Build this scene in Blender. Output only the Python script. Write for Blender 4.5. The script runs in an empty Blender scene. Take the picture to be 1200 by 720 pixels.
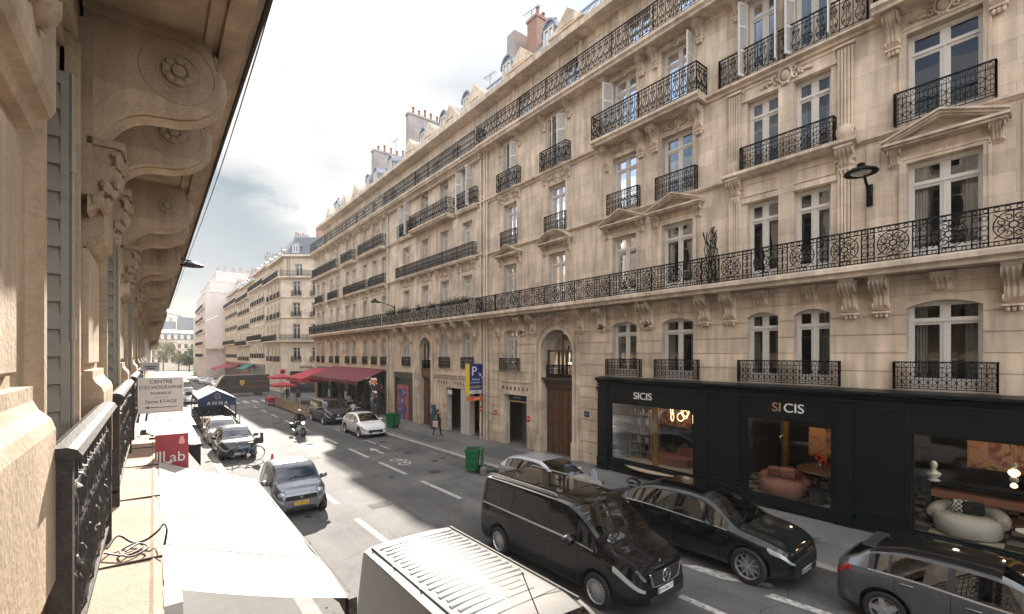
import bpy, bmesh, math, random
from mathutils import Vector, Matrix
R = math.radians
PI = math.pi
rnd = random.Random(7)
SC = bpy.context.scene
COL = SC.collection

# ---------------------------------------------------------------- camera
cam = bpy.data.cameras.new('camera')
cam.sensor_width = 36.0
cam.lens = 36.0 * 536 / 1200
cam.shift_y = 56 / 1200
cam.clip_start = 0.05
cam.clip_end = 3000
camo = bpy.data.objects.new('camera', cam)
COL.objects.link(camo)
camo.location = (0, 0, 5.0)
camo.rotation_euler = (R(90), 0, -math.atan(420 / 536))
SC.camera = camo

# ---------------------------------------------------------------- light
SUN = Vector((0.455, 1.95, 1.0)).normalized()
elev = math.asin(SUN.z)
azim = math.atan2(SUN.x, SUN.y)
world = bpy.data.worlds.new('World')
SC.world = world
world.use_nodes = True
wn = world.node_tree.nodes
wl = world.node_tree.links
wn.clear()
w_out = wn.new('ShaderNodeOutputWorld')
w_bg = wn.new('ShaderNodeBackground')
w_bg.inputs['Strength'].default_value = 0.15
sky = wn.new('ShaderNodeTexSky')
sky.sky_type = 'NISHITA'
sky.sun_disc = False
sky.sun_elevation = elev
sky.sun_rotation = azim
sky.air_density = 1.0
sky.dust_density = 1.5
w_tc = wn.new('ShaderNodeTexCoord')
w_map = wn.new('ShaderNodeMapping')
w_map.inputs['Scale'].default_value = (1.0, 1.0, 2.2)
w_noise = wn.new('ShaderNodeTexNoise')
w_noise.inputs['Scale'].default_value = 2.1
w_noise.inputs['Detail'].default_value = 9
w_noise.inputs['Roughness'].default_value = 0.56
w_noise.inputs['Distortion'].default_value = 0.25
w_cov = wn.new('ShaderNodeValToRGB')           # cloud cover
w_cov.color_ramp.elements[0].position = 0.36
w_cov.color_ramp.elements[1].position = 0.56
w_n2 = wn.new('ShaderNodeTexNoise')            # thick / thin parts of the clouds
w_n2.inputs['Scale'].default_value = 3.4
w_n2.inputs['Detail'].default_value = 8
w_n2.inputs['Roughness'].default_value = 0.6
w_shade = wn.new('ShaderNodeValToRGB')
w_shade.color_ramp.elements[0].position = 0.3
w_shade.color_ramp.elements[0].color = (0.74, 0.77, 0.79, 1)
w_shade.color_ramp.elements[1].position = 0.68
w_shade.color_ramp.elements[1].color = (1.20, 1.16, 1.11, 1)
w_sep = wn.new('ShaderNodeSeparateXYZ')
w_el = wn.new('ShaderNodeMapRange')            # clouds above the view brightened to fill the facades, kept dim in view
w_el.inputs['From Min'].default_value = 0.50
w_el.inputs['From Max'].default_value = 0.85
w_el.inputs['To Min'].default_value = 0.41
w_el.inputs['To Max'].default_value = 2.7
w_back = wn.new('ShaderNodeMapRange')          # unseen clouds behind the viewer, brightened as added fill for the facades
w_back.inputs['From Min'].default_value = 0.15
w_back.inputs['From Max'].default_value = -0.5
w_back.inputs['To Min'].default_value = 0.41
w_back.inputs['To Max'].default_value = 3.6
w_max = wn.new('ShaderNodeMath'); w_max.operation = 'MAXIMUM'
w_dot = wn.new('ShaderNodeVectorMath'); w_dot.operation = 'DOT_PRODUCT'   # glow of the sun through the cloud
w_dot.inputs[1].default_value = Vector((SUN.x + .10, SUN.y, SUN.z + .02)).normalized()
w_glow = wn.new('ShaderNodeMapRange')
w_glow.interpolation_type = 'SMOOTHSTEP'
w_glow.inputs['From Min'].default_value = 0.78
w_glow.inputs['From Max'].default_value = 1.0
w_glow.inputs['To Min'].default_value = 0.0
w_glow.inputs['To Max'].default_value = 0.5
w_add = wn.new('ShaderNodeMath'); w_add.operation = 'ADD'
w_cl = wn.new('ShaderNodeVectorMath'); w_cl.operation = 'SCALE'
w_skyS = wn.new('ShaderNodeVectorMath'); w_skyS.operation = 'SCALE'
w_skyS.inputs['Scale'].default_value = 0.25
w_cov2 = wn.new('ShaderNodeMath'); w_cov2.operation = 'MAXIMUM'
w_mix = wn.new('ShaderNodeMix'); w_mix.data_type = 'RGBA'
w_lim = wn.new('ShaderNodeVectorMath'); w_lim.operation = 'MINIMUM'
L_ = wl.new
L_(w_tc.outputs['Generated'], w_map.inputs['Vector'])
L_(w_map.outputs['Vector'], w_noise.inputs['Vector'])
L_(w_map.outputs['Vector'], w_n2.inputs['Vector'])
L_(w_noise.outputs['Fac'], w_cov.inputs['Fac'])
L_(w_n2.outputs['Fac'], w_shade.inputs['Fac'])
L_(w_tc.outputs['Generated'], w_sep.inputs[0])
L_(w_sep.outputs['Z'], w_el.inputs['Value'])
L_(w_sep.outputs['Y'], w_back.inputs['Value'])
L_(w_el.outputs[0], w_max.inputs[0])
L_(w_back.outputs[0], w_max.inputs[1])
L_(w_tc.outputs['Generated'], w_dot.inputs[0])
L_(w_dot.outputs['Value'], w_glow.inputs['Value'])
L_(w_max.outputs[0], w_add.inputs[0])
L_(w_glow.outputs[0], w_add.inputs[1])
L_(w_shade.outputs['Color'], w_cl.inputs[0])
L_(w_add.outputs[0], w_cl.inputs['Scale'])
L_(sky.outputs['Color'], w_skyS.inputs[0])
L_(w_cov.outputs['Color'], w_cov2.inputs[0])
w_g2 = wn.new('ShaderNodeMath'); w_g2.operation = 'MULTIPLY'; w_g2.inputs[1].default_value = 2.0
L_(w_glow.outputs[0], w_g2.inputs[0])
L_(w_g2.outputs[0], w_cov2.inputs[1])
L_(w_cov2.outputs[0], w_mix.inputs['Factor'])
L_(w_skyS.outputs[0], w_mix.inputs['A'])
L_(w_cl.outputs[0], w_mix.inputs['B'])
def sky_patch(prev, d, lo, hi, col, amt, nscale):
    dp = wn.new('ShaderNodeVectorMath'); dp.operation = 'DOT_PRODUCT'; dp.inputs[1].default_value = Vector(d).normalized()
    ns = wn.new('ShaderNodeTexNoise'); ns.inputs['Scale'].default_value = nscale; ns.inputs['Detail'].default_value = 8; ns.inputs['Roughness'].default_value = .58
    ad = wn.new('ShaderNodeMath'); ad.operation = 'MULTIPLY_ADD'; ad.inputs[1].default_value = (1-lo)*1.1; 
    mr = wn.new('ShaderNodeMapRange'); mr.interpolation_type = 'SMOOTHSTEP'; mr.inputs['From Min'].default_value = lo+(1-lo)*.5; mr.inputs['From Max'].default_value = hi+(1-lo)*.5; mr.inputs['To Max'].default_value = amt
    mx = wn.new('ShaderNodeMix'); mx.data_type = 'RGBA'; mx.inputs['B'].default_value = (*col, 1)
    L_(w_map.outputs['Vector'], ns.inputs['Vector']); L_(w_tc.outputs['Generated'], dp.inputs[0])
    L_(ns.outputs['Fac'], ad.inputs[0]); L_(dp.outputs['Value'], ad.inputs[2]); L_(ad.outputs[0], mr.inputs['Value'])
    L_(mr.outputs[0], mx.inputs['Factor']); L_(prev, mx.inputs['A'])
    return mx.outputs['Result']
res = sky_patch(w_mix.outputs['Result'], (.08,.98,.175), .976, .998, (.27,.36,.43), .85, 5.0)
res = sky_patch(res, (.56,.585,.60), .955, .992, (.36,.46,.58), .5, 5.0)
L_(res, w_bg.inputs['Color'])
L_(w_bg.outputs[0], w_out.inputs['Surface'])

sun = bpy.data.lights.new('sun', 'SUN')
sun.energy = 2.4
sun.angle = R(0.6)
sun.color = (1.0, 0.91, 0.80)
suno = bpy.data.objects.new('sun', sun)
COL.objects.link(suno)
suno.rotation_euler = SUN.to_track_quat('Z', 'Y').to_euler()

SC.view_settings.view_transform = 'Standard'
SC.view_settings.look = 'None'
SC.view_settings.exposure = 2.95
SC.view_settings.gamma = 1.0
SC.view_settings.use_curve_mapping = False
SC.cycles.max_bounces = 7
SC.cycles.diffuse_bounces = 4
SC.cycles.glossy_bounces = 3
SC.cycles.transparent_max_bounces = 8
SC.cycles.caustics_reflective = False
SC.cycles.caustics_refractive = False
SC.cycles.use_denoising = True
SC.cycles.sample_clamp_indirect = 4.0

# ---------------------------------------------------------------- mesh helper
class MB:
    """collects polygons and builds one mesh object"""
    def __init__(s):
        s.v = []; s.f = []; s.mi = []; s.m = 0
    def face(s, pts):
        b = len(s.v); s.v += [tuple(p) for p in pts]
        s.f.append(tuple(range(b, b + len(pts)))); s.mi.append(s.m)
    def box(s, x0, x1, y0, y1, z0, z1):
        b = len(s.v)
        s.v += [(x0,y0,z0),(x1,y0,z0),(x1,y1,z0),(x0,y1,z0),(x0,y0,z1),(x1,y0,z1),(x1,y1,z1),(x0,y1,z1)]
        for q in ((0,3,2,1),(4,5,6,7),(0,1,5,4),(1,2,6,5),(2,3,7,6),(3,0,4,7)):
            s.f.append(tuple(b + i for i in q)); s.mi.append(s.m)
    def cbox(s, c, d, bev=0.0, rz=0.0):
        """box by centre and size, edges chamfered, turned about z"""
        bm = bmesh.new()
        bmesh.ops.create_cube(bm, size=1.0)
        for v in bm.verts: v.co = Vector((v.co.x*d[0], v.co.y*d[1], v.co.z*d[2]))
        if bev: bmesh.ops.bevel(bm, geom=bm.edges[:], offset=bev, segments=2 if bev > .015 else 1, affect='EDGES', profile=0.5)
        s.addbm(bm, Matrix.Translation(c) @ Matrix.Rotation(rz, 4, 'Z'))
    def addbm(s, bm, mt=None):
        b = len(s.v)
        bm.verts.index_update()
        for v in bm.verts: s.v.append(tuple(mt @ v.co if mt else v.co))
        for f in bm.faces:
            s.f.append(tuple(b + v.index for v in f.verts)); s.mi.append(s.m)
        bm.free()
    def add(s, o, mt=None):
        b = len(s.v)
        s.v += [tuple(mt @ Vector(p)) if mt else p for p in o.v]
        s.f += [tuple(b + i for i in q) for q in o.f]; s.mi += o.mi
    def prism(s, prof, ax, a, b_, cap=True):
        """polygon extruded: ax 'x' -> prof in (y,z); 'y' -> (x,z); 'z' -> (x,y)"""
        def P(p, t):
            return (t,p[0],p[1]) if ax == 'x' else (p[0],t,p[1]) if ax == 'y' else (p[0],p[1],t)
        n = len(prof); b = len(s.v)
        s.v += [P(p, a) for p in prof] + [P(p, b_) for p in prof]
        for i in range(n):
            j = (i+1) % n
            s.f.append((b+i, b+j, b+n+j, b+n+i)); s.mi.append(s.m)
        if cap:
            s.f.append(tuple(b+i for i in reversed(range(n)))); s.mi.append(s.m)
            s.f.append(tuple(b+n+i for i in range(n))); s.mi.append(s.m)
    def tube(s, pts, r, n=6, closed=False, cap=True):
        pts = [Vector(p) for p in pts]
        rs = r if isinstance(r, (list, tuple)) else [r]*len(pts)
        N = len(pts); b = len(s.v)
        up = None
        for i, p in enumerate(pts):
            if closed: t = pts[(i+1) % N] - pts[i-1]
            else: t = pts[min(i+1, N-1)] - pts[max(i-1, 0)]
            if t.length < 1e-9: t = Vector((0,0,1))
            t.normalize()
            if up is None:
                up = Vector((0,0,1)) if abs(t.z) < .9 else Vector((1,0,0))
            a = up - t*up.dot(t)
            if a.length < 1e-4: a = t.orthogonal()
            a.normalize(); up = a
            c = t.cross(a)
            for k in range(n):
                w = 2*PI*(k+.5)/n
                s.v.append(tuple(p + (a*math.cos(w) + c*math.sin(w))*rs[i]))
        for i in range(N if closed else N-1):
            j = (i+1) % N
            for k in range(n):
                l = (k+1) % n
                s.f.append((b+i*n+k, b+i*n+l, b+j*n+l, b+j*n+k)); s.mi.append(s.m)
        if cap and not closed:
            s.f.append(tuple(b+k for k in reversed(range(n)))); s.mi.append(s.m)
            s.f.append(tuple(b+(N-1)*n+k for k in range(n))); s.mi.append(s.m)
    def lathe(s, prof, c=(0,0,0), n=16, ax='z', cap=True):
        """prof: (radius, height) pairs turned about an axis"""
        b = len(s.v); c = Vector(c)
        for r, h in prof:
            for k in range(n):
                w = 2*PI*k/n; x = r*math.cos(w); y = r*math.sin(w)
                p = (x,y,h) if ax == 'z' else (h,x,y) if ax == 'x' else (y,h,x)
                s.v.append(tuple(c + Vector(p)))
        for i in range(len(prof)-1):
            for k in range(n):
                l = (k+1) % n
                s.f.append((b+i*n+k, b+i*n+l, b+(i+1)*n+l, b+(i+1)*n+k)); s.mi.append(s.m)
        if cap:
            s.f.append(tuple(b+k for k in reversed(range(n)))); s.mi.append(s.m)
            e = b+(len(prof)-1)*n
            s.f.append(tuple(e+k for k in range(n))); s.mi.append(s.m)
    def blob(s, c, r, n=8, m=6, jit=0.0, rg=None):
        b = len(s.v)
        for i in range(m+1):
            ph = PI*i/m - PI/2
            for k in range(n):
                w = 2*PI*k/n
                j = 1 + (rg.uniform(-jit, jit) if jit and 0 < i < m else 0)
                s.v.append((c[0]+r[0]*math.cos(ph)*math.cos(w)*j, c[1]+r[1]*math.cos(ph)*math.sin(w)*j, c[2]+r[2]*math.sin(ph)*j))
        for i in range(m):
            for k in range(n):
                l = (k+1) % n
                s.f.append((b+i*n+k, b+i*n+l, b+(i+1)*n+l, b+(i+1)*n+k)); s.mi.append(s.m)
    def mesh(s, name, mats, smooth=None):
        me = bpy.data.meshes.new(name)
        me.from_pydata(s.v, [], s.f)
        if not isinstance(mats, (list, tuple)): mats = [mats]
        for m in mats: me.materials.append(m)
        if len(mats) > 1: me.polygons.foreach_set('material_index', s.mi)
        if smooth is not None:
            bm = bmesh.new(); bm.from_mesh(me)
            bmesh.ops.remove_doubles(bm, verts=bm.verts, dist=0.0004)
            bmesh.ops.recalc_face_normals(bm, faces=bm.faces)
            bm.to_mesh(me); bm.free()
            me.shade_smooth()
            me.set_sharp_from_angle(angle=R(smooth))
        me.update()
        return me
    def build(s, name, mats, parent=None, smooth=None, loc=None):
        return link(name, s.mesh(name, mats, smooth), parent, loc)

def link(name, me, parent=None, loc=None, rz=0.0, scale=None):
    o = bpy.data.objects.new(name, me)
    COL.objects.link(o)
    if parent: o.parent = parent
    if loc: o.location = loc
    if rz: o.rotation_euler = (0, 0, rz)
    if scale: o.scale = scale
    return o
def tag(o, label, cat, group=None, kind=None):
    o['label'] = label; o['category'] = cat
    if group: o['group'] = group
    if kind: o['kind'] = kind
    return o
def struct(o):
    o['kind'] = 'structure'; return o
def thing(name, label, cat, loc=(0,0,0), rz=0.0, group=None):
    o = bpy.data.objects.new(name, None)
    o.empty_display_size = .3
    COL.objects.link(o)
    o.location = loc; o.rotation_euler = (0,0,rz)
    return tag(o, label, cat, group)
def dup(o, parent=None, loc=None, rz=None, label=None):
    c = o.copy(); COL.objects.link(c)
    if parent: c.parent = parent
    if loc is not None: c.location = loc
    if rz is not None: c.rotation_euler[2] = rz
    if label: c['label'] = label
    for ch in list(o.children): dup(ch, c)
    return c
def gz(y, off=0.0):
    return -0.0125*y + off
def text(s, size, mat, parent, loc, rot, ext=.01, name='lettering', align='CENTER', sx=1.0, spacing=1.0):
    cu = bpy.data.curves.new(name, 'FONT')
    cu.body = s; cu.size = size; cu.extrude = ext; cu.align_x = align; cu.align_y = 'CENTER'
    cu.space_character = spacing
    tmp = bpy.data.objects.new('tmp', cu)
    me = bpy.data.meshes.new_from_object(tmp); me.materials.clear(); me.materials.append(mat)
    bpy.data.objects.remove(tmp); bpy.data.curves.remove(cu); me.name = name
    o = bpy.data.objects.new(name, me); COL.objects.link(o)
    if parent: o.parent = parent
    o.location = loc; o.rotation_euler = rot; o.scale = (sx,1,1)
    return o

# ---------------------------------------------------------------- materials
def newmat(name):
    m = bpy.data.materials.new(name); m.use_nodes = True
    nt = m.node_tree
    return m, nt, nt.nodes['Principled BSDF']
def simple(name, col, rough=.55, metal=0.0, coat=0.0, var=0.0, scale=6.0, bump=0.0, bscale=40.0, spec=.5, emit=None, es=0.0):
    m, nt, b = newmat(name); n = nt.nodes; l = nt.links.new
    b.inputs['Base Color'].default_value = (*col, 1)
    b.inputs['Roughness'].default_value = rough
    b.inputs['Metallic'].default_value = metal
    b.inputs['Coat Weight'].default_value = coat
    b.inputs['Coat Roughness'].default_value = 0.04
    b.inputs['Specular IOR Level'].default_value = spec
    if emit:
        b.inputs['Emission Color'].default_value = (*emit, 1); b.inputs['Emission Strength'].default_value = es
    if var or bump:
        tc = n.new('ShaderNodeTexCoord')
    if var:
        no = n.new('ShaderNodeTexNoise'); no.inputs['Scale'].default_value = scale; no.inputs['Detail'].default_value = 7
        no.inputs['Roughness'].default_value = .62
        mr = n.new('ShaderNodeMapRange'); mr.inputs['From Min'].default_value = .3; mr.inputs['From Max'].default_value = .7
        mr.inputs['To Min'].default_value = 1-var; mr.inputs['To Max'].default_value = 1+var*.8
        vm = n.new('ShaderNodeVectorMath'); vm.operation = 'SCALE'; vm.inputs[0].default_value = col
        l(tc.outputs['Object'], no.inputs['Vector']); l(no.outputs['Fac'], mr.inputs['Value'])
        l(mr.outputs[0], vm.inputs['Scale']); l(vm.outputs[0], b.inputs['Base Color'])
    if bump:
        nb = n.new('ShaderNodeTexNoise'); nb.inputs['Scale'].default_value = bscale; nb.inputs['Detail'].default_value = 6
        bp = n.new('ShaderNodeBump'); bp.inputs['Strength'].default_value = bump; bp.inputs['Distance'].default_value = .02
        l(tc.outputs['Object'], nb.inputs['Vector']); l(nb.outputs['Fac'], bp.inputs['Height'])
        l(bp.outputs[0], b.inputs['Normal'])
    return m
def stone(name, col, blocks=True, bw=1.15, bh=.52, grime=.40, mort=.75):
    """limestone: block to block tone, rain streaks, pitting, fine joints"""
    m, nt, b = newmat(name); n = nt.nodes; l = nt.links.new
    tc = n.new('ShaderNodeTexCoord')
    sp = n.new('ShaderNodeSeparateXYZ'); l(tc.outputs['Object'], sp.inputs[0])
    ad = n.new('ShaderNodeMath'); ad.operation = 'ADD'; l(sp.outputs['X'], ad.inputs[0]); l(sp.outputs['Y'], ad.inputs[1])
    cb = n.new('ShaderNodeCombineXYZ'); l(ad.outputs[0], cb.inputs['X']); l(sp.outputs['Z'], cb.inputs['Y'])
    br = n.new('ShaderNodeTexBrick')
    br.inputs['Scale'].default_value = 1.0
    br.inputs['Brick Width'].default_value = bw; br.inputs['Row Height'].default_value = bh
    br.inputs['Mortar Size'].default_value = .008 if blocks else 0.0
    br.inputs['Mortar Smooth'].default_value = .3
    br.inputs['Color1'].default_value = (.86,.845,.83,1); br.inputs['Color2'].default_value = (1.09,1.08,1.06,1)
    br.inputs['Mortar'].default_value = (mort,mort*.98,mort*.95,1)
    l(cb.outputs[0], br.inputs['Vector'])
    n1 = n.new('ShaderNodeTexNoise'); n1.inputs['Scale'].default_value = .55; n1.inputs['Detail'].default_value = 8; n1.inputs['Roughness'].default_value = .65
    l(tc.outputs['Object'], n1.inputs['Vector'])
    mp = n.new('ShaderNodeMapping'); mp.inputs['Scale'].default_value = (3.0, 3.0, .35); l(tc.outputs['Object'], mp.inputs['Vector'])
    n2 = n.new('ShaderNodeTexNoise'); n2.inputs['Scale'].default_value = 1.3; n2.inputs['Detail'].default_value = 6; l(mp.outputs[0], n2.inputs['Vector'])
    mx = n.new('ShaderNodeMath'); mx.operation = 'MULTIPLY'; l(n1.outputs['Fac'], mx.inputs[0]); l(n2.outputs['Fac'], mx.inputs[1])
    mr = n.new('ShaderNodeMapRange'); mr.inputs['From Min'].default_value = .14; mr.inputs['From Max'].default_value = .36
    mr.inputs['To Min'].default_value = 1-grime; mr.inputs['To Max'].default_value = 1.08
    l(mx.outputs[0], mr.inputs['Value'])
    n3 = n.new('ShaderNodeTexNoise'); n3.inputs['Scale'].default_value = 38; n3.inputs['Detail'].default_value = 4; l(tc.outputs['Object'], n3.inputs['Vector'])
    m3 = n.new('ShaderNodeMapRange'); m3.inputs['From Min'].default_value = .3; m3.inputs['From Max'].default_value = .7
    m3.inputs['To Min'].default_value = .9; m3.inputs['To Max'].default_value = 1.08; l(n3.outputs['Fac'], m3.inputs['Value'])
    mm = n.new('ShaderNodeMath'); mm.operation = 'MULTIPLY'; l(mr.outputs[0], mm.inputs[0]); l(m3.outputs[0], mm.inputs[1])
    v1 = n.new('ShaderNodeVectorMath'); v1.operation = 'MULTIPLY'; v1.inputs[1].default_value = col
    l(br.outputs['Color'], v1.inputs[0])
    v2 = n.new('ShaderNodeVectorMath'); v2.operation = 'SCALE'; l(v1.outputs[0], v2.inputs[0]); l(mm.outputs[0], v2.inputs['Scale'])
    l(v2.outputs[0], b.inputs['Base Color'])
    b.inputs['Roughness'].default_value = .88
    b.inputs['Specular IOR Level'].default_value = .25
    bp = n.new('ShaderNodeBump'); bp.inputs['Strength'].default_value = .35; bp.inputs['Distance'].default_value = .012
    l(n3.outputs['Fac'], bp.inputs['Height']); l(bp.outputs[0], b.inputs['Normal'])
    return m
def glassmat(name, tint=(.75,.8,.8), refl=1.0, rough=.0):
    """thin pane: fresnel mirror over a see-through tint"""
    m, nt, b = newmat(name); n = nt.nodes; l = nt.links.new
    n.remove(b)
    out = n['Material Output']
    tr = n.new('ShaderNodeBsdfTransparent'); tr.inputs[0].default_value = (*tint, 1)
    gl = n.new('ShaderNodeBsdfGlossy'); gl.inputs['Roughness'].default_value = rough; gl.inputs['Color'].default_value = (.95,.97,1,1)
    fr = n.new('ShaderNodeFresnel'); fr.inputs['IOR'].default_value = 1.55
    ma = n.new('ShaderNodeMath'); ma.operation = 'MULTIPLY_ADD'; ma.inputs[1].default_value = refl*1.6; ma.inputs[2].default_value = .02
    ma.use_clamp = True
    tcg = n.new('ShaderNodeTexCoord'); ng = n.new('ShaderNodeTexNoise'); ng.inputs['Scale'].default_value = 1.1; ng.inputs['Detail'].default_value = 1
    bg = n.new('ShaderNodeBump'); bg.inputs['Strength'].default_value = .08; bg.inputs['Distance'].default_value = .05
    l(tcg.outputs['Object'], ng.inputs['Vector']); l(ng.outputs['Fac'], bg.inputs['Height']); l(bg.outputs[0], gl.inputs['Normal'])
    mi = n.new('ShaderNodeMixShader')
    l(fr.outputs[0], ma.inputs[0]); l(ma.outputs[0], mi.inputs[0]); l(tr.outputs[0], mi.inputs[1]); l(gl.outputs[0], mi.inputs[2])
    l(mi.outputs[0], out.inputs['Surface'])
    return m
def ground(name, c1, c2, speck=.3, rough=.85, scale=.35, bump=.5, cracks=True):
    m, nt, b = newmat(name); n = nt.nodes; l = nt.links.new
    tc = n.new('ShaderNodeTexCoord')
    a = n.new('ShaderNodeTexNoise'); a.inputs['Scale'].default_value = scale; a.inputs['Detail'].default_value = 9; a.inputs['Roughness'].default_value = .62; a.inputs['Distortion'].default_value = .4
    l(tc.outputs['Object'], a.inputs['Vector'])
    rp = n.new('ShaderNodeValToRGB'); rp.color_ramp.elements[0].position = .33; rp.color_ramp.elements[1].position = .68
    rp.color_ramp.elements[0].color = (*c1, 1); rp.color_ramp.elements[1].color = (*c2, 1)
    l(a.outputs['Fac'], rp.inputs['Fac'])
    f = n.new('ShaderNodeTexNoise'); f.inputs['Scale'].default_value = 55; f.inputs['Detail'].default_value = 5; f.inputs['Roughness'].default_value = .7
    l(tc.outputs['Object'], f.inputs['Vector'])
    mr = n.new('ShaderNodeMapRange'); mr.inputs['From Min'].default_value = .3; mr.inputs['From Max'].default_value = .7
    mr.inputs['To Min'].default_value = 1-speck; mr.inputs['To Max'].default_value = 1+speck; l(f.outputs['Fac'], mr.inputs['Value'])
    v = n.new('ShaderNodeVectorMath'); v.operation = 'SCALE'; l(rp.outputs['Color'], v.inputs[0]); l(mr.outputs[0], v.inputs['Scale'])
    last = v
    if cracks:
        mp = n.new('ShaderNodeMapping'); mp.inputs['Scale'].default_value = (1.2, .12, 1); l(tc.outputs['Object'], mp.inputs['Vector'])
        wv = n.new('ShaderNodeTexNoise'); wv.inputs['Scale'].default_value = .8; wv.inputs['Detail'].default_value = 3; l(mp.outputs[0], wv.inputs['Vector'])
        m2 = n.new('ShaderNodeMapRange'); m2.inputs['From Min'].default_value = .35; m2.inputs['From Max'].default_value = .65
        m2.inputs['To Min'].default_value = .82; m2.inputs['To Max'].default_value = 1.15; l(wv.outputs['Fac'], m2.inputs['Value'])
        vo = n.new('ShaderNodeTexVoronoi'); vo.feature = 'DISTANCE_TO_EDGE'; vo.inputs['Scale'].default_value = .22
        dm = n.new('ShaderNodeVectorMath'); dm.operation = 'ADD'
        dn = n.new('ShaderNodeTexNoise'); dn.inputs['Scale'].default_value = .9; dn.inputs['Detail'].default_value = 5
        l(tc.outputs['Object'], dn.inputs['Vector']); l(tc.outputs['Object'], dm.inputs[0]); l(dn.outputs['Color'], dm.inputs[1])
        l(dm.outputs[0], vo.inputs['Vector'])
        m3 = n.new('ShaderNodeMapRange'); m3.inputs['From Min'].default_value = 0; m3.inputs['From Max'].default_value = .004
        m3.inputs['To Min'].default_value = .6; m3.inputs['To Max'].default_value = 1.0; l(vo.outputs['Distance'], m3.inputs['Value'])
        mm = n.new('ShaderNodeMath'); mm.operation = 'MULTIPLY'; l(m2.outputs[0], mm.inputs[0]); l(m3.outputs[0], mm.inputs[1])
        v2 = n.new('ShaderNodeVectorMath'); v2.operation = 'SCALE'; l(v.outputs[0], v2.inputs[0]); l(mm.outputs[0], v2.inputs['Scale'])
        last = v2
    l(last.outputs[0], b.inputs['Base Color'])
    b.inputs['Roughness'].default_value = rough
    b.inputs['Specular IOR Level'].default_value = .22
    bp = n.new('ShaderNodeBump'); bp.inputs['Strength'].default_value = bump; bp.inputs['Distance'].default_value = .01
    l(f.outputs['Fac'], bp.inputs['Height']); l(bp.outputs[0], b.inputs['Normal'])
    return m

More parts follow.
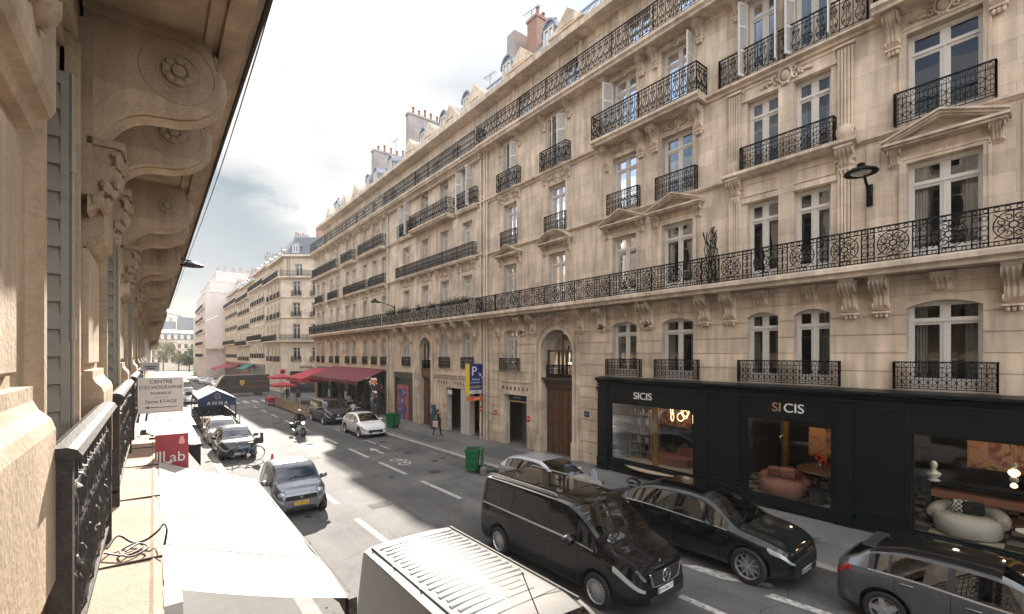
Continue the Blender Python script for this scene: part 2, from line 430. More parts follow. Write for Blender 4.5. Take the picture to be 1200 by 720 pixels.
def worn(name, c1, c2):
    m, nt, b = newmat(name); n = nt.nodes; l = nt.links.new
    tc = n.new('ShaderNodeTexCoord'); a = n.new('ShaderNodeTexNoise'); a.inputs['Scale'].default_value = 9; a.inputs['Detail'].default_value = 9; a.inputs['Roughness'].default_value = .75
    rp = n.new('ShaderNodeValToRGB'); rp.color_ramp.elements[0].position = .36; rp.color_ramp.elements[1].position = .56
    rp.color_ramp.elements[0].color = (*c2,1); rp.color_ramp.elements[1].color = (*c1,1)
    l(tc.outputs['Object'], a.inputs['Vector']); l(a.outputs['Fac'], rp.inputs['Fac']); l(rp.outputs['Color'], b.inputs['Base Color']); b.inputs['Roughness'].default_value = .8; b.inputs['Specular IOR Level'].default_value = .2
    return m
M = dict(
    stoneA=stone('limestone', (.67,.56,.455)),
    stoneR=stone('rusticated limestone', (.65,.535,.42), blocks=True, bw=1.6, bh=.51, mort=.9),
    stoneB=stone('pale limestone', (.68,.585,.49), grime=.3),
    stoneC=stone('grey limestone', (.67,.59,.50), grime=.36),
    stoneD=stone('far limestone', (.62,.535,.44), grime=.2),
    carved=stone('carved limestone', (.66,.55,.44), blocks=False, grime=.45),
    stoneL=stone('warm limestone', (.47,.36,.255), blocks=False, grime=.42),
    pinkwall=simple('pale render', (.62,.55,.52), .9, var=.12, scale=.6),
    cement=simple('chimney render', (.33,.30,.29), .9, var=.2, scale=1.2),
    brickred=None,
    zinc=simple('zinc sheet', (.30,.33,.38), .42, metal=.55, var=.15, scale=1.5),
    slate=simple('slate', (.10,.115,.14), .6, var=.3, scale=9),
    terra=simple('terracotta', (.22,.11,.08), .8, var=.2, scale=12),
    iron=simple('black wrought iron', (.006,.007,.009), .65, var=.25, scale=20, spec=.15),
    ironL=simple('weathered painted iron', (.055,.048,.044), .6, var=.35, scale=25, bump=.3, bscale=90, spec=.08),
    white=simple('white painted wood', (.60,.575,.54), .5, var=.08, scale=10),
    shutter=simple('white painted shutter', (.60,.59,.58), .55, var=.1, scale=5),
    shutL=simple('grey green painted shutter', (.25,.225,.185), .5, var=.15, scale=12),
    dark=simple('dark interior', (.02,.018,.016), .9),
    room=simple('room wall', (.09,.08,.07), .9),
    curtain=simple('linen curtain', (.46,.43,.38), .9, var=.15, scale=8),
    glass=glassmat('window glass', (.50,.53,.54), .75),
    shopglass=glassmat('shop window glass', (.90,.92,.90), .42),
    carglass=glassmat('car glass', (.20,.24,.25), 1.0),
    oak=simple('brown door wood', (.10,.045,.02), .45, var=.3, scale=7, bump=.25, bscale=30),
    shop=simple('black green painted wood', (.0045,.0075,.009), .36, var=.2, scale=3, spec=.25),
    brass=simple('brass', (.48,.27,.06), .3, metal=.85, var=.15, scale=12),
    chrome=simple('chrome', (.75,.76,.78), .12, metal=1.0),
    silver=simple('silver paint trim', (.55,.56,.58), .3, metal=.7),
    rubber=simple('tyre rubber', (.018,.018,.019), .8, var=.2, scale=30),
    plastic=simple('black plastic', (.016,.016,.018), .55),
    redglass=simple('red lamp glass', (.32,.012,.015), .12, coat=.8),
    lampglass=simple('clear lamp glass', (.36,.38,.40), .10, metal=.2, coat=.8),
    plate=simple('white number plate', (.72,.72,.72), .4),
    plateblue=simple('blue plate band', (.02,.06,.35), .4),
    plateyellow=simple('yellow number plate', (.75,.48,.03), .4),
    asphalt=ground('road asphalt', (.072,.072,.077), (.145,.14,.135), speck=.5),
    pave=ground('pavement asphalt', (.10,.098,.097), (.15,.145,.14), scale=.6),
    granite=ground('granite kerb', (.20,.19,.18), (.33,.31,.29), speck=.35, scale=2.5, cracks=False),
    marking=worn('worn road paint', (.50,.49,.47), (.11,.108,.105)),
    wineawn=simple('wine red awning canvas', (.15,.018,.035), .8, var=.15, scale=4),
    redawn=simple('red awning canvas', (.36,.025,.045), .8, var=.12, scale=4),
    canvas=simple('white awning canvas', (.45,.42,.38), .75, var=.18, scale=2.6, bump=.5, bscale=7),
    tancanvas=simple('tan awning canvas', (.36,.28,.21), .8, var=.2, scale=3),
    blue=simple('navy canvas', (.012,.028,.085), .7, var=.2, scale=4),
    greenbin=simple('green bin plastic', (.005,.15,.045), .38, var=.15, scale=6),
    pine=simple('pine planks', (.30,.19,.11), .7, var=.3, scale=6),
    black=simple('matt black', (.01,.01,.01), .8),
    skin=simple('skin', (.42,.25,.18), .6),
    hair=simple('dark hair', (.02,.014,.01), .6),
)
# ---------------------------------------------------------------- architecture kit (local frame: x along the street, y outward, z up)
def brickmat(name, c1, c2, mortar, w=.22, h=.075):
    m, nt, b = newmat(name); n = nt.nodes; l = nt.links.new
    tc = n.new('ShaderNodeTexCoord'); sp = n.new('ShaderNodeSeparateXYZ'); l(tc.outputs['Object'], sp.inputs[0])
    ad = n.new('ShaderNodeMath'); ad.operation = 'ADD'; l(sp.outputs['X'], ad.inputs[0]); l(sp.outputs['Y'], ad.inputs[1])
    cb = n.new('ShaderNodeCombineXYZ'); l(ad.outputs[0], cb.inputs['X']); l(sp.outputs['Z'], cb.inputs['Y'])
    br = n.new('ShaderNodeTexBrick'); br.inputs['Scale'].default_value = 1
    br.inputs['Brick Width'].default_value = w; br.inputs['Row Height'].default_value = h; br.inputs['Mortar Size'].default_value = .012
    br.inputs['Color1'].default_value = (*c1,1); br.inputs['Color2'].default_value = (*c2,1); br.inputs['Mortar'].default_value = (*mortar,1)
    l(cb.outputs[0], br.inputs['Vector']); l(br.outputs['Color'], b.inputs['Base Color']); b.inputs['Roughness'].default_value = .9
    return m
M['brickred'] = brickmat('red chimney brick', (.26,.09,.065), (.34,.14,.10), (.36,.32,.28))

def wall_cells(mb, x0, x1, z0, z1, ops, y=0.0, depth=.34):
    """wall face with real openings and reveals; ops = (xa, xb, za, zb)"""
    xs = sorted({x0, x1, *[v for o in ops for v in o[:2] if x0 < v < x1]})
    zs = sorted({z0, z1, *[v for o in ops for v in o[2:4] if z0 < v < z1]})
    for i in range(len(xs)-1):
        for k in range(len(zs)-1):
            cx = (xs[i]+xs[i+1])/2; cz = (zs[k]+zs[k+1])/2
            if any(o[0] < cx < o[1] and o[2] < cz < o[3] for o in ops): continue
            mb.face([(xs[i],y,zs[k]),(xs[i],y,zs[k+1]),(xs[i+1],y,zs[k+1]),(xs[i+1],y,zs[k])])
    for a, b, c, d in [o[:4] for o in ops]:
        a2, b2, c2, d2 = max(a,x0), min(b,x1), max(c,z0), min(d,z1)
        if a2 >= b2 or c2 >= d2: continue
        yb = y-depth
        mb.face([(a,y,c2),(a,yb,c2),(a,yb,d2),(a,y,d2)])
        mb.face([(b,y,c2),(b,y,d2),(b,yb,d2),(b,yb,c2)])
        if d <= z1: mb.face([(a,y,d),(a,yb,d),(b,yb,d),(b,y,d)])
        if c >= z0: mb.face([(a,y,c),(b,y,c),(b,yb,c),(a,yb,c)])
def rustic(mb, x0, x1, z0, z1, ops, row=.51, gap=.035, y=.0, t=.03):
    """stone courses standing proud of the wall with open horizontal joints between them"""
    n = max(1, round((z1-z0)/row)); row = (z1-z0)/n
    for k in range(n):
        a, b = z0+k*row+gap/2, z0+(k+1)*row-gap/2
        zs = sorted({a, b, *[v for o in ops for v in o[2:4] if a < v < b]})
        for i in range(len(zs)-1):
            c = (zs[i]+zs[i+1])/2
            cut = sorted([(o[0], o[1]) for o in ops if o[2] < c < o[3]])
            x = x0
            for p, q in cut + [(x1, x1)]:
                if p > x+.01: mb.box(x, min(p,x1), y, y+t, zs[i], zs[i+1])
                x = max(x, q)
def arch_fill(mb, xa, xb, ztop, rise, y0=-.34, y1=0.0, n=14):
    """spandrels that turn a square opening head into an arched one"""
    w = (xb-xa)/2; cx = (xa+xb)/2
    if rise >= w-.001: Rr = w; cz = ztop-w
    else: Rr = (w*w+rise*rise)/(2*rise); cz = ztop-Rr
    pts = []
    for i in range(n+1):
        x = xa + (xb-xa)*(.5-.5*math.cos(PI*i/n))
        pts.append((x, cz+math.sqrt(max(0, Rr*Rr-(x-cx)**2))))
    for i in range(n):
        a, b = pts[i], pts[i+1]
        mb.face([(a[0],y1,a[1]),(a[0],y1,ztop),(b[0],y1,ztop),(b[0],y1,b[1])])
        mb.face([(a[0],y1,a[1]),(b[0],y1,b[1]),(b[0],y0,b[1]),(a[0],y0,a[1])])
def mould(mb, x0, x1, z, prof):
    """moulding along x; prof = (out, dz) from bottom to top"""
    mb.prism([(-.05, z+prof[0][1])] + [(o, z+d) for o, d in prof] + [(-.05, z+prof[-1][1])], 'x', x0, x1)
CORN = [(0,0),(.05,.03),(.07,.10),(.16,.15),(.20,.17),(.20,.22),(.0,.25)]
def spiral(cx, cz, r, t0, turns, sgn=1, n=12, k=.78, y=0.0):
    return [(cx+r*(1-k*i/n)*math.cos(t0+sgn*2*PI*turns*i/n), y, cz+r*(1-k*i/n)*math.sin(t0+sgn*2*PI*turns*i/n)) for i in range(n+1)]
def ring(cx, cz, r, n=12, y=0.0):
    return [(cx+r*math.cos(2*PI*i/n), y, cz+r*math.sin(2*PI*i/n)) for i in range(n)]
def rail_unit(w, h, style, r):
    u = MB(); t = lambda p, q=r, c=False: u.tube(p, q, 4, closed=c, cap=False)
    if style == 'ring':
        for x in (.0, .13*w, .87*w): t([(x,0,0),(x,0,h)], r*1.15)
        for z in (.12*h, .87*h): t([(0,0,z),(w,0,z)])
        c, z, q = .5*w, .495*h, min(.36*h, .35*w)
        t(ring(c, z, q, 20), r, True); t(ring(c, z, q*.24, 10), r*1.3, True)
        for k in range(4):
            a = PI/2*k
            t([(c+q*.24*math.cos(a),0,z+q*.24*math.sin(a)), (c+q*1.02*math.cos(a),0,z+q*1.02*math.sin(a))])
            a += PI/4
            t([(c+q*.3*math.cos(a),0,z+q*.3*math.sin(a)), (c+q*1.35*math.cos(a),0,z+q*1.22*math.sin(a))])
            t(spiral(c+q*.6*math.cos(a+.35), z+q*.6*math.sin(a+.35), q*.25, a, 1.0, 1, 9))
            t(spiral(c+q*.6*math.cos(a-.35), z+q*.6*math.sin(a-.35), q*.25, a, 1.0, -1, 9))
        for i in range(6):
            t(ring((i+.5)*w/6, .935*h, .05*h, 8), r*.8, True); t(ring((i+.5)*w/6, .06*h, .05*h, 8), r*.8, True)
        for s_ in (.065, .935):
            for zz in (.25,.5,.75): t(ring(s_*w, zz*h, .055*w, 8), r*.8, True)
    elif style == 'lyre':
        t([(0,0,0),(0,0,h)], r*1.1)
        for z in (.10*h, .88*h): t([(0,0,z),(w,0,z)])
        for sg in (-1, 1):
            c = .5*w
            t([(c+sg*.05*w,0,.12*h),(c+sg*.30*w,0,.26*h),(c+sg*.36*w,0,.42*h),(c+sg*.12*w,0,.56*h),(c+sg*.28*w,0,.72*h),(c+sg*.1*w,0,.87*h)])
            t(spiral(c+sg*.24*w, .30*h, .17*w, PI/2, 1.2, sg, 10)); t(spiral(c+sg*.22*w, .72*h, .17*w, -PI/2, 1.2, -sg, 10))
        t([(.5*w,0,.1*h),(.5*w,0,.88*h)], r*.8)
        t(ring(.5*w, .94*h, .05*h, 8), r*.8, True)
    elif style == 'grid':
        t([(0,0,0),(0,0,h)], r)
        for z in (.10*h, .80*h): t([(0,0,z),(w,0,z)])
        for z in (.26,.55): t(ring(.5*w, z*h, .42*w, 9), r*.9, True)
        t(ring(.5*w, .90*h, .30*w, 8), r*.8, True)
        t([(.5*w,0,.1*h),(.5*w,0,.8*h)], r*.7)
    else:
        t([(0,0,0),(0,0,h)], r)
        t(ring(.5*w, .5*h, .36*w, 8), r*.9, True); t(ring(.5*w, .8*h, .3*w, 7), r*.8, True); t(ring(.5*w, .22*h, .3*w, 7), r*.8, True)
    return u
PERIOD = dict(ring=1.06, lyre=.34, grid=.17, bars=.2)
_rails = {}
def rail_mesh(L, h, style='ring', ret=0.0, r=.0105, mat=None):
    r = r*(1.35 if style == 'ring' else 1.22)
    key = (round(L,2), round(h,2), style, round(ret,2), r)
    if key in _rails: return _rails[key]
    mb = MB()
    def run(length, mt):
        n = max(1, round(length/PERIOD[style])); w = length/n
        u = rail_unit(w, h, style, r)
        for i in range(n): mb.add(u, mt @ Matrix.Translation((i*w,0,0)))
        b = MB(); b.box(0, length, -.022, .022, h-.012, h+.024); b.box(0, length, -.012, .012, 0, .022)
        for x in (0, length): b.box(x-.016, x+.016, -.016, .016, -.03, h)
        k = max(1, round(length/2.1))
        for i in range(1, k): b.box(i*length/k-.017, i*length/k+.017, -.017, .017, -.03, h)
        mb.add(b, mt)
    run(L, Matrix.Translation((-L/2,0,0)))
    if ret:
        run(ret, Matrix.Translation((-L/2,0,0)) @ Matrix.Rotation(-PI/2,4,'Z'))
        run(ret, Matrix.Translation((L/2,0,0)) @ Matrix.Rotation(-PI/2,4,'Z'))
    _rails[key] = mb.mesh('railing', mat or M['iron'])
    return _rails[key]

_cache = {}
def cached(key, fn):
    if key not in _cache: _cache[key] = fn()
    return _cache[key]
def frame_mesh(w, h, tr=.78, bot=.2, mull=.15):
    def mk():
        b = MB(); y0, y1 = -.30, -.235
        e = .085
        b.box(-w/2, -w/2+e, y0, y1+.02, 0, h); b.box(w/2-e, w/2, y0, y1+.02, 0, h)
        b.box(-w/2+e, w/2-e, y0, y1+.02, h-e, h); b.box(-w/2+e, w/2-e, y0, y1, 0, bot)
        if mull: b.box(-mull/2, mull/2, y0, y1, bot, h-e)
        if mull: b.box(-.025, .025, y1, y1+.025, bot*.3, h*tr if tr else h-e)
        if tr:
            b.box(-w/2+e, -mull/2, y0, y1, h*tr-.06, h*tr+.06); b.box(mull/2, w/2-e, y0, y1, h*tr-.06, h*tr+.06)
            b.box(-w/2+e, w/2-e, y1, y1+.035, h*tr-.015, h*tr+.03)
        for sg in (-1, 1):                 # inner rebates round each pane
            a, c = sorted((sg*mull/2, sg*(w/2-e)))
            for p, q in ((bot, (h*tr-.06) if tr else h-e),) + (((h*tr+.06, h-e),) if tr else ()):
                b.box(a, a+.03, y0+.01, y1-.012, p, q); b.box(c-.03, c, y0+.01, y1-.012, p, q)
                b.box(a+.03, c-.03, y0+.01, y1-.012, p, p+.03); b.box(a+.03, c-.03, y0+.01, y1-.012, q-.03, q)
        return b.mesh('window', M['white'])
    return cached(('fr', round(w,2), round(h,2), tr, bot, mull), mk)
def pane_mesh(w, h):
    def mk():
        b = MB(); b.face([(-w/2+.05,-.275,.03),(w/2-.05,-.275,.03),(w/2-.05,-.275,h-.04),(-w/2+.05,-.275,h-.04)])
        return b.mesh('pane', M['glass'])
    return cached(('pn', round(w,2), round(h,2)), mk)
def curtain_mesh(w, h, kind):
    def mk():
        b = MB(); rg = random.Random(kind)
        def cloth(xa, xb, z0, z1, y=-.42):
            n = 14; p = []
            for i in range(n+1): p.append((xa+(xb-xa)*i/n, y+.025*math.sin(i*2.1+kind)))
            for i in range(n): b.face([(*p[i],z0),(*p[i+1],z0),(*p[i+1],z1),(*p[i],z1)])
        if kind == 0: cloth(-w*.47, -w*.24, .05, h*.97); cloth(w*.26, w*.47, .05, h*.97)
        elif kind == 1: cloth(-w*.47, w*.47, h*.62, h*.98)
        elif kind == 2: cloth(-w*.47, w*.47, .05, h*.97, -.40)
        else: cloth(-w*.47, -w*.05, .05, h*.97)
        return b.mesh('curtain', M['curtain'])
    return cached(('ct', round(w,2), round(h,2), kind), mk)
def shutter_mesh(w, h):
    def mk():
        b = MB()
        b.box(0, .06, -.02, .02, 0, h); b.box(w-.06, w, -.02, .02, 0, h)
        for z in (0, h*.33, h*.66, h-.08): b.box(.06, w-.06, -.02, .02, z, z+.08)
        k = int(h/.06)
        for i in range(k):
            z = .08+i*(h-.16)/k
            b.face([(.06,-.016,z),(w-.06,-.016,z),(w-.06,.014,z+.045),(.06,.014,z+.045)])
        return b.mesh('shutter', M['shutter'])
    return cached(('sh', round(w,2), round(h,2)), mk)
def window(parent, x, z, w, h, cur=None, tr=.78, bot=.2, mull=.15, y=0.0, shut=None):
    o = link('window', frame_mesh(w, h, tr, bot, mull), parent, (x, y, z))
    link('pane', pane_mesh(w, h), o)
    if cur is not None: link('curtain', curtain_mesh(w, h, cur), o)
    if shut:                                # leaves folded in the reveal: angles (left, right), degrees
        for sg, a in zip((-1, 1), shut):
            if a is None: continue
            s = link('shutter', shutter_mesh(w*.5, h-.1), o, (sg*w*.5, -.03, .05))
            s.rotation_euler[2] = R(a) if sg < 0 else R(180-a)
    return o
def console_mesh(w=.30, h=.85, d=.55, mat='carved', drop=True):
    def mk():
        b = MB()
        prof = [(0,0),(d*.96,0),(d*.98,-.10*h),(d*.93,-.22*h),(d*.78,-.33*h),(d*.55,-.44*h),(d*.42,-.56*h),(d*.36,-.70*h),(d*.33,-.82*h),(d*.2,-.93*h),(0,-h)]
        b.prism(list(reversed(prof)), 'x', -w/2, w/2)
        for sg in (-1, 1):
            b.lathe([(.001,0),(.19*h,0),(.19*h,.025),(.12*h,.035),(.07*h,.02),(.05*h,.05),(.001,.05)], (sg*w/2 - (.05 if sg < 0 else 0), d*.74, -.2*h), 14, 'x', cap=False)
            b.lathe([(.001,0),(.10*h,0),(.10*h,.03),(.001,.03)], (sg*w/2-(.03 if sg < 0 else 0), d*.26, -.84*h), 12, 'x', cap=False)
        for i in range(3):                    # channels down the front
            x = (i-1)*w*.3
            b.tube([(x,y+.004,z) for y, z in prof[2:9]], .026, 5)
        b.box(-w/2-.05, w/2+.05, 0, d+.04, 0, .07); b.box(-w/2-.025, w/2+.025, 0, d+.01, -.05, 0)
        if drop:
            b.box(-w/2-.03, w/2+.03, 0, d*.36, -h-.05, -h)
            for i in range(3): b.blob(((i-1)*w*.32, d*.18, -h-.1), (.05,.07,.08), 7, 5)
        return b.mesh('console', M[mat], smooth=35)
    return cached(('co', w, h, d, mat, drop), mk)
def cartouche_mesh(s=1.0, seed=0):
    def mk():
        b = MB(); rg = random.Random(seed)
        b.blob((0,.06*s,0), (.17*s,.10*s,.22*s), 12, 8)
        b.tube([(.23*s*math.cos(a), .07*s, .29*s*math.sin(a)) for a in [2*PI*i/18 for i in range(18)]], .045*s, 6, closed=True)
        for sg in (-1, 1):
            for (x, z, r, t) in ((.33,.16,.13,1.1),(.36,-.14,.12,1.0),(.56,-.02,.10,1.2)):
                b.tube(spiral(sg*x*s, z*s, r*s, PI/2, t, sg, 12, .75, .06*s), [.05*s*(1-.5*i/12) for i in range(13)], 6)
            for i in range(5): b.blob((sg*(.5+.1*i)*s, .04*s, (-.10+.03*rg.uniform(-2,2))*s), (.075*s,.05*s,.06*s), 7, 5, .15, rg)
        for i in range(5): b.blob(((i-2)*.09*s, .07*s, (.33-.03*abs(i-2))*s), (.045*s,.06*s,.09*s), 7, 5)
        for i in range(3): b.blob(((i-1)*.1*s, .07*s, -.32*s), (.06*s,.06*s,.08*s), 7, 5)
        return b.mesh('cartouche', M['carved'], smooth=60)
    return cached(('ca', s, seed), mk)
def pediment_mesh(w, kind='tri', out=.30, rise=.46):
    def mk():
        b = MB(); e = w/2
        b.box(-e, e, -.02, out, 0, .07); b.box(-e+.05, e-.05, -.02, out-.07, -.06, 0)
        n = 10
        def zz(x):
            if kind == 'tri': return rise*(1-abs(x)/e)
            Rr = (e*e+rise*rise)/(2*rise); return math.sqrt(max(0, Rr*Rr-x*x))-(Rr-rise)
        xs = [-e+2*e*i/(2*n) for i in range(2*n+1)] if kind != 'tri' else [-e, 0, e]
        for i in range(len(xs)-1):
            x0, x1 = xs[i], xs[i+1]; z0, z1 = .07+zz(x0), .07+zz(x1)
            for (o, lo, hi) in ((out, .04, .10), (out-.06, -.03, .04), (out-.12, -.08, -.03)):
                b.face([(x0,o,z0+lo),(x1,o,z1+lo),(x1,o,z1+hi),(x0,o,z0+hi)])
                b.face([(x0,-.02,z0+hi),(x0,o,z0+hi),(x1,o,z1+hi),(x1,-.02,z1+hi)])
                b.face([(x0,-.02,z0+lo),(x1,-.02,z1+lo),(x1,o,z1+lo),(x0,o,z0+lo)])
            for xx, z_, sd in ((x0, z0, i == 0), (x1, z1, i == len(xs)-2)):
                if sd: b.face([(xx,-.02,z_-.05),(xx,out,z_-.02),(xx,out,z_+.1),(xx,-.02,z_+.1)])
            b.face([(x0,.05,.06),(x1,.05,.06),(x1,.05,z1),(x0,.05,z0)])
        return b.mesh('pediment', M['stoneA'])
    return cached(('pd', round(w,2), kind, out, rise), mk)
def surround(mb, x, w, z0, z1, t=.15, p=.06):
    for sg in (-1, 1):
        a, b = sorted((x+sg*w/2, x+sg*(w/2+t))); mb.box(a, b, 0, p, z0, z1)
        a, b = sorted((x+sg*(w/2+t*.6), x+sg*(w/2+t))); mb.box(a, b, p, p+.025, z0, z1+t*.6)
    mb.box(x-w/2-t*.6, x+w/2+t*.6, 0, p, z1, z1+t); mb.box(x-w/2-t, x+w/2+t, p-.01, p+.025, z1+t*.6, z1+t)
def fluted(mb, x, w, z0, z1, p=.07):
    mb.box(x-w/2, x+w/2, 0, p*.6, z0, z1)
    n = 5; s = w/n
    for i in range(n): mb.box(x-w/2+i*s+s*.16, x-w/2+(i+1)*s-s*.16, p*.6, p, z0+.1, z1-.12)
    mb.box(x-w/2-.03, x+w/2+.03, 0, p+.04, z1-.08, z1); mb.box(x-w/2-.02, x+w/2+.02, 0, p+.03, z0, z0+.09)
def panel(mb, x0, x1, z0, z1, p=.03):
    mb.box(x0, x1, 0, p, z0, z0+.05); mb.box(x0, x1, 0, p, z1-.05, z1); mb.box(x0, x0+.05, 0, p, z0+.05, z1-.05); mb.box(x1-.05, x1, 0, p, z0+.05, z1-.05)
def chimney(parent, x, y, z, lx, ly, h, mat, pots=6, seed=1):
    b = MB(); b.box(-lx/2, lx/2, -ly/2, ly/2, 0, h); b.box(-lx/2-.07, lx/2+.07, -ly/2-.07, ly/2+.07, h, h+.14); b.box(-lx/2-.03, lx/2+.03, -ly/2-.03, ly/2+.03, h+.14, h+.2)
    c = b.build('chimney', mat, parent, loc=(x,y,z)); rg = random.Random(seed)
    for i in range(pots):
        u = (i+.5)/pots-.5
        p = cached(('pot', i % 3), lambda: (lambda q: (q.lathe([(.13,0),(.12,.08),(.10,.12),(.095,.42+.12*(i%3)),(.13,.45+.12*(i%3)),(.13,.52+.12*(i%3)),(.08,.53+.12*(i%3))], n=9), q.mesh('chimney_pot', M['terra'], 40))[1])(MB()))
        link('chimney_pot', p, c, (u*lx*.9 if lx > ly else rg.uniform(-.05,.05), u*ly*.9 if ly >= lx else 0, h+.2))
    return c
def antenna(parent, x, y, z, h=1.6):
    b = MB(); b.tube([(0,0,0),(0,0,h)], .022, 5); b.tube([(-.7,0,h*.93),(.6,.2,h*.93)], .014, 4)
    for i in range(7):
        t = -.65+i*.2; b.tube([(t,-.22,h*.93),(t,.25,h*.93)], .009, 4)
    return b.build('antenna', M['iron'], parent, loc=(x,y,z))
def roof(parent, x0, x1, y0, z0, y1, z1, mat=None, back=-10.0, ribs=True):
    """steep mansard slope then a low zinc top, with standing seams"""
    b = MB(); zt = z1+.5
    b.face([(x0,y0,z0),(x1,y0,z0),(x1,y1,z1),(x0,y1,z1)]); b.face([(x0,y1,z1),(x1,y1,z1),(x1,back,zt),(x0,back,zt)])
    b.face([(x0,y0,z0),(x0,y1,z1),(x0,back,zt),(x0,back,z0)]); b.face([(x1,y0,z0),(x1,back,z0),(x1,back,zt),(x1,y1,z1)])
    b.face([(x0,back,z0),(x0,back,zt),(x1,back,zt),(x1,back,z0)])
    if ribs:
        n = int((x1-x0)/.6); ln = math.hypot(y1-y0, z1-z0); ny, nz = (z1-z0)/ln*.03, -(y1-y0)/ln*.03
        for i in range(1, n):
            x = x0+(x1-x0)*i/n
            b.prism([(y0,z0),(y0+ny,z0+nz),(y1+ny,z1+nz),(y1,z1)], 'x', x-.012, x+.012)
    b.box(x0, x1, y1-.06, y1+.06, z1-.03, z1+.07)
    return b.build('roof', mat or M['zinc'], parent)
def dormer(parent, x, y, z, w=1.1, h=1.5, round_=True):
    b = MB(); d = 1.6; n = 10
    pr = [(-w/2,0),(w/2,0),(w/2,h*.62)] + [(w/2*math.cos(PI*i/n), h*.62+(h*.38)*math.sin(PI*i/n)) for i in range(1, n)] + [(-w/2,h*.62)] if round_ else [(-w/2,0),(w/2,0),(w/2,h*.75),(0,h),(-w/2,h*.75)]
    b.prism(pr, 'y', -d, 0)
    pr2 = [(p[0]*1.14, p[1]*1.06 if p[1] > .01 else 0) for p in pr]
    m = len(pr)
    for i in range(2, m):                     # moulded hood round the face
        j = (i+1) % m
        a, c, e, f = pr[i], pr[j], pr2[j], pr2[i]
        if j == 0: break
        b.face([(a[0],.1,a[1]),(c[0],.1,c[1]),(e[0],.1,e[1]),(f[0],.1,f[1])]); b.face([(f[0],.1,f[1]),(e[0],.1,e[1]),(e[0],-d,e[1]),(f[0],-d,f[1])])
        b.face([(a[0],.1,a[1]),(a[0],0,a[1]),(c[0],0,c[1]),(c[0],.1,c[1])])
    o = b.build('dormer', M['zinc'], parent, loc=(x,y,z))
    link('window', frame_mesh(w*.72, h*.72, None, .1, .07), o, (0,.31,.12)); link('pane', pane_mesh(w*.72, h*.72), o, (0,.295,.12))
    q = MB(); q.box(-w*.34, w*.34, .001, .004, .14, h*.8); q.build('backing', M['dark'], o)
    return o
def pipe(parent, x, y, z0, z1, r=.055, mat=None):
    b = MB(); b.tube([(x,y,z0),(x,y,z1)], r, 8)
    for z in [z0+1+2.4*i for i in range(int((z1-z0)/2.4))]: b.lathe([(r*1.3,-.03),(r*1.3,.03)], (x,y,z), 8)
    return b.build('drainpipe', mat or M['stoneB'], parent, smooth=40)
LV = dict(mez=(4.05,6.42), f2=(7.5,10.15), f3=(11.15,13.62), f4=(14.45,17.05), f5=(17.62,20.1))
# ---------------------------------------------------------------- ground (falls 1.25 per cent away from the viewer)
def strip(name, mat, x0, x1, y0, y1, off, edge=None, n=40):
    b = MB()
    ys = [y0+(y1-y0)*i/n for i in range(n+1)]
    for i in range(n):
        a, c = ys[i], ys[i+1]
        b.face([(x0,a,gz(a,off)),(x1,a,gz(a,off)),(x1,c,gz(c,off)),(x0,c,gz(c,off))])
        if edge: 
            for x in edge: b.face([(x,a,gz(a,off)),(x,c,gz(c,off)),(x,c,gz(c,off-.3)),(x,a,gz(a,off-.3))])
    return struct(b.build(name, mat))
b = MB()
b.face([(-900,-300,gz(-300,-.02)),(900,-300,gz(-300,-.02)),(900,1500,gz(1500,-.02)),(-900,1500,gz(1500,-.02))])
struct(b.build('ground', M['asphalt']))
strip('road', M['asphalt'], 2.55, 12.1, -30, 330, 0)
strip('pavement_right', M['pave'], 12.4, 17.5, -30, 61, .14)
strip('pavement_left', M['pave'], -1.5, 2.25, -30, 330, .14)
strip('kerb_right', M['granite'], 12.1, 12.4, -30, 61, .144, (12.1,))
strip('kerb_left', M['granite'], 2.25, 2.55, -30, 330, .144, (2.55,))
strip('pavement_far', M['pave'], 12.4, 22, 93, 330, .14)
strip('kerb_far', M['granite'], 12.1, 12.4, 84, 330, .144, (12.1,))
# painted markings
b = MB(); rg = random.Random(3)
def mark(x0, x1, y0, y1, off=.006):
    b.face([(x0,y0,gz(y0,off)),(x1,y0,gz(y0,off)),(x1,y1,gz(y1,off)),(x0,y1,gz(y1,off))])
def poly(pts, off=.006): b.face([(x,y,gz(y,off)) for x, y in pts])
for (y0, y1) in ((23.1,26.1),(18.6,21.7),(14.1,17.2),(28.2,30.6),(35.0,37.2),(39.9,42.2),(45,47.7),(50.2,52.6),(55.2,57.6),(2.4,5.4),(-3,0)):
    mark(8.62, 8.80, y0, y1)
for (y0, y1) in ((27.8,31.5),(16.3,17.8),(20.6,22.3),(11.5,14.4)): mark(4.95, 5.13, y0, y1)
def arrow(x, y, s=1.0, d=-1):            # straight-ahead arrow pointing down the street
    poly([(x-.09*s,y),(x+.09*s,y),(x+.09*s,y+d*1.5*s),(x-.09*s,y+d*1.5*s)]); poly([(x-.32*s,y+d*1.5*s),(x+.32*s,y+d*1.5*s),(x,y+d*2.5*s)])
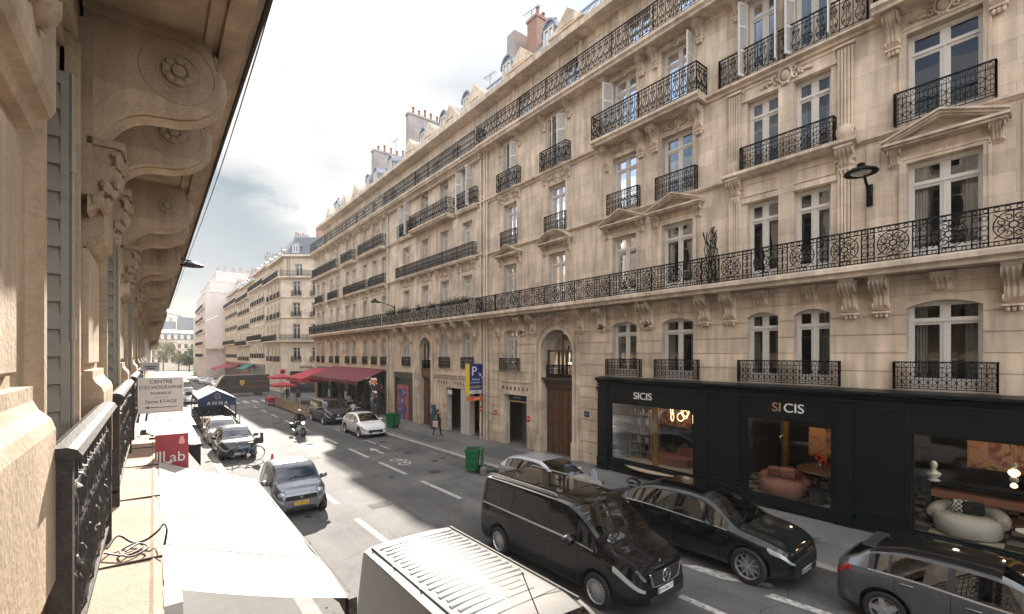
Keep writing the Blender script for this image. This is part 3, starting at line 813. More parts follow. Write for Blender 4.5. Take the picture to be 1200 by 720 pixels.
def bike_mark(x, y):
    for yy in (y, y+1.0):
        for i in range(14):
            a, c = 2*PI*i/14, 2*PI*(i+1)/14
            poly([(x+.32*math.cos(a),yy+.32*math.sin(a)),(x+.32*math.cos(c),yy+.32*math.sin(c)),(x+.24*math.cos(c),yy+.24*math.sin(c)),(x+.24*math.cos(a),yy+.24*math.sin(a))])
    for p, q in (((0,0),(.25,.5)),((.25,.5),(0,1)),((0,0),(.45,.28)),((.25,.5),(.5,.75)),((0,1),(.4,.9))):
        dx, dy = q[0]-p[0], q[1]-p[1]; l_ = math.hypot(dx,dy); nx, ny = -dy/l_*.04, dx/l_*.04
        poly([(x+p[0]+nx,y+p[1]+ny),(x+q[0]+nx,y+q[1]+ny),(x+q[0]-nx,y+q[1]-ny),(x+p[0]-nx,y+p[1]-ny)], .008)
arrow(9.7, 23.5, .8, 1); bike_mark(9.55, 20.6)
poly([(10.0,6.3),(10.28,5.9),(10.72,4.4),(10.6,4.3),(10.1,5.2)]); poly([(10.05,4.3),(10.3,4.2),(10.4,3.1),(10.2,3.2)])
poly([(10.2,14.4),(10.35,14.2),(10.9,12.9),(10.6,13.1)]); poly([(10.9,14.9),(11.05,14.7),(11.3,13.5),(11.1,13.6)])
mark(10.42, 10.52, 24.6, 25.9); mark(10.42, 10.52, 26.6, 28.2); mark(10.42, 10.52, 33.4, 34.4); mark(10.42, 10.52, 8.9, 10.2)
mark(9.95, 10.5, 28.0, 28.12); mark(9.9, 10.5, 7.7, 7.8)
for i in range(9): mark(3.4+i*1.05, 3.9+i*1.05, 62.5, 66.5)      # zebra at the junction
for i in range(9): mark(3.4+i*1.05, 3.9+i*1.05, 86, 89.5)
for y0 in range(96, 300, 6): mark(7.2, 7.35, y0, y0+3)
struct(b.build('road_markings', M['marking']))
# drain covers and asphalt repairs
b = MB()
for x, y, w, d in ((9.6,17.9,.55,.55),(6.2,24.5,.6,.6),(5.8,15,.7,.5),(7.4,40,.6,.6),(10.0,13.2,.5,.5)):
    b.face([(x,y,gz(y,.008)),(x+w,y,gz(y,.008)),(x+w,y+d,gz(y+d,.008)),(x,y+d,gz(y+d,.008))])
struct(b.build('manhole_covers', simple('cast iron cover', (.05,.048,.045), .8, spec=.1, var=.3, scale=30)))
b = MB()
for x, y, w, d in ((5.2,18,1.3,9),(9.0,8,1.4,6.5),(3.0,20.5,2.0,4.5),(6.2,29,2.2,5),(13.2,15,2.1,5.5),(12.8,24,1.1,9),(9.0,30,1.2,12)):
    b.face([(x,y,gz(y,(.144 if x > 12 else .003))),(x+w,y,gz(y,(.144 if x > 12 else .003))),(x+w,y+d,gz(y+d,(.144 if x > 12 else .003))),(x,y+d,gz(y+d,(.144 if x > 12 else .003)))])
struct(b.build('asphalt_patches', ground('patched asphalt', (.07,.07,.075), (.10,.10,.10))))

# tar seams, oil drips and gutter litter
b = MB(); rg = random.Random(31)
def ribbon(pts, w, off=.005):
    for i in range(len(pts)-1):
        (x0,y0),(x1,y1) = pts[i], pts[i+1]; l_ = math.hypot(x1-x0,y1-y0) or 1; nx, ny = -(y1-y0)/l_*w/2, (x1-x0)/l_*w/2
        b.face([(x0+nx,y0+ny,gz(y0,off)),(x0-nx,y0-ny,gz(y0,off)),(x1-nx,y1-ny,gz(y1,off)),(x1+nx,y1+ny,gz(y1,off))])
for x, y0, y1 in ((6.6,2,14),(10.3,6,30),(9.2,26,56)):
    p = [(x,y0)]
    while p[-1][1] < y1: p.append((x+rg.uniform(-.10,.10), p[-1][1]+rg.uniform(.4,1.0)))
    ribbon(p, .014)
for y, x0, x1 in ((10.6,5,12),(21.2,6.5,9.5),(27.0,8,12),(4.0,8.6,12.1)):
    p = [(x0,y)]
    while p[-1][0] < x1: p.append((p[-1][0]+rg.uniform(.25,.6), y+rg.uniform(-.12,.12)))
    ribbon(p, .012)
struct(b.build('tar_seams', simple('tar', (.055,.055,.058), .95, spec=.02)))
b = MB()
for i in range(35):
    x, y, r = rg.choice((rg.gauss(7.6,.5), rg.gauss(11.2,.4), rg.gauss(3.6,.5))), rg.uniform(3,45), rg.uniform(.05,.22)
    b.face([(x+r*math.cos(a)*rg.uniform(.7,1.2), y+r*1.5*math.sin(a)*rg.uniform(.7,1.2), gz(y,.0045)) for a in [2*PI*k/10 for k in range(10)]])
struct(b.build('oil_stains', simple('oil stain', (.055,.054,.054), .9, spec=.05)))
b = MB()
for i in range(420):
    x = rg.choice((12.0-abs(rg.gauss(0,.12)), 2.65+abs(rg.gauss(0,.12)), rg.uniform(12.5,15.4))); y = rg.uniform(1,50); o = .15 if x > 12.1 else .012; s_ = rg.uniform(.015,.045); a = rg.uniform(0,6.28)
    b.face([(x+s_*math.cos(a+k*PI/2)*(1 if k % 2 else .6), y+s_*math.sin(a+k*PI/2)*(1 if k % 2 else .6), gz(y,o)+.01*(k == 1)) for k in range(4)])
o = b.build('fallen_leaves', simple('dry leaf litter', (.16,.11,.06), .9, var=.5, scale=3)); o['kind'] = 'stuff'
# ---------------------------------------------------------------- right hand side of the street: three adjoining apartment buildings
def floor_windows(e, cols, rg, shut4=()):
    for i, (x, w, *_) in enumerate(cols):
        c = [0,1,None,0,3,None,0,2,None,1]
        window(e, x, LV['mez'][0], w, LV['mez'][1]-LV['mez'][0], rg.choice(c), bot=.3)
        window(e, x, LV['f2'][0], w, LV['f2'][1]-LV['f2'][0], rg.choice(c), bot=.35)
        window(e, x, LV['f3'][0], w, LV['f3'][1]-LV['f3'][0], rg.choice(c), bot=.3)
        window(e, x, LV['f4'][0], w, LV['f4'][1]-LV['f4'][0], rg.choice(c), bot=.35, shut=shut4.get(i) if shut4 else None)
        window(e, x, LV['f5'][0], w, LV['f5'][1]-LV['f5'][0], rg.choice(c), bot=.3, y=-.9)
def railing(parent, x, y, z, L, h, style, ret=0.0, r=.0105):
    return link('railing', rail_mesh(L, h, style, ret, r), parent, (x, y, z))
def slab(e, x0, x1, z0, z1, out, rail=None, h=.95, ret=True, inset=.06):
    """a stone balcony with a moulded edge and its iron railing"""
    b = MB()
    t = z1-z0
    b.prism([(-.02,z0),(out*.86,z0),(out*.88,z0+t*.25),(out*.95,z0+t*.45),(out,z0+t*.5),(out,z0+t*.92),(out-.02,z1),(-.02,z1)], 'x', x0, x1)
    o = b.build('balcony', M['stoneA'], e)
    if rail: link('railing', rail_mesh(x1-x0-2*inset, h, rail, out-inset if ret else 0, .0115), o, ((x0+x1)/2, out-inset, z1+.03))
    return o
def shell(e, x0, x1, mats, ops, zg, rust_top=7.1, extra=None, attic_ops=(), hollow=None):
    mb = MB(); wall_cells(mb, x0, x1, zg, 17.4, ops)
    for x in (x0, x1): mb.face([(x,0,-1.5),(x,0,17.4),(x,-1.3,17.4),(x,-1.3,-1.5)])
    if extra: extra(mb)
    mb.build('wall', mats[0], e)
    rb = MB(); rustic(rb, x0, x1, zg, rust_top, ops); rb.build('stone_courses', mats[1], e)
    ab = MB(); wall_cells(ab, x0, x1, 17.4, 20.9, attic_ops, y=-.9, depth=.3)
    mould(ab, x0, x1, 20.75, [(-.9,0),(-.84,.03),(-.82,.1),(-.7,.16),(-.66,.18),(-.66,.26),(-.9,.3)])
    ab.build('attic_wall', mats[0], e)
    c = MB()
    if hollow:                               # the shop's room takes the place of the core at street level
        c.prism([(-1.3,3.3),(-1.3,20.9),(-10,20.9),(-10,3.3)], 'x', x0+.02, x1-.02); c.box(x0+.02, hollow, -10, -5.5, -1.5, 3.3); c.box(hollow, x1-.02, -10, -1.3, -1.5, 3.3)
    else: c.prism([(-1.3,-1.5),(-1.3,20.9),(-10,20.9),(-10,-1.5)], 'x', x0+.02, x1-.02)
    c.build('interior', M['room'], e)

# ======================= A
A = thing('apartment_building', 'large near stone apartment building with pedimented windows and arched brown carriage door', 'building', (16,0,0), PI/2)
colsA = [(2.42,1.45,'tri'),(5.40,1.0,'pair'),(6.86,1.0,'pair'),(10.02,1.35,'tri'),(12.55,1.3,'tri'),(16.74,1.25,'seg'),(20.55,1.2,'tri'),(-.55,1.0,'pair'),(-2.0,1.0,'pair'),(-5.2,1.35,'tri')]
xa0, xa1 = -8.0, 23.10
opsA = []
for i, (x, w, k) in enumerate(colsA):
    for f in ('mez','f2','f3','f4'):
        if f == 'mez' and i == 5: continue
        opsA.append((x-w/2, x+w/2, *LV[f]))
DX0, DX1 = 15.62, 17.84                     # carriage door
opsA.append((DX0, DX1, -.6, 6.25))
opsA.append((19.05, 21.05, -.6, 2.75))      # garage mouth
def extraA(mb):
    for i, (x, w, k) in enumerate(colsA):
        if i != 5: arch_fill(mb, x-w/2, x+w/2, LV['mez'][1], .17, y1=.03)
    arch_fill(mb, DX0, DX1, 6.25, 1.11, y0=-.45, y1=.03)
attA = [(x-w/2, x+w/2, *LV['f5']) for x, w, k in colsA]
opsA.append((xa0+.05, 13.55, -.6, 3.3))          # behind the shopfront
shell(A, xa0, xa1, (M['stoneA'], M['stoneR']), opsA, -.6, 7.1, extraA, attA, 13.75)
rgA = random.Random(11)
shutA = {5:(78,80), 6:(82,84), 3:(60,None), 4:(None,None), 2:(75,85)}
for i, (x, w, k) in enumerate(colsA):
    c = [0,1,None,0,3,None,0,2][(i*3+1) % 8]
    if i != 5: window(A, x, LV['mez'][0], w, 2.36, [0,3,0,0,1,None,2][i % 7], bot=.3)
    window(A, x, LV['f2'][0], w, 2.65, [0,3,None,0,0,2,0][i % 7], bot=.35)
    window(A, x, LV['f3'][0], w, 2.47, [None,0,1,0,2,0,2][i % 7], bot=.3)
    o4 = window(A, x, LV['f4'][0], w, 2.6, 0, bot=.35)
    window(A, x, LV['f5'][0], w, 2.48, 0, bot=.3, y=-.9)
    for sg, a in ((-1, 74), (1, 80)):
        if i in (5, 6):                      # white shutters nearly closed
            s = link('shutter', shutter_mesh(w*.42, 2.5), o4, (sg*w*.5, -.06, .05)); s.rotation_euler[2] = R(30) if sg < 0 else R(150)
        elif i == 4 and sg > 0 or i == 3 and sg < 0 or i in (1, 2):
            s = link('shutter', shutter_mesh(w*.40, 2.5), o4, (sg*w*.5, -.02, .05)); s.rotation_euler[2] = R(95) if sg < 0 else R(70)
orn = MB()      # flat architectural trim of the facade
# string courses
for z0, (a, c) in ((11.0,(xa0,xa1)),(14.18,(xa0,xa1))):
    mould(orn, a, c, z0, [(.02,0),(.08,.02),(.10,.09),(.20,.13),(.24,.15),(.24,.22),(.02,.25)] if z0 > 12 else [(.02,0),(.06,.02),(.10,.06),(.14,.08),(.14,.15),(.02,.17)])
mould(orn, xa0, xa1, 7.08, [(.02,-.22),(.05,-.20),(.05,-.10),(.12,-.05),(.12,.06)])
for i, (x, w, k) in enumerate(colsA):
    for f in ('f2','f3','f4'):
        if k == 'pair' and f != 'f4': continue
        z0, z1 = LV[f]; surround(orn, x, w, z0, z1, .15, .055)
    if i != 5:                               # wedge stones over the first floor arch
        for sg in (-1, 1):
            for q in (.28, .62): orn.face([(x+sg*w*q,.034,6.45),(x+sg*w*q*1.28,.034,7.0),(x+sg*(w*q*1.28+.03),.034,7.0),(x+sg*(w*q+.03),.034,6.45)])
for cx in (6.13, -1.28):                     # twin windows framed by fluted pilasters
    for sg in (-1, 1):
        for z0, z1 in ((7.5,10.75),(11.55,14.1)): fluted(orn, cx+sg*1.62, .42, z0, z1, .10)
    orn.box(cx-.22, cx+.22, 0, .05, 7.5, 10.2); orn.box(cx-.22, cx+.22, 0, .05, 11.3, 13.7)
    orn.box(cx-1.4, cx+1.4, 0, .06, 10.18, 10.34); orn.box(cx-1.4, cx+1.4, 0, .06, 13.65, 13.8)
    panel(orn, cx-1.35, cx-.25, 10.4, 10.85); panel(orn, cx+.25, cx+1.35, 10.4, 10.85)
    panel(orn, cx-1.35, cx-.3, 13.82, 14.12); panel(orn, cx+.3, cx+1.35, 13.82, 14.12)
    mould(orn, cx-1.95, cx+1.95, 11.0, [(.02,0),(.2,.04),(.26,.08),(.36,.12),(.38,.14),(.38,.24),(.02,.27)])
for x0, x1 in ((3.6,4.3),(7.95,8.9),(14.0,15.3),(18.3,19.4)):
    pass
for x in (13.55, 9.0, 11.3): orn.box(x-.16, x+.16, 0, .05, 7.5, 10.6); 
orn.box(3.72, 4.02, 0, .045, 7.5, 10.9); orn.box(.75, 1.05, 0, .045, 7.5, 10.9); orn.box(.1, .55, 0, .05, 11.3, 14.1); orn.box(.16,.49,.05,.075,11.5,13.9)
orn.build('stone_trim', M['stoneA'], A)
for i, (x, w, k) in enumerate(colsA):
    if k in ('tri', 'seg'):
        link('pediment', pediment_mesh(w+.95, k, .42, .46), A, (x, 0, 10.62))
        for sg in (-1, 1): link('console', console_mesh(.2, .5, .26, 'carved', False), A, (x+sg*(w/2+.24), 0, 10.58))
        fr = MB()
        for q in range(7): fr.blob(((q-3)*w*.15, .03, 10.46), (w*.06,.05,.075), 8, 5)
        fr.build('carved_frieze', M['carved'], A, smooth=60)
        # third floor cartouche and side brackets
        link('cartouche', cartouche_mesh(.72, i), A, (x, .02, 14.0))
        if i in (0, 3, 4, 9):
            for sg in (-1, 1): link('console', console_mesh(.26, .85, .5), A, (x+sg*(w/2+.27), 0, 14.2))
        else:
            for sg in (-1, 1): link('console', console_mesh(.2, .45, .2, 'carved', False), A, (x+sg*(w/2+.2), 0, 14.15))
    link('cartouche', cartouche_mesh(.62, i+20), A, (x, .02, 17.22))
    for sg in (-1, 1): link('console', console_mesh(.24, .55, .42, 'carved', True), A, (x+sg*(w/2+.28), 0, 17.28))
    # first floor brackets under the long balcony
    if i != 5:
        for sg in (-1, 1):
            xx = x+sg*(w/2+.52)
            if k == 'pair' and abs(xx-6.13) < .6 or k == 'pair' and abs(xx+1.28) < .6: continue
            link('console', console_mesh(.32, .92, .6), A, (xx, 0, 7.12))
        link('keystone', console_mesh(.34, .42, .3, 'carved', False), A, (x, .02, 7.05))
        if k != 'pair': railing(A, x, .16, LV['mez'][0]+.05, w+.5, .70, 'grid', .14, .0095)
for xx in (15.0, 18.45, 13.85-.1, 19.4): link('console', console_mesh(.3, .92, .6), A, (xx, 0, 7.12))
for cx in (6.13, -1.28): link('cartouche', cartouche_mesh(.8, 5), A, (cx, .04, 13.95))
for cx in (6.13, -1.28):
    railing(A, cx, .16, LV['mez'][0]+.05, 2.95, .70, 'grid', .14, .0095)
    for sg in (-1, 1):
        link('console', console_mesh(.36, .55, .3, 'carved', True), A, (cx+sg*1.62, .02, 11.0))
        q = MB(); q.lathe([(.001,.0),(.2,0),(.23,.05),(.12,.10),(.001,.12)], (cx+sg*1.62, .10, 11.5), 12, 'y', False); q.build('shell_ornament', M['carved'], A, smooth=60)
slab(A, xa0, xa1-.02, 7.16, 7.46, .85, 'ring', .9, True)
slab(A, 8.75, 13.85, 14.2, 14.46, .78, 'lyre', 1.02, True)
slab(A, xa0+.2, 3.75, 14.2, 14.46, .78, 'lyre', 1.02, True)
slab(A, xa0, xa1-.02, 17.3, 17.6, .75, 'lyre', 1.05, True)
for x, w in ((16.74,1.9),(20.55,1.85)):
    railing(A, x, .32, 14.44, w, .95, 'lyre', .3)
railing(A, 6.13, .14, 14.44, 4.3, .98, 'lyre', .1); railing(A, -1.28, .14, 14.44, 3.6, .98, 'lyre', .1)
for x, w in ((2.42,1.9),(10.02,1.7),(12.55,1.62),(16.74,1.5),(20.55,1.45),(-5.2,1.7)): railing(A, x, .2, 11.2, w, .84, 'grid', .18, .0095)
for cx in (6.13, -1.28): railing(A, cx, .24, 11.29, 2.72, .74, 'grid', .2, .0095)
# attic: pediment dormer heads, zinc roof, chimneys
rf = roof(A, xa0, xa1, -.72, 21.05, -2.9, 24.2)
for i, (x, w, k) in enumerate(colsA):
    if k != 'pair' or i == 1 or i == 7:
        pm = MB(); xx = x if k != 'pair' else x+.73; ww = 2.1
        pm.box(xx-ww/2, xx+ww/2, -1.6, -.6, 20.95, 21.75); pm.prism([(xx-ww/2-.1,21.75),(xx+ww/2+.1,21.75),(xx,22.65)], 'y', -2.4, -.62); pm.prism([(xx-ww/2-.24,21.72),(xx+ww/2+.24,21.72),(xx,22.85)], 'y', -2.2, -.70); pm.box(xx-ww/2-.2, xx+ww/2+.2, -1.5, -.5, 21.66, 21.75)
        pm.prism([(xx-.6,21.86),(xx+.6,21.86),(xx,22.36)], 'y', -.62, -.57)
        pm.build('dormer_pediment', M['stoneA'], A)
    pil = MB()
    for sg in (-1, 1): pil.box(x+sg*(w/2+.22)-.13, x+sg*(w/2+.22)+.13, -.9, -.8, 17.6, 20.75)
    pil.build('attic_pilaster', M['stoneA'], A)
for x in (18.6, 22.4, 14.4, 8.2, 11.3): dormer(A, x, -1.2, 21.6, 1.1, 1.8)
for x0, x1 in ((21.5,22.7),(17.6,19.6),(13.6,15.8)): 
    q = MB(); panel(q, x0, x1, 18.0, 20.4, .03); o = q.build('attic_panel', M['stoneA'], A); o.location = (0,-.9,0)
chimney(A, 21.6, -4.2, 22.5, .9, 3.4, 3.3, M['brickred'], 6, 3)
chimney(A, 8.0, -5, 22.5, .9, 3.0, 3.4, M['brickred'], 6, 4)
antenna(A, 22.2, -3.0, 25.6, 1.4)
# carriage door
d = MB(); d.box(DX0+.02, DX1-.02, -.42, -.36, -.5, 3.55)
for sg in (-1, 1):
    cx = (DX0+DX1)/2+sg*.53
    d.box(cx-.5, cx+.5, -.36, -.32, -.45, 3.2)
    for z0, z1 in ((-.25,.55),(.7,1.75),(1.9,2.5),(2.62,3.05)):
        for k_ in (-1, 1):
            if z1-z0 > .5: d.box(cx+k_*.22-.17, cx+k_*.22+.17, -.32, -.295, z0, z1); d.box(cx+k_*.22-.11, cx+k_*.22+.11, -.295, -.275, z0+.07, z1-.07)
            else: d.box(cx+k_*.22-.17, cx+k_*.22+.17, -.32, -.285, z0, z1)
    d.blob((cx, -.28, 1.2), (.17,.03,.03), 8, 4)
d.box((DX0+DX1)/2-.04, (DX0+DX1)/2+.04, -.32, -.27, -.45, 3.2)
dr = d.build('carriage_door', M['oak'], A)
d = MB(); d.box(DX0+.02, DX1-.02, -.40, -.10, 3.55, 3.72); d.box(DX0+.02, DX1-.02, -.36, -.2, 3.3, 3.55); d.box(DX0-.02, DX1+.02, -.3, .06, 3.72, 3.82)
d.build('door_lintel', simple('dark bronze wood', (.05,.03,.018), .5, var=.3), A)
d = MB()
for x in (DX0+.06, (DX0+DX1)/2-.28, (DX0+DX1)/2, (DX0+DX1)/2+.28, DX1-.06): d.box(x-.05, x+.05, -.40, -.34, 3.8, 5.2 if abs(x-(DX0+DX1)/2) > .2 else 5.25)
d.box(DX0+.02, DX1-.02, -.40, -.33, 5.15, 5.27); d.box(DX0+.02, DX1-.02, -.40, -.36, 3.8, 4.0)
d.box((DX0+DX1)/2-.04, (DX0+DX1)/2+.04, -.40, -.35, 5.2, 6.2)
w_ = d.build('fanlight_frame', M['oak'], A)
d = MB(); d.face([(DX0,-.39,3.8),(DX1,-.39,3.8),(DX1,-.39,6.25),(DX0,-.39,6.25)]); d.build('pane', M['glass'], w_)
railing(A, (DX0+DX1)/2, -.2, 3.84, 2.0, .62, 'grid', 0, .009)
d = MB(); n = 20; cx = (DX0+DX1)/2
for rr, yy, hh in ((1.13,.10,.17),(1.33,.07,.12),(1.47,.13,.07)):          # moulded archivolt
    pts = [(cx+s_*rr, z) for s_, z in ((-1,-.5),(-1,2.5))]
    arc = [(cx-(rr)*math.cos(PI*i/n), 5.14+rr*math.sin(PI*i/n)) for i in range(n+1)]
    arc2 = [(cx-(rr+hh)*math.cos(PI*i/n), 5.14+(rr+hh)*math.sin(PI*i/n)) for i in range(n+1)]
    A1 = [(cx-rr,-.5)]+arc+[(cx+rr,-.5)]; A2 = [(cx-rr-hh,-.5)]+arc2+[(cx+rr+hh,-.5)]
    for i in range(len(A1)-1):
        p, q, r_, s_ = A1[i], A1[i+1], A2[i+1], A2[i]
        d.face([(p[0],yy,p[1]),(s_[0],yy,s_[1]),(r_[0],yy,r_[1]),(q[0],yy,q[1])]); d.face([(p[0],yy,p[1]),(q[0],yy,q[1]),(q[0],0,q[1]),(p[0],0,p[1])]); d.face([(s_[0],yy,s_[1]),(s_[0],0,s_[1]),(r_[0],0,r_[1]),(r_[0],yy,r_[1])])
for sg in (-1, 1): d.box(cx+sg*1.33-.22, cx+sg*1.33+.22, 0, .16, -.5, .75)
d.build('door_arch', M['stoneR'], A)
link('cartouche', cartouche_mesh(.78, 3), A, (cx, .1, 6.85))
# garage mouth
g = MB(); g.box(18.75, 19.05, .03, .06, -.5, 2.75); g.box(21.05, 21.35, .03, .06, -.5, 2.75); g.box(18.75, 21.35, .03, .075, 2.75, 3.45)
for k_ in range(9): g.box(18.78+k_*.285, 18.79+k_*.285+.26, .075, .082, 2.82, 3.38)
g.box(18.75, 21.35, .03, .12, 3.45, 3.53); 
for k_ in (19.7, 20.35): g.box(k_-.2, k_+.2, .03, .06, 3.55, 4.0)
g.build('garage_surround', M['stoneR'], A)
g = MB(); g.face([(19.05,-1.28,-.6),(21.05,-1.28,-.6),(21.05,-1.28,2.75),(19.05,-1.28,2.75)]); g.box(19.06, 19.2, -1.2, -.35, -.5, 2.7); g.build('garage_shutter', simple('grey metal door', (.16,.16,.155), .6, var=.15), A)
g = MB(); g.box(19.06, 21.04, -.36, -.28, 2.38, 2.73); g.build('garage_sign_band', M['blue'], A)
g = MB(); g.box(19.06, 21.04, -.30, -.22, 2.31, 2.38); g.build('garage_bumper', simple('yellow paint', (.5,.36,.12), .5), A)
for i, ch in enumerate('FUEBRAM'): text(ch, .30, M['iron'], A, (18.95+i*.365, .085, 3.1), (R(90),0,PI), .012, 'letter')
text('PARKING', .16, M['white'], A, (20.3, -.27, 2.56), (R(90),0,PI), .004)
# no-entry signs by the garage, house number, door intercom
def noentry(parent, x, y, z, r=.16):
    q = MB(); q.lathe([(.001,0),(r,0),(r,.015),(.001,.015)], (0,0,0), 18, 'y', False); o = q.build('no_entry_sign', simple('sign red', (.5,.02,.03), .4) if 'signred' not in M else M['signred'], parent, loc=(x,y,z))
    q = MB(); q.box(-r*.7, r*.7, .016, .02, -r*.17, r*.17); q.build('bar', M['white'], o); return o
M['signred'] = simple('sign red', (.5,.02,.03), .4)
noentry(A, 18.88, .08, 1.55); noentry(A, 21.9, .05, 1.6)
q = MB(); q.box(14.55,14.85,.03,.05,2.1,2.35); o = q.build('house_number_plate', M['blue'], A); text('11', .17, M['white'], o, (14.7,.055,2.22), (R(90),0,PI), .003)
pipe(A, 22.95, .16, -.3, 17.3, .06); pipe(A, 22.72, .14, -.3, 17.3, .05)
# iron lattice grown over by a dry climber, on the long balcony
t = thing('balcony_plant', 'dark leafless climbing plant on a tall trellis behind the long balcony railing', 'plant', (15.55, 8.35, 7.46))
q = MB(); rg = random.Random(5)
for i in range(10):
    x = rg.uniform(-.2,.2); p = [(rg.uniform(-.1,.1), x, 0)]
    for k_ in range(9): p.append((p[-1][0]+rg.uniform(-.09,.09)*.8, p[-1][1]*.85+rg.uniform(-.12,.12), p[-1][2]+.21))
    q.tube(p, .014, 4)
q.build('stem', M['iron'], t)
q = MB()
for i in range(420):
    z = rg.uniform(.15, 2.05); rr = .26*(1-z/2.6); a = rg.uniform(0,6.28); c = Vector((rr*math.cos(a)*rg.random(), rr*math.sin(a)*rg.random()*1.2, z))
    d1 = Vector((rg.gauss(0,1),rg.gauss(0,1),rg.gauss(0,1))).normalized()*.05; d2 = d1.orthogonal().normalized()*.03
    q.face([c-d1, c+d2, c+d1, c-d2])
q.build('leaves', simple('dark leaves', (.018,.025,.016), .7), t)
# ======================= B and C
def midblock(name, label, x0, x1, cols, mats, ground_ops, seed, opts):
    e = thing(name, label, 'building', (16,0,0), PI/2)
    ops = [(x-w/2, x+w/2, *LV[f]) for x, w in cols for f in ('mez','f2','f3','f4') if not (f == 'mez' and x in opts.get('nomez', ()))] + ground_ops
    att = [(x-w/2, x+w/2, 17.8, 19.7) for x, w in cols]
    shell(e, x0, x1, mats, ops, -1.2, 7.0, opts.get('extra'), att)
    rg = random.Random(seed)
    tr = MB(); cv = MB()
    for z in (11.0, 14.2): mould(tr, x0, x1, z, [(.02,0),(.08,.03),(.10,.09),(.22,.14),(.22,.22),(.02,.25)])
    mould(tr, x0, x1, 17.05, [(.02,0),(.10,.03),(.12,.1),(.3,.14),(.4,.2),(.4,.28)])
    k = int((x1-x0)/.32)
    if opts.get('dentils'):
        for i in range(k): tr.box(x0+.1+i*.32, x0+.1+i*.32+.17, .12, .34, 17.02, 17.17)
    for i, (x, w) in enumerate(cols):
        if x not in opts.get('nomez', ()): window(e, x, 4.05, w, 2.37, rg.choice([0,2,3,None]), bot=.3)
        window(e, x, 7.5, w, 2.65, rg.choice([0,2,2,1,None]), bot=.35)
        window(e, x, 11.15, w, 2.47, rg.choice([0,None,2]), bot=.3)
        o = window(e, x, 14.45, w, 2.6, rg.choice([0,None,1]), bot=.35)
        window(e, x, 17.8, w, 1.9, rg.choice([0,None]), bot=.25, y=-.9)
        if i in opts.get('shut', ()):
            for sg in (-1, 1):
                s = link('shutter', shutter_mesh(w*.45, 2.5), o, (sg*w*.5, -.03, .05)); s.rotation_euler[2] = R(80) if sg < 0 else R(40)
        for f in ('f2','f3','f4'): surround(tr, x, w, *LV[f], .15, .06)
        link('cartouche', cartouche_mesh(.7, i % 4), e, (x, .03, 10.62))
        for sg in (-1, 1):
            link('console', console_mesh(.2, .6, .24, 'carved', False), e, (x+sg*(w/2+.3), 0, 10.98))
            if opts.get('big') and x not in opts.get('nomez', ()): link('console', console_mesh(.3, 1.05, .75), e, (x+sg*(w/2+.28), 0, 7.12))
            elif not opts.get('big'): link('console', console_mesh(.22, .7, .5, 'carved', False), e, (x+sg*(w/2+.3), 0, 7.12))
            if opts.get('top'): link('console', console_mesh(.24, .7, .42, 'carved', True), e, (x+sg*(w/2+.32), 0, 17.05))
        if x not in opts.get('nomez', ()): railing(e, x, .1, 4.1, w+.25, .72, 'grid', .1, .011)
    for x in opts.get('pil', ()):
        for z0, z1 in ((7.5,10.9),(11.4,14.1),(14.6,17.0)): tr.box(x-.3, x+.3, 0, .06, z0, z1); panel(tr, x-.24, x+.24, z0+.3, z1-.3, .085)
    tr.build('stone_trim', mats[0], e)
    slab(e, x0+.05, x1-.05, 7.16, 7.46, .82, 'ring', .95, False)
    for a, b_ in opts.get('r3', ()): slab(e, a, b_, 11.02, 11.22, .38, 'grid', .82, True)
    for a, b_, out in opts.get('r4', ()): slab(e, a, b_, 14.2, 14.45, out, 'lyre', 1.0, True)
    slab(e, x0+.05, x1-.05, 17.3, 17.58, .7, opts.get('toprail', 'grid'), 1.05, False)
    roof(e, x0, x1, -.72, 21.05, -2.6, 23.8, M['zinc'])
    for x, kind in opts.get('dorm', ()):
        if kind == 'ped':
            pm = MB(); ww = 2.0
            pm.box(x-ww/2, x+ww/2, -1.6, -.62, 20.95, 21.75); pm.prism([(x-ww/2-.2,21.73),(x+ww/2+.2,21.73),(x,22.95)], 'y', -2.4, -.7); pm.prism([(x-.55,21.88),(x+.55,21.88),(x,22.4)], 'y', -.7, -.64)
            pm.build('dormer_pediment', mats[0], e)
        else: dormer(e, x, -1.15, 21.5, 1.05, 1.75)
    return e
colsB = [(25.05,1.2),(27.98,1.2),(30.9,1.2),(34.1,1.2)]
opsB = [(29.98,31.82,-1.2,6.3),(25.85,27.65,-1.2,2.75),(23.35,24.75,-1.2,2.6),(33.0,36.7,-1.2,3.6)]
def extraB(mb):
    arch_fill(mb, 29.98, 31.82, 6.3, .92, y0=-.45, y1=.03)
B = midblock('apartment_building', 'pale stone apartment building with flower boxes and a car park entrance at its foot', 23.14, 37.40, colsB, (M['stoneB'], M['stoneR']), opsB, 21,
    dict(nomez=(30.9,), extra=extraB, dentils=True, big=True, pil=(23.6,26.5,29.4,32.5,36.2), r3=((23.9,35.6),), r4=((23.7,26.1,.35),(26.5,32.3,.75),(32.7,35.4,.35)), shut=(0,3),
         dorm=((25.4,'ped'),(28.6,'ped'),(31.8,'ped'),(35.2,'ped'),(27,'d'),(30.2,'d'),(33.5,'d'))))
colsC = [(38.7,1.0),(40.9,1.0),(43.2,1.0),(46.2,1.0),(48.3,1.0),(51.6,1.0),(53.8,1.0),(57.0,1.0),(59.0,1.0)]
opsC = [(38.2,59.4,-1.2,3.5)]
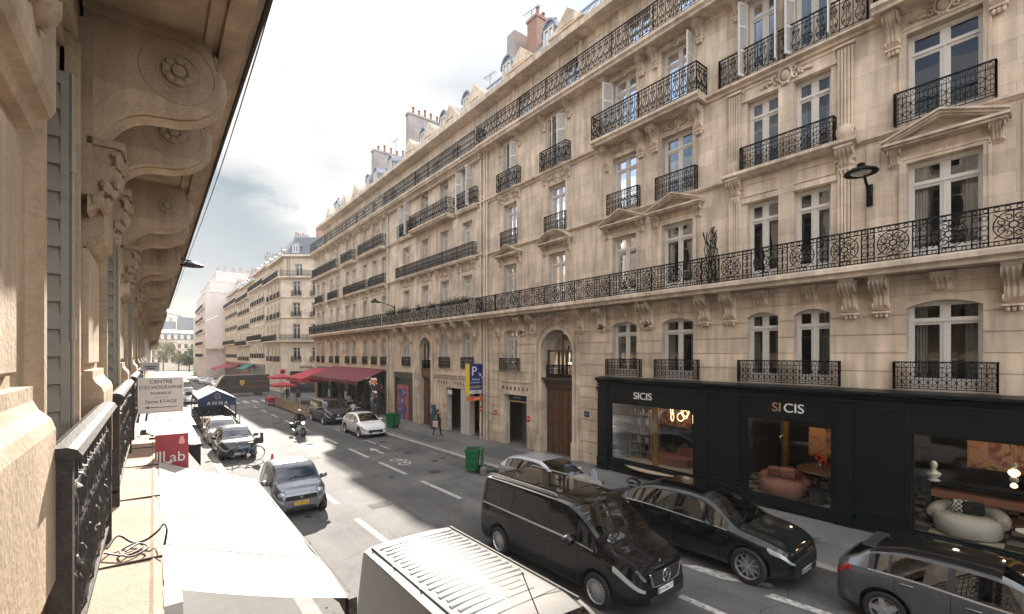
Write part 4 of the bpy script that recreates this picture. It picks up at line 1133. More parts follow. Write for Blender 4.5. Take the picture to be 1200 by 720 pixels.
Cb = midblock('apartment_building', 'grey stone apartment building above the wine red brasserie awning, at the street corner', 37.42, 60.6, colsC, (M['stoneC'], M['stoneR']), opsC, 33,
    dict(big=False, top=True, pil=(), r3=((38.0,41.6),(42.4,48.9),(51.0,54.4),(56.4,59.6)), r4=((38.0,43.9,.6),(45.5,49.0,.6),(50.9,60.5,.5)), toprail='bars',
         dorm=((40,'d'),(43.5,'d'),(48.2,'ped'),(51.8,'ped'),(45.6,'d'),(55.5,'d'),(57.6,'ped'))))
# party wall chimneys
chimney(B, 37.0, -4.0, 20.5, .55, 5.2, 5.4, M['cement'], 8, 2); chimney(B, 31.5, -6.5, 23.5, .7, 2.5, 2.2, M['cement'], 5, 5)
chimney(Cb, 45.0, -4.0, 20.5, .6, 5.2, 5.0, M['cement'], 7, 6); chimney(Cb, 59.2, -3.5, 21, .6, 3.0, 3.0, M['cement'], 5, 9)
q = MB(); q.box(22.7,23.5,-7.5,-2.0,20.5,25.6); q.build('party_wall', M['cement'], B)
antenna(B, 28.2, -4, 24.0, 2.2); antenna(Cb, 44.5, -3.6, 25.5, 1.6)
pipe(B, 23.35, .16, -.3, 17.2, .06); pipe(Cb, 37.62, .16, -.6, 17.2, .055)
# B ground floor: carriage door, parking mouths, painted lettering band
d = MB(); cx = 30.9
for sg in (-1, 1):
    d.box(cx+sg*.46-.44, cx+sg*.46+.44, -.4, -.33, -1.0, 3.3)
    for z0, z1 in ((-.3,.6),(.8,2.0),(2.15,3.1)): d.box(cx+sg*.46-.3, cx+sg*.46+.3, -.33, -.29, z0, z1)
d.box(cx-.92, cx+.92, -.42, -.15, 3.3, 3.9); d.box(cx-.92, cx+.92, -.42, -.1, 3.8, 3.95)
for x in (-.86,-.3,.3,.86): d.box(cx+x-.05, cx+x+.05, -.4, -.33, 3.95, 6.0)
d.build('carriage_door', M['oak'], B)
d = MB(); d.face([(29.98,-.39,3.9),(31.82,-.39,3.9),(31.82,-.39,6.3),(29.98,-.39,6.3)]); d.build('pane', M['glass'], B)
railing(B, cx, -.15, 3.98, 1.7, .6, 'grid', 0, .011)
d = MB(); n = 16
for rr, yy, hh in ((.94,.08,.3),(1.24,.12,.09)):
    A1 = [(cx-rr,-1.0)]+[(cx-rr*math.cos(PI*i/n), 5.36+rr*math.sin(PI*i/n)) for i in range(n+1)]+[(cx+rr,-1.0)]
    A2 = [(cx-rr-hh,-1.0)]+[(cx-(rr+hh)*math.cos(PI*i/n), 5.36+(rr+hh)*math.sin(PI*i/n)) for i in range(n+1)]+[(cx+rr+hh,-1.0)]
    for i in range(len(A1)-1):
        p, q, r_, s_ = A1[i], A1[i+1], A2[i+1], A2[i]
        d.face([(p[0],yy,p[1]),(s_[0],yy,s_[1]),(r_[0],yy,r_[1]),(q[0],yy,q[1])]); d.face([(p[0],yy,p[1]),(q[0],yy,q[1]),(q[0],0,q[1]),(p[0],0,p[1])]); d.face([(s_[0],yy,s_[1]),(s_[0],0,s_[1]),(r_[0],0,r_[1]),(r_[0],yy,r_[1])])
d.build('door_arch', M['stoneR'], B)
d = MB(); d.box(23.2, 29.5, .03, .075, 2.75, 3.4); d.box(23.15, 29.5, .03, .14, 3.42, 3.6); d.box(23.15, 29.5, .03, .2, 3.6, 3.68); d.box(27.65, 29.5, .03, .10, -1, 2.75)
for i in range(17): d.box(23.25+i*.365, 23.25+i*.365+.345, .075, .083, 2.8, 3.36)
d.build('lettering_band', M['stoneR'], B)
for i, ch in enumerate('CRAP'): text(ch, .3, M['iron'], B, (27.6+i*.365, .085, 3.08), (R(90),0,PI), .012, 'letter')
for i, ch in enumerate('CILBUP'): text(ch, .3, M['iron'], B, (24.7+i*.365, .085, 3.08), (R(90),0,PI), .012, 'letter')
d = MB(); d.box(25.85, 27.65, -1.27, -1.2, -1.2, 2.75); d.box(26.3, 26.45, -1.2, -.4, -1.2, 2.7); d.build('passage_back', M['dark'], B)
d = MB(); d.box(24.78, 25.82, -.25, .06, -1.1, 2.7); d.box(25.2, 25.26, .06, .1, -1.0, 2.6); d.build('passage_pier', simple('white plaster pier', (.5,.48,.45), .8, var=.1), B)
d = MB(); d.box(23.35, 24.75, -1.27, -1.2, -1.2, 2.6); d.build('parking_poster', simple('white poster board', (.45,.48,.52), .6), B)
d = MB()
for x0, x1, z0, z1 in ((23.36,23.62,-1,2.5),(24.2,24.45,.9,1.1),(23.8,24.0,1.15,1.3)): d.box(x0, x1, -1.2, -1.19, z0, z1)
d.build('poster_print', M['blue'], B)
d = MB()
for x0, x1, z0, z1 in ((24.0,24.35,1.45,1.6),(23.7,23.9,.9,1.05)): d.box(x0, x1, -1.2, -1.19, z0, z1)
d.build('poster_print', M['signred'], B)
noentry(B, 27.9, .11, 1.5, .13); noentry(B, 23.22+.0, .2, 1.7, .17)
d = MB(); d.box(27.0, 27.5, .0, .06, 2.3, 2.6); d.build('exit_sign', simple('white lit sign', (.6,.62,.6), .4), B)
# grey shopfront with a painted panel
d = MB(); d.box(33.0, 36.7, -.35, -.28, -1.2, 3.6); d.box(33.0,33.15,-.28,-.1,-1.2,3.6); d.box(36.55,36.7,-.28,-.1,-1.2,3.6); d.box(33,36.7,-.28,-.08,3.1,3.6); d.box(33.1,33.9,-.28,-.2,-1.0,2.9)
d.build('shop_shutter', simple('slate grey paint', (.05,.06,.065), .5, var=.15), B)
d = MB(); d.box(34.3, 36.5, -.27, -.22, -.75, 2.5); p_ = d.build('painted_panel', simple('orange red panel', (.42,.10,.06), .6, var=.2, scale=5), B)
d = MB(); rg = random.Random(8)
for zz, x, r in ((1.9,35.0,.36),(1.9,35.85,.33),(1.2,35.4,.42),(.55,34.95,.36),(.5,35.85,.38),(-.1,35.4,.4),(-.45,34.9,.25)):
    d.lathe([(.001,0),(r,0),(r,.012),(.001,.012)], (x,-.22,zz), 16, 'y', False)
d.build('painted_discs', simple('cobalt blue paint', (.03,.08,.28), .6, var=.5, scale=7), p_)
d = MB()
for zz, x, r in ((1.9,35.0,.16),(1.2,35.4,.2),(.5,35.85,.17),(-.1,35.4,.15)): d.lathe([(.001,0),(r,0),(r,.01),(.001,.01)], (x,-.207,zz), 14, 'y', False)
d.build('painted_spots', simple('pale blue paint', (.25,.35,.5), .6, var=.4, scale=9), p_)
# flower boxes on B's long balcony
for k_, (x, w) in enumerate(((24.6,1.3),(26.3,2.0),(28.6,.9),(30.6,.6),(33.2,1.8),(35.6,1.4))):
    t = thing('flower_box', 'flower box ' + ['with green trailing plant at the near end of the balcony rail','with bright pink geraniums, second along the balcony rail','with a few sparse pink flowers above the tall wooden door','smallest on the rail, mostly leaves','with wide red flowering plant beyond the wall lamp','bushy green at the far end of the balcony rail'][k_], 'flower box', (16-.72, x, 8.28), PI/2, 'flower boxes along the balcony')
    q = MB(); q.box(-w/2, w/2, -.08, .08, -.02, .14); q.build('planter', M['iron'], t)
    q = MB(); q2 = MB()
    for i in range(int(150*w)):
        c = Vector((rg.uniform(-w/2,w/2), rg.gauss(0,.09), .1+abs(rg.gauss(0,.14)))); d1 = Vector((rg.gauss(0,1),rg.gauss(0,1),rg.gauss(0,1))).normalized()*.05; d2 = d1.orthogonal().normalized()*.035
        (q2 if rg.random() < .22 and k_ != 5 else q).face([c-d1, c+d2, c+d1, c-d2])
    q.build('leaves', simple('geranium leaves', (.04,.09,.025), .7, var=.3, scale=8), t)
    q2.build('flowers', simple('pink flowers', (.5,.06,.12), .7, var=.3, scale=9), t)
# brasserie front under C
bf = thing('brasserie', 'dark grey brasserie front with open bays under the wine red awning', 'shopfront', (16,0,0), PI/2)
d = MB(); d.box(38.2, 59.4, -1.25, -1.18, -1.2, 3.5); d.build('back_wall', simple('dark grey green paint', (.03,.038,.04), .6, var=.2), bf)
d = MB()
for x in (38.3,40.0,43.3,45.6,48.2,51.0,54.0,57.0,59.3): d.box(x-.22, x+.22, -.35, .06, -1.2, 3.2)
d.box(38.1, 59.5, -.35, .08, 3.05, 3.6); d.box(38.1, 59.5, -.3, .02, -1.2, -.2) if False else None
d.build('frame', simple('slate green paint', (.045,.055,.058), .5, var=.2), bf)
d = MB()
for a, c in ((40.3,43.0),(45.9,47.9)): d.box(a, c, -.9, -.85, -.2, 1.0); 
for a, c in ((41,42.4),(52,53.4)): d.box(a, c, -1.17, -1.1, 1.2, 2.3)
d.build('counter', simple('warm counter wood', (.25,.15,.08), .5, var=.3), bf)
for a in (40.25,48.6,54.3): d = MB(); d.face([(a,-.2,-.6),(a+2.2,-.2,-.6),(a+2.2,-.2,2.9),(a,-.2,2.9)]); d.build('pane', M['glass'], bf)
q = MB(); q.lathe([(.33,0),(.33,.05),(.27,.05),(.27,0)], (0,0,0), 20, 'y', False); o = q.build('round_sign', simple('red neon ring', (.5,.06,.06), .4), bf, loc=(39.1,.12,2.05)); q = MB(); q.box(-.12,.12,.0,.04,-.05,.06); q.build('mark', M['white'], o)
bl = MB(); rg = random.Random(4)
for i in range(22): bl.blob((rg.uniform(40,43), rg.uniform(-.6,.2), rg.uniform(2.2,2.9)), (.05,.05,.05), 6, 4)
bl.build('string_lights', simple('warm bulbs', (.7,.6,.4), .3, emit=(1,.75,.4), es=.12), bf)
def awning(name, label, mat, y0, y1, xw, zw, xo, zo, val=.28, side=True, group=None, face='right', rod=True):
    t = thing(name, label, 'awning', (0,0,0), 0, group)
    q = MB(); n = 10
    for i in range(n):
        a, c = y0+(y1-y0)*i/n, y0+(y1-y0)*(i+1)/n
        for k_ in range(4):
            f0, f1 = k_/4, (k_+1)/4; sag = lambda f: -.05*math.sin(PI*f)
            q.face([(xw+(xo-xw)*f0,a,zw+(zo-zw)*f0+sag(f0)),(xw+(xo-xw)*f1,a,zw+(zo-zw)*f1+sag(f1)),(xw+(xo-xw)*f1,c,zw+(zo-zw)*f1+sag(f1)),(xw+(xo-xw)*f0,c,zw+(zo-zw)*f0+sag(f0))])
    q.build('canopy', mat, t, smooth=30)
    q = MB(); m = int(abs(y1-y0)/.4)
    for i in range(m):
        a, c = y0+(y1-y0)*i/m, y0+(y1-y0)*(i+1)/m
        q.face([(xo,a,zo),(xo,c,zo),(xo,c,zo-val),(xo,(a+c)/2,zo-val*1.15),(xo,a,zo-val)])
    if side:
        for y in (y0, y1): q.face([(xw,y,zw),(xo,y,zo),(xo,y,zo-val),(xw+(xo-xw)*.1,y,zo-val)]) if side == 2 else None
    q.build('valance', mat, t)
    q = MB()
    for y in (y0+.15, (y0+y1)/2, y1-.15): q.tube([(xw,y,zw-.5),(xw+(xo-xw)*.5,y,(zw+zo)/2-.25),(xo,y,zo-.04)], .025, 5)
    q.tube([(xo,y0,zo-.02),(xo,y1,zo-.02)], .03, 6)
    q.build('folding_arm', M['ironL'], t)
    return t
awning('brasserie_awning', 'long wine red awning over the brasserie terrace, near one of the two', M['wineawn'], 38.0, 53.0, 15.9, 3.75, 13.4, 2.75)
awning('brasserie_awning', 'bright red awning at the brasserie corner, beyond the long wine red one', M['redawn'], 53.3, 60.2, 15.9, 3.4, 12.6, 2.35, .4, 2)
q = MB(); q.box(37.95,38.05,.1,2.5,2.9,3.4)
# parking blade sign
t = thing('parking_sign', 'blue projecting car park sign with a white P, yellow edge and orange foot', 'sign', (0,0,0))
q = MB(); q.box(14.96, 15.9, 23.25, 23.5, 2.62, 4.45); q.build('panel', simple('sign blue', (.01,.025,.16), .35), t)
q = MB(); q.box(14.86, 14.96, 23.22, 23.53, 2.55, 4.47); q.build('edge', simple('sign yellow', (.7,.5,.02), .4), t)
q = MB(); q.box(14.94, 15.9, 23.24, 23.51, 2.22, 2.45); q.build('foot', simple('sign orange', (.65,.12,.02), .4), t)
q = MB(); q.box(14.98, 15.88, 23.243, 23.25, 2.64, 2.86); q.build('white_strip', M['white'], t)
q = MB(); q.box(15.9, 16.05, 23.33, 23.42, 4.2, 4.3); q.box(15.9, 16.05, 23.33, 23.42, 2.7, 2.8); q.build('bracket', M['iron'], t)
W_ = simple('sign white', (.75,.75,.75), .4)
text('P', .78, W_, t, (15.3, 23.245, 3.98), (R(90),0,0), .004, 'letter'); text('Marbeuf', .17, W_, t, (15.43, 23.245, 3.5), (R(90),0,0), .003); text('Champs-Elysées', .115, W_, t, (15.43, 23.245, 3.32), (R(90),0,0), .003)
text('OUVERT', .22, simple('sign amber', (.7,.6,.2), .4), t, (15.43, 23.243, 3.03), (R(90),0,0), .003); text('indigo', .16, M['blue'], t, (15.43, 23.241, 2.75), (R(90),0,0), .003); text('24h/24', .14, W_, t, (15.5, 23.238, 2.34), (R(90),0,0), .003)
q = MB(); q.tube([(15.62,23.245,3.9),(15.74,23.245,3.78)], .022, 4); q.face([(15.64,23.242,3.72),(15.80,23.242,3.72),(15.80,23.242,3.88)]); q.build('arrow', W_, t)
# wall lanterns
def wall_lamp(label, y, z, out):
    t = thing('wall_lamp', label, 'street lamp', (16,y,z), PI/2, 'street lamps on wall brackets')
    q = MB(); q.box(-.07,.07,0,.12,-.75,-.15); q.tube([(0,.1,-.45),(0,.35,-.2),(0,out*.7,.0),(0,out,.02)], .035, 6); q.build('bracket', M['iron'], t)
    q = MB(); q.lathe([(.05,.22),(.10,.18),(.08,.12),(.16,.09),(.36,.0),(.40,-.06),(.38,-.08),(.33,-.05),(.02,.0)], (0,out,.05), 18, 'z', False); q.build('lamp_shade', M['iron'], t, smooth=40)
    q = MB(); q.blob((0,out,.0), (.24,.24,.07), 12, 6); q.build('lamp_glass', M['lampglass'], t, smooth=60)
wall_lamp('black disc street lamp on the near facade, beside the large right hand window', 3.94, 9.95, .85)
wall_lamp('street lamp on a long arm beside the flower boxes, farther down the street', 36.3, 9.3, 1.75)
q = MB(); q.tube([(15.95,3.94,9.2),(15.95,3.94,7.5)], .025, 6)
# ---------------------------------------------------------------- corner building and the row beyond it
def far_window(w, h):
    def mk():
        b = MB(); b.m = 0; e = .09
        for x0, x1, z0, z1 in ((-w/2,-w/2+e,0,h),(w/2-e,w/2,0,h),(-w/2+e,w/2-e,h-e,h),(-w/2+e,w/2-e,0,.3),(-.07,.07,.3,h-e)): b.box(x0,x1,-.28,-.2,z0,z1)
        b.box(-w/2+e,-.07,-.28,-.21,h*.76,h*.76+.08); b.box(.07,w/2-e,-.28,-.21,h*.76,h*.76+.08)
        b.m = 1; b.face([(-w/2,-.26,0),(w/2,-.26,0),(w/2,-.26,h),(-w/2,-.26,h)])
        return b.mesh('window', [M['white'], M['fglass']])
    return cached(('fw', round(w,2), round(h,2)), mk)
M['fglass'] = simple('dark far glass', (.02,.024,.03), .06, spec=.8)
def far_block(e, L, cols, mats, dz=0.0, rot=0.0, loc=(0,0,0), base=-1.6, rail='bars', w=1.15, seed=1, top=True):
    """one facade wing of a far building, built in its own frame and turned into place"""
    lv = [(4.1,6.4),(7.5,10.1),(11.2,13.5),(14.5,16.9)]
    mt = Matrix.Translation(loc) @ Matrix.Rotation(rot, 4, 'Z')
    def put(o, x=0, y=0, z=0):
        o.location = mt @ Vector((x,y,z+dz)); o.rotation_euler[2] = rot; return o
    ops = [(x-w/2, x+w/2, a, c) for x in cols for a, c in lv]
    mb = MB(); wall_cells(mb, 0, L, base-dz, 17.4, ops)
    for z in (7.1,10.95,14.2,17.1): mould(mb, 0, L, z, [(.02,0),(.1,.04),(.2,.12),(.2,.2),(.02,.24)])
    for x in cols:
        for a, c in lv[1:]: surround(mb, x, w, a, c, .16, .06)
    put(mb.build('wall', mats, e))
    ab = MB(); wall_cells(ab, 0, L, 17.4, 21, [(x-w/2,x+w/2,17.7,19.8) for x in cols], y=-.8, depth=.3); mould(ab, 0, L, 20.9, [(-.8,0),(-.7,.05),(-.55,.15),(-.55,.25),(-.8,.3)]); put(ab.build('attic_wall', mats, e))
    c = MB(); c.prism([(-1.2,base-dz),(-1.2,20.9),(-9,20.9),(-9,base-dz)], 'x', .03, L-.03); put(c.build('interior', M['room'], e))
    for x in cols:
        for a, c_ in lv: put(link('window', far_window(w, c_-a), e), x, 0, a)
        put(link('window', far_window(w, 2.1), e), x, -.8, 17.7)
        for a in (4.1, 11.2, 14.5): put(link('railing', rail_mesh(w+.35, .85, rail, .2, .016), e), x, .22, a)
    for z, out in ((7.16,.8),(17.3,.6)):
        s = MB(); s.prism([(-.02,z),(out,z+.12),(out,z+.3),(-.02,z+.3)], 'x', 0, L); o = put(s.build('balcony', mats, e))
        link('railing', rail_mesh(L-.1, .95, rail, 0, .016), o, (L/2, out-.06, z+.32))
def far_roof(e, x0, x1, y0, y1, z0, z1): roof(e, x0, x1, y0, z0, y1, z1, M['slate'], -9, False)
D1 = thing('corner_apartment_building', 'pale stone corner apartment building with slate roof, across the side street', 'building', (16,0,0), PI/2)
far_block(D1, 13.2, (1.6,4.2,7.2,10.4), M['stoneD'], -.2, 0, (79.9,0,0), seed=3)
a_ = math.atan2(-(.787), .617)
# oblique end: from (16,79.9) towards (24.6,73.1) in world terms
th = math.atan2(-6.75, 8.6)
Lf = 11.0
# local frame of the parent: x = world y, y = -(world x - 16)
fx = Vector((-.617, -.787, 0))      # direction of the oblique face in the parent's frame (world (.787,-.617))
ang = math.atan2(-fx.y, -fx.x)      # the wing's own +x must run so that its outward side faces the street mouth
far_block(D1, Lf, (1.4,3.6,5.6,8.6), M['stoneD'], -.2, ang, (79.9+fx.x*Lf, fx.y*Lf, 0), seed=4)
rb = MB(); zt = 21
for p in ((),): pass
pts = [(93.1,-.6),(80.2,-.6),(73.6,-8.2),(80,-14),(93.1,-9)]
ins = [(93.1,-2.4),(81.2,-2.4),(76.0,-8.4),(81.5,-12),(93.1,-8)]
for i in range(len(pts)):
    j = (i+1) % len(pts)
    rb.face([(*pts[i],20.95),(*pts[j],20.95),(*ins[j],24.3),(*ins[i],24.3)])
rb.face([(*p,24.3) for p in ins]); rb.build('roof', M['slate'], D1)
for x, y, r_ in ((79.3,-2.0,PI*.25),(76.4,-5.2,ang)):
    o = dormer(D1, x, y, 21.3, 1.3, 1.7); o.rotation_euler[2] = r_
for x in (84,87.5,91): dormer(D1, x, -1.0, 21.2, 1.0, 1.4)
chimney(D1, 81.5, -7.5, 23.5, .9, 3.4, 2.8, M['brickred'], 8, 2); chimney(D1, 88, -5, 23.5, .8, 2.6, 2.4, M['cement'], 6, 5); antenna(D1, 81.2, -8.6, 26.5, 3.0)
q = MB(); q.box(0,0.1,0,.1,0,.1)
fs = text('ARTHUR & PAUL', .55, simple('bronze letters', (.12,.07,.03), .5), D1, (0,0,0), (R(90),0,ang+PI), .03)
fs.location = Vector((79.9,0,3.05)) + fx*5.0 + Vector((-.787,.617,0))*.12; fs.rotation_euler = (R(90),0,ang+PI)
q = MB()
for x0, x1 in ((1.0,4.6),(5.4,9.6)): q.box(x0,x1,.02,.05,-1.4,2.4)
o = q.build('shop_window', M['fglass'], D1); o.location = Vector((79.9,0,0))+fx*Lf; o.rotation_euler[2] = ang
far_shop = [M['shop'], simple('dark red shop paint', (.14,.02,.02), .5), simple('dark green shop paint', (.02,.06,.05), .5)]
rowspec = [('far_apartment_building','cream apartment building with dark balconies, first beyond the corner one',93.1,16.5,(1.6,4.1,6.6,9.4,12.0,14.6),.3,M['stoneB']),
           ('far_apartment_building','beige apartment building third in the row beyond the side street',109.7,18,(1.8,4.6,7.4,10.2,13,15.8),-.4,M['stoneC']),
           ('far_apartment_building','apartment building with long dark balconies next to the tall pink wall',127.8,24,(2,5.2,8.4,11.6,14.8,18,21.4),.2,M['stoneD'])]
for nme, lab, y0, L, cols, dz, mt in rowspec:
    e = thing(nme, lab, 'building', (16,0,0), PI/2)
    far_block(e, L, cols, mt, dz, 0, (y0,0,0), -2.8, seed=int(y0))
    rf_ = roof(e, y0, y0+L, -.6, 21+dz, -2.6, 23.6+dz, M['zinc'], -9, False)
    for i in range(int(L/4)): dormer(e, y0+2+i*4.0, -1.0, 21.2+dz, 1.1, 1.4)
    chimney(e, y0+L-.3, -4.5, 22.5+dz, .7, 3.6, 3.2, M['cement'], 6, int(y0)); chimney(e, y0+L*.45, -5, 22.5+dz, .7, 2.4, 2.8, M['brickred'], 5, int(y0)+1)
    q = MB(); q.box(y0+.4, y0+L-.4, .02, .07, -2.6, 3.2); q.build('shopfront', far_shop[int(y0) % 3], e)
Pk = thing('pink_rendered_building', 'tall pale pink rendered building standing forward at the far end of the row', 'building', (0,0,0))
q = MB(); q.box(11.4, 30, 152.5, 185, -4, 22.5); q.box(12.4, 30, 153, 185, 22.5, 25.6); q.box(14, 30, 154, 185, 25.6, 28.5); q.build('wall', M['pinkwall'], Pk)
q = MB(); q.box(11.3, 30.1, 152.4, 185.1, 22.5, 22.75); q.box(12.3, 30.1, 152.9, 185.1, 25.6, 25.85); q.box(13.9,30.1,153.9,185.1,28.5,28.8); q.build('parapet', M['pinkwall'], Pk)
for k in range(8):
    q = MB(); q.box(14.4+k*1.9-.35, 14.4+k*1.9+.35, 154.5, 155.2, 28.7, 30.0+.5*(k % 2)); q.build('chimney', M['cement'], Pk)
for z in (4.5,8,11.5,15,18.5):
    q = MB(); q.box(10.75,11.4,154,183,z-.35,z-.15); b_ = q.build('balcony', M['pinkwall'], Pk); link('railing', rail_mesh(28.6,.9,'bars',0,.016), b_, (10.8,168.5,z-.13), PI/2)
    for x in (12.6,14.9): o = link('window', far_window(1.0,1.8), Pk, (x,152.28,z)); o.rotation_euler[2] = PI
    for y in (156,160,164,168,172,176,180):
        o = link('window', far_window(1.3, 2.1), Pk, (11.2, y, z)); o.rotation_euler[2] = PI/2
q = MB(); q.box(11.0, 15.9, 151.2, 152.4, 6.6, 6.9); bk = q.build('balcony', M['stoneD'], Pk)
# more of the row beyond, and the far mansard building closing the street
e = thing('far_apartment_building', 'last apartment building of the row, beyond the pink wall', 'building', (0,0,0))
q = MB(); q.box(14, 30, 186, 250, -5, 21); q.build('wall', M['stoneD'], e); q = MB(); q.prism([(14,21),(16.5,24.5),(30,25)], 'y', 186, 250); q.build('roof', M['slate'], e)
F = thing('mansard_building', 'long grey roofed mansard building closing the end of the street', 'building', (0,0,0))
q = MB(); ops = [(x-.8,x+.8,z,z+2.6) for x in [-26+3.1*i for i in range(24)] for z in (.5,4.6,8.8)]
wall_cells(q, -28, 48, -5, 13.6, ops, y=0, depth=.4)
for z in (3.6,7.8,12.0,13.3): mould(q, -28, 48, z, [(.02,0),(.3,.1),(.3,.3),(.02,.35)])
o = q.build('wall', M['stoneB'], F); o.location = (20,330,0); o.rotation_euler[2] = PI
q = MB(); q.box(-28,48,330.5,331,-5,13.6); q.build('interior', M['fglass'], F)
q = MB(); q.prism([(330.2,13.6),(331.8,17.6),(342,19.5),(345,13.6)], 'x', -28, 48); q.build('roof', M['slate'], F)
q = MB(); q.prism([(331.6,17.5),(332,17.9),(340,19.7),(340,19.4)], 'x', -28, 48); q.build('roof_top', M['zinc'], F)
for i in range(22):
    q = MB(); x = -24+3.1*i; q.box(x-.8,x+.8,329.9,332,14,16.4); q.box(x-.95,x+.95,329.8,332,16.4,16.7); q.build('dormer', M['stoneB'], F)
G = thing('rear_rooftops', 'dark blue slate roofs and chimneys rising behind the mansard building', 'building', (0,0,0))
q = MB(); q.box(-30, 50, 380, 400, -5, 22); q.build('wall', M['stoneC'], G)
q = MB(); q.prism([(380,22),(384,27.5),(396,28),(400,22)], 'x', -30, 12); q.prism([(378,22),(383,30.5),(396,31),(400,22)], 'x', 13, 50); q.build('roof', M['slate'], G)
for x, h in ((-10,3),(3,2.5),(9,3.2),(14,5),(18,3),(24,4)):
    chimney(G, x, 385, 26.5, 2.2, 1.2, h, M['cement'], 5, int(x+20))
# ---------------------------------------------------------------- trees at the end of the street
def leafmat(name, c):
    m, nt, b = newmat(name); n = nt.nodes; l = nt.links.new
    oi = n.new('ShaderNodeTexCoord'); no = n.new('ShaderNodeTexNoise'); no.inputs['Scale'].default_value = .8; l(oi.outputs['Object'], no.inputs['Vector'])
    mr = n.new('ShaderNodeMapRange'); mr.inputs['From Min'].default_value = .3; mr.inputs['From Max'].default_value = .7; mr.inputs['To Min'].default_value = .6; mr.inputs['To Max'].default_value = 1.5; l(no.outputs['Fac'], mr.inputs['Value'])
    v = n.new('ShaderNodeVectorMath'); v.operation = 'SCALE'; v.inputs[0].default_value = c; l(mr.outputs[0], v.inputs['Scale']); l(v.outputs[0], b.inputs['Base Color'])
    b.inputs['Roughness'].default_value = .6
    b.inputs['Transmission Weight'].default_value = 0
    return m
LEAF = [leafmat('yellowing leaves', (.14,.13,.03)), leafmat('green leaves', (.05,.085,.025)), leafmat('dull green leaves', (.075,.09,.035))]
def tree(label, x, y, h, r, mat, seed, n=2600):
    t = thing('broadleaf_tree', label, 'tree', (x,y,gz(y)), 0, 'trees at the end of the street')
    rg = random.Random(seed); q = MB(); q.tube([(0,0,0),(.1,.05,h*.3),(0,.1,h*.62)], [.28,.22,.1], 8)
    cl = []
    for i in range(9):
        a = rg.uniform(0,6.28); rr = r*rg.uniform(.25,.75); z = h*rg.uniform(.42,.86); cl.append((Vector((rr*math.cos(a), rr*math.sin(a), z)), r*rg.uniform(.35,.6)))
        q.tube([(0,0,h*rg.uniform(.25,.45)),(cl[-1][0].x*.6,cl[-1][0].y*.6,z*.85),tuple(cl[-1][0])], [.12,.07,.03], 5)
    q.build('trunk', simple('bark', (.07,.055,.045), .9, var=.3) if 'bark' not in M else M['bark'], t)
    q = MB()
    for i in range(n):
        c, cr = cl[i % len(cl)]; d = Vector((rg.gauss(0,1),rg.gauss(0,1),rg.gauss(0,1))).normalized()*cr*(rg.random()**.45); p = c+d
        d1 = Vector((rg.gauss(0,1),rg.gauss(0,1),rg.gauss(0,.7))).normalized()*.30; d2 = d1.orthogonal().normalized()*.2
        q.face([p-d1,p+d2,p+d1,p-d2])
    q.build('crown', mat, t)
M['bark'] = simple('bark', (.07,.055,.045), .9, var=.3)
tree('yellowing round tree left of the street end', 3.5, 268, 15.5, 5.6, LEAF[0], 1)
tree('full green tree against the pink wall at the street end', 15.5, 262, 16.0, 4.6, LEAF[1], 2)
tree('low dull green tree between the yellowing tree and the green one', 9.5, 275, 9.5, 4.0, LEAF[2], 3, 1500)
tree('small yellowing tree at the far left of the street end', -3.5, 255, 10, 4.0, LEAF[0], 4, 1500)
tree('dark low tree below the green one', 12.5, 250, 8.5, 3.2, LEAF[1], 5, 1300)
# ---------------------------------------------------------------- furniture shop front at the foot of the near building
S = thing('storefront', 'black green wooden furniture shopfront with large display windows and brass letters', 'storefront', (16,0,0), PI/2)
WIN = [(9.13,13.05,.50),(4.75,7.25,.40),(-.95,2.99,.36),(-5.6,-2.6,.36)]
xs0, xs1, ZT = -7.9, 13.70, 4.02
d = MB()
ops = [(a, c, z, 2.97) for a, c, z in WIN]
wall_cells(d, xs0, xs1, -.5, 3.85, ops, y=.36, depth=.16)
d.face([(xs1,.36,-.5),(xs1,.36,3.85),(xs1,0,3.85),(xs1,0,-.5)])
d.build('timber_front', M['shop'], S)
d = MB()
mould(d, xs0, xs1+.06, 3.74, [(.36,0),(.40,.03),(.42,.10),(.50,.14),(.54,.17),(.54,.24),(.03,.30)])
d.box(xs0, xs1+.03, .36, .43, 3.64, 3.70)
d.build('cornice', M['shop'], S)
PIL = [(13.14,13.70),(8.58,9.06),(7.45,7.99),(4.24,4.66),(3.14,3.60),(-1.62,-1.1),(-2.5,-2.0),(-6.3,-5.8)]
for a, c in PIL:
    d = MB(); d.box(a, c, .36, .42, .5, 3.5); d.box(a-.03, c+.03, .36, .46, 3.40, 3.46); d.box(a-.05, c+.05, .36, .49, 3.50, 3.58); d.box(a-.02, c+.02, .36, .45, -.5, .42)
    d.box(a-.03, c+.03, .36, .47, .42, .50); d.box(a-.04, c+.04, .36, .48, -.5, .06); d.box(a-.02,c+.02,.36,.445,.62,.66)
    d.build('pilaster', M['shop'], S)
d = MB(); d.box(xs0, xs1, .36, .41, .06, .12); d.box(xs0, xs1, .36, .40, -.5, .06)
for (a, b_) in ((7.99,8.58),(3.60,4.24),(-2.0,-1.62)): d.box(a, b_, .36, .405, .60, .66); d.box(a, b_, .36, .39, .42, .5)
d.build('plinth', M['shop'], S)
for a, c, z in WIN:
    d = MB(); t_ = .06
    for (x0, x1, z0, z1) in ((a, a+t_, z, 2.97),(c-t_, c, z, 2.97),(a+t_, c-t_, z, z+t_),(a+t_, c-t_, 2.97-t_, 2.97)): d.box(x0, x1, .24, .30, z0, z1)
    f_ = d.build('window_frame', M['shop'], S)
    d = MB(); d.face([(a,.27,z),(c,.27,z),(c,.27,2.97),(a,.27,2.97)]); d.build('pane', M['shopglass'], f_)
bl = simple('brushed gold letters', (.55,.38,.22), .3, metal=.6); cr = simple('cream letters', (.72,.70,.66), .4)
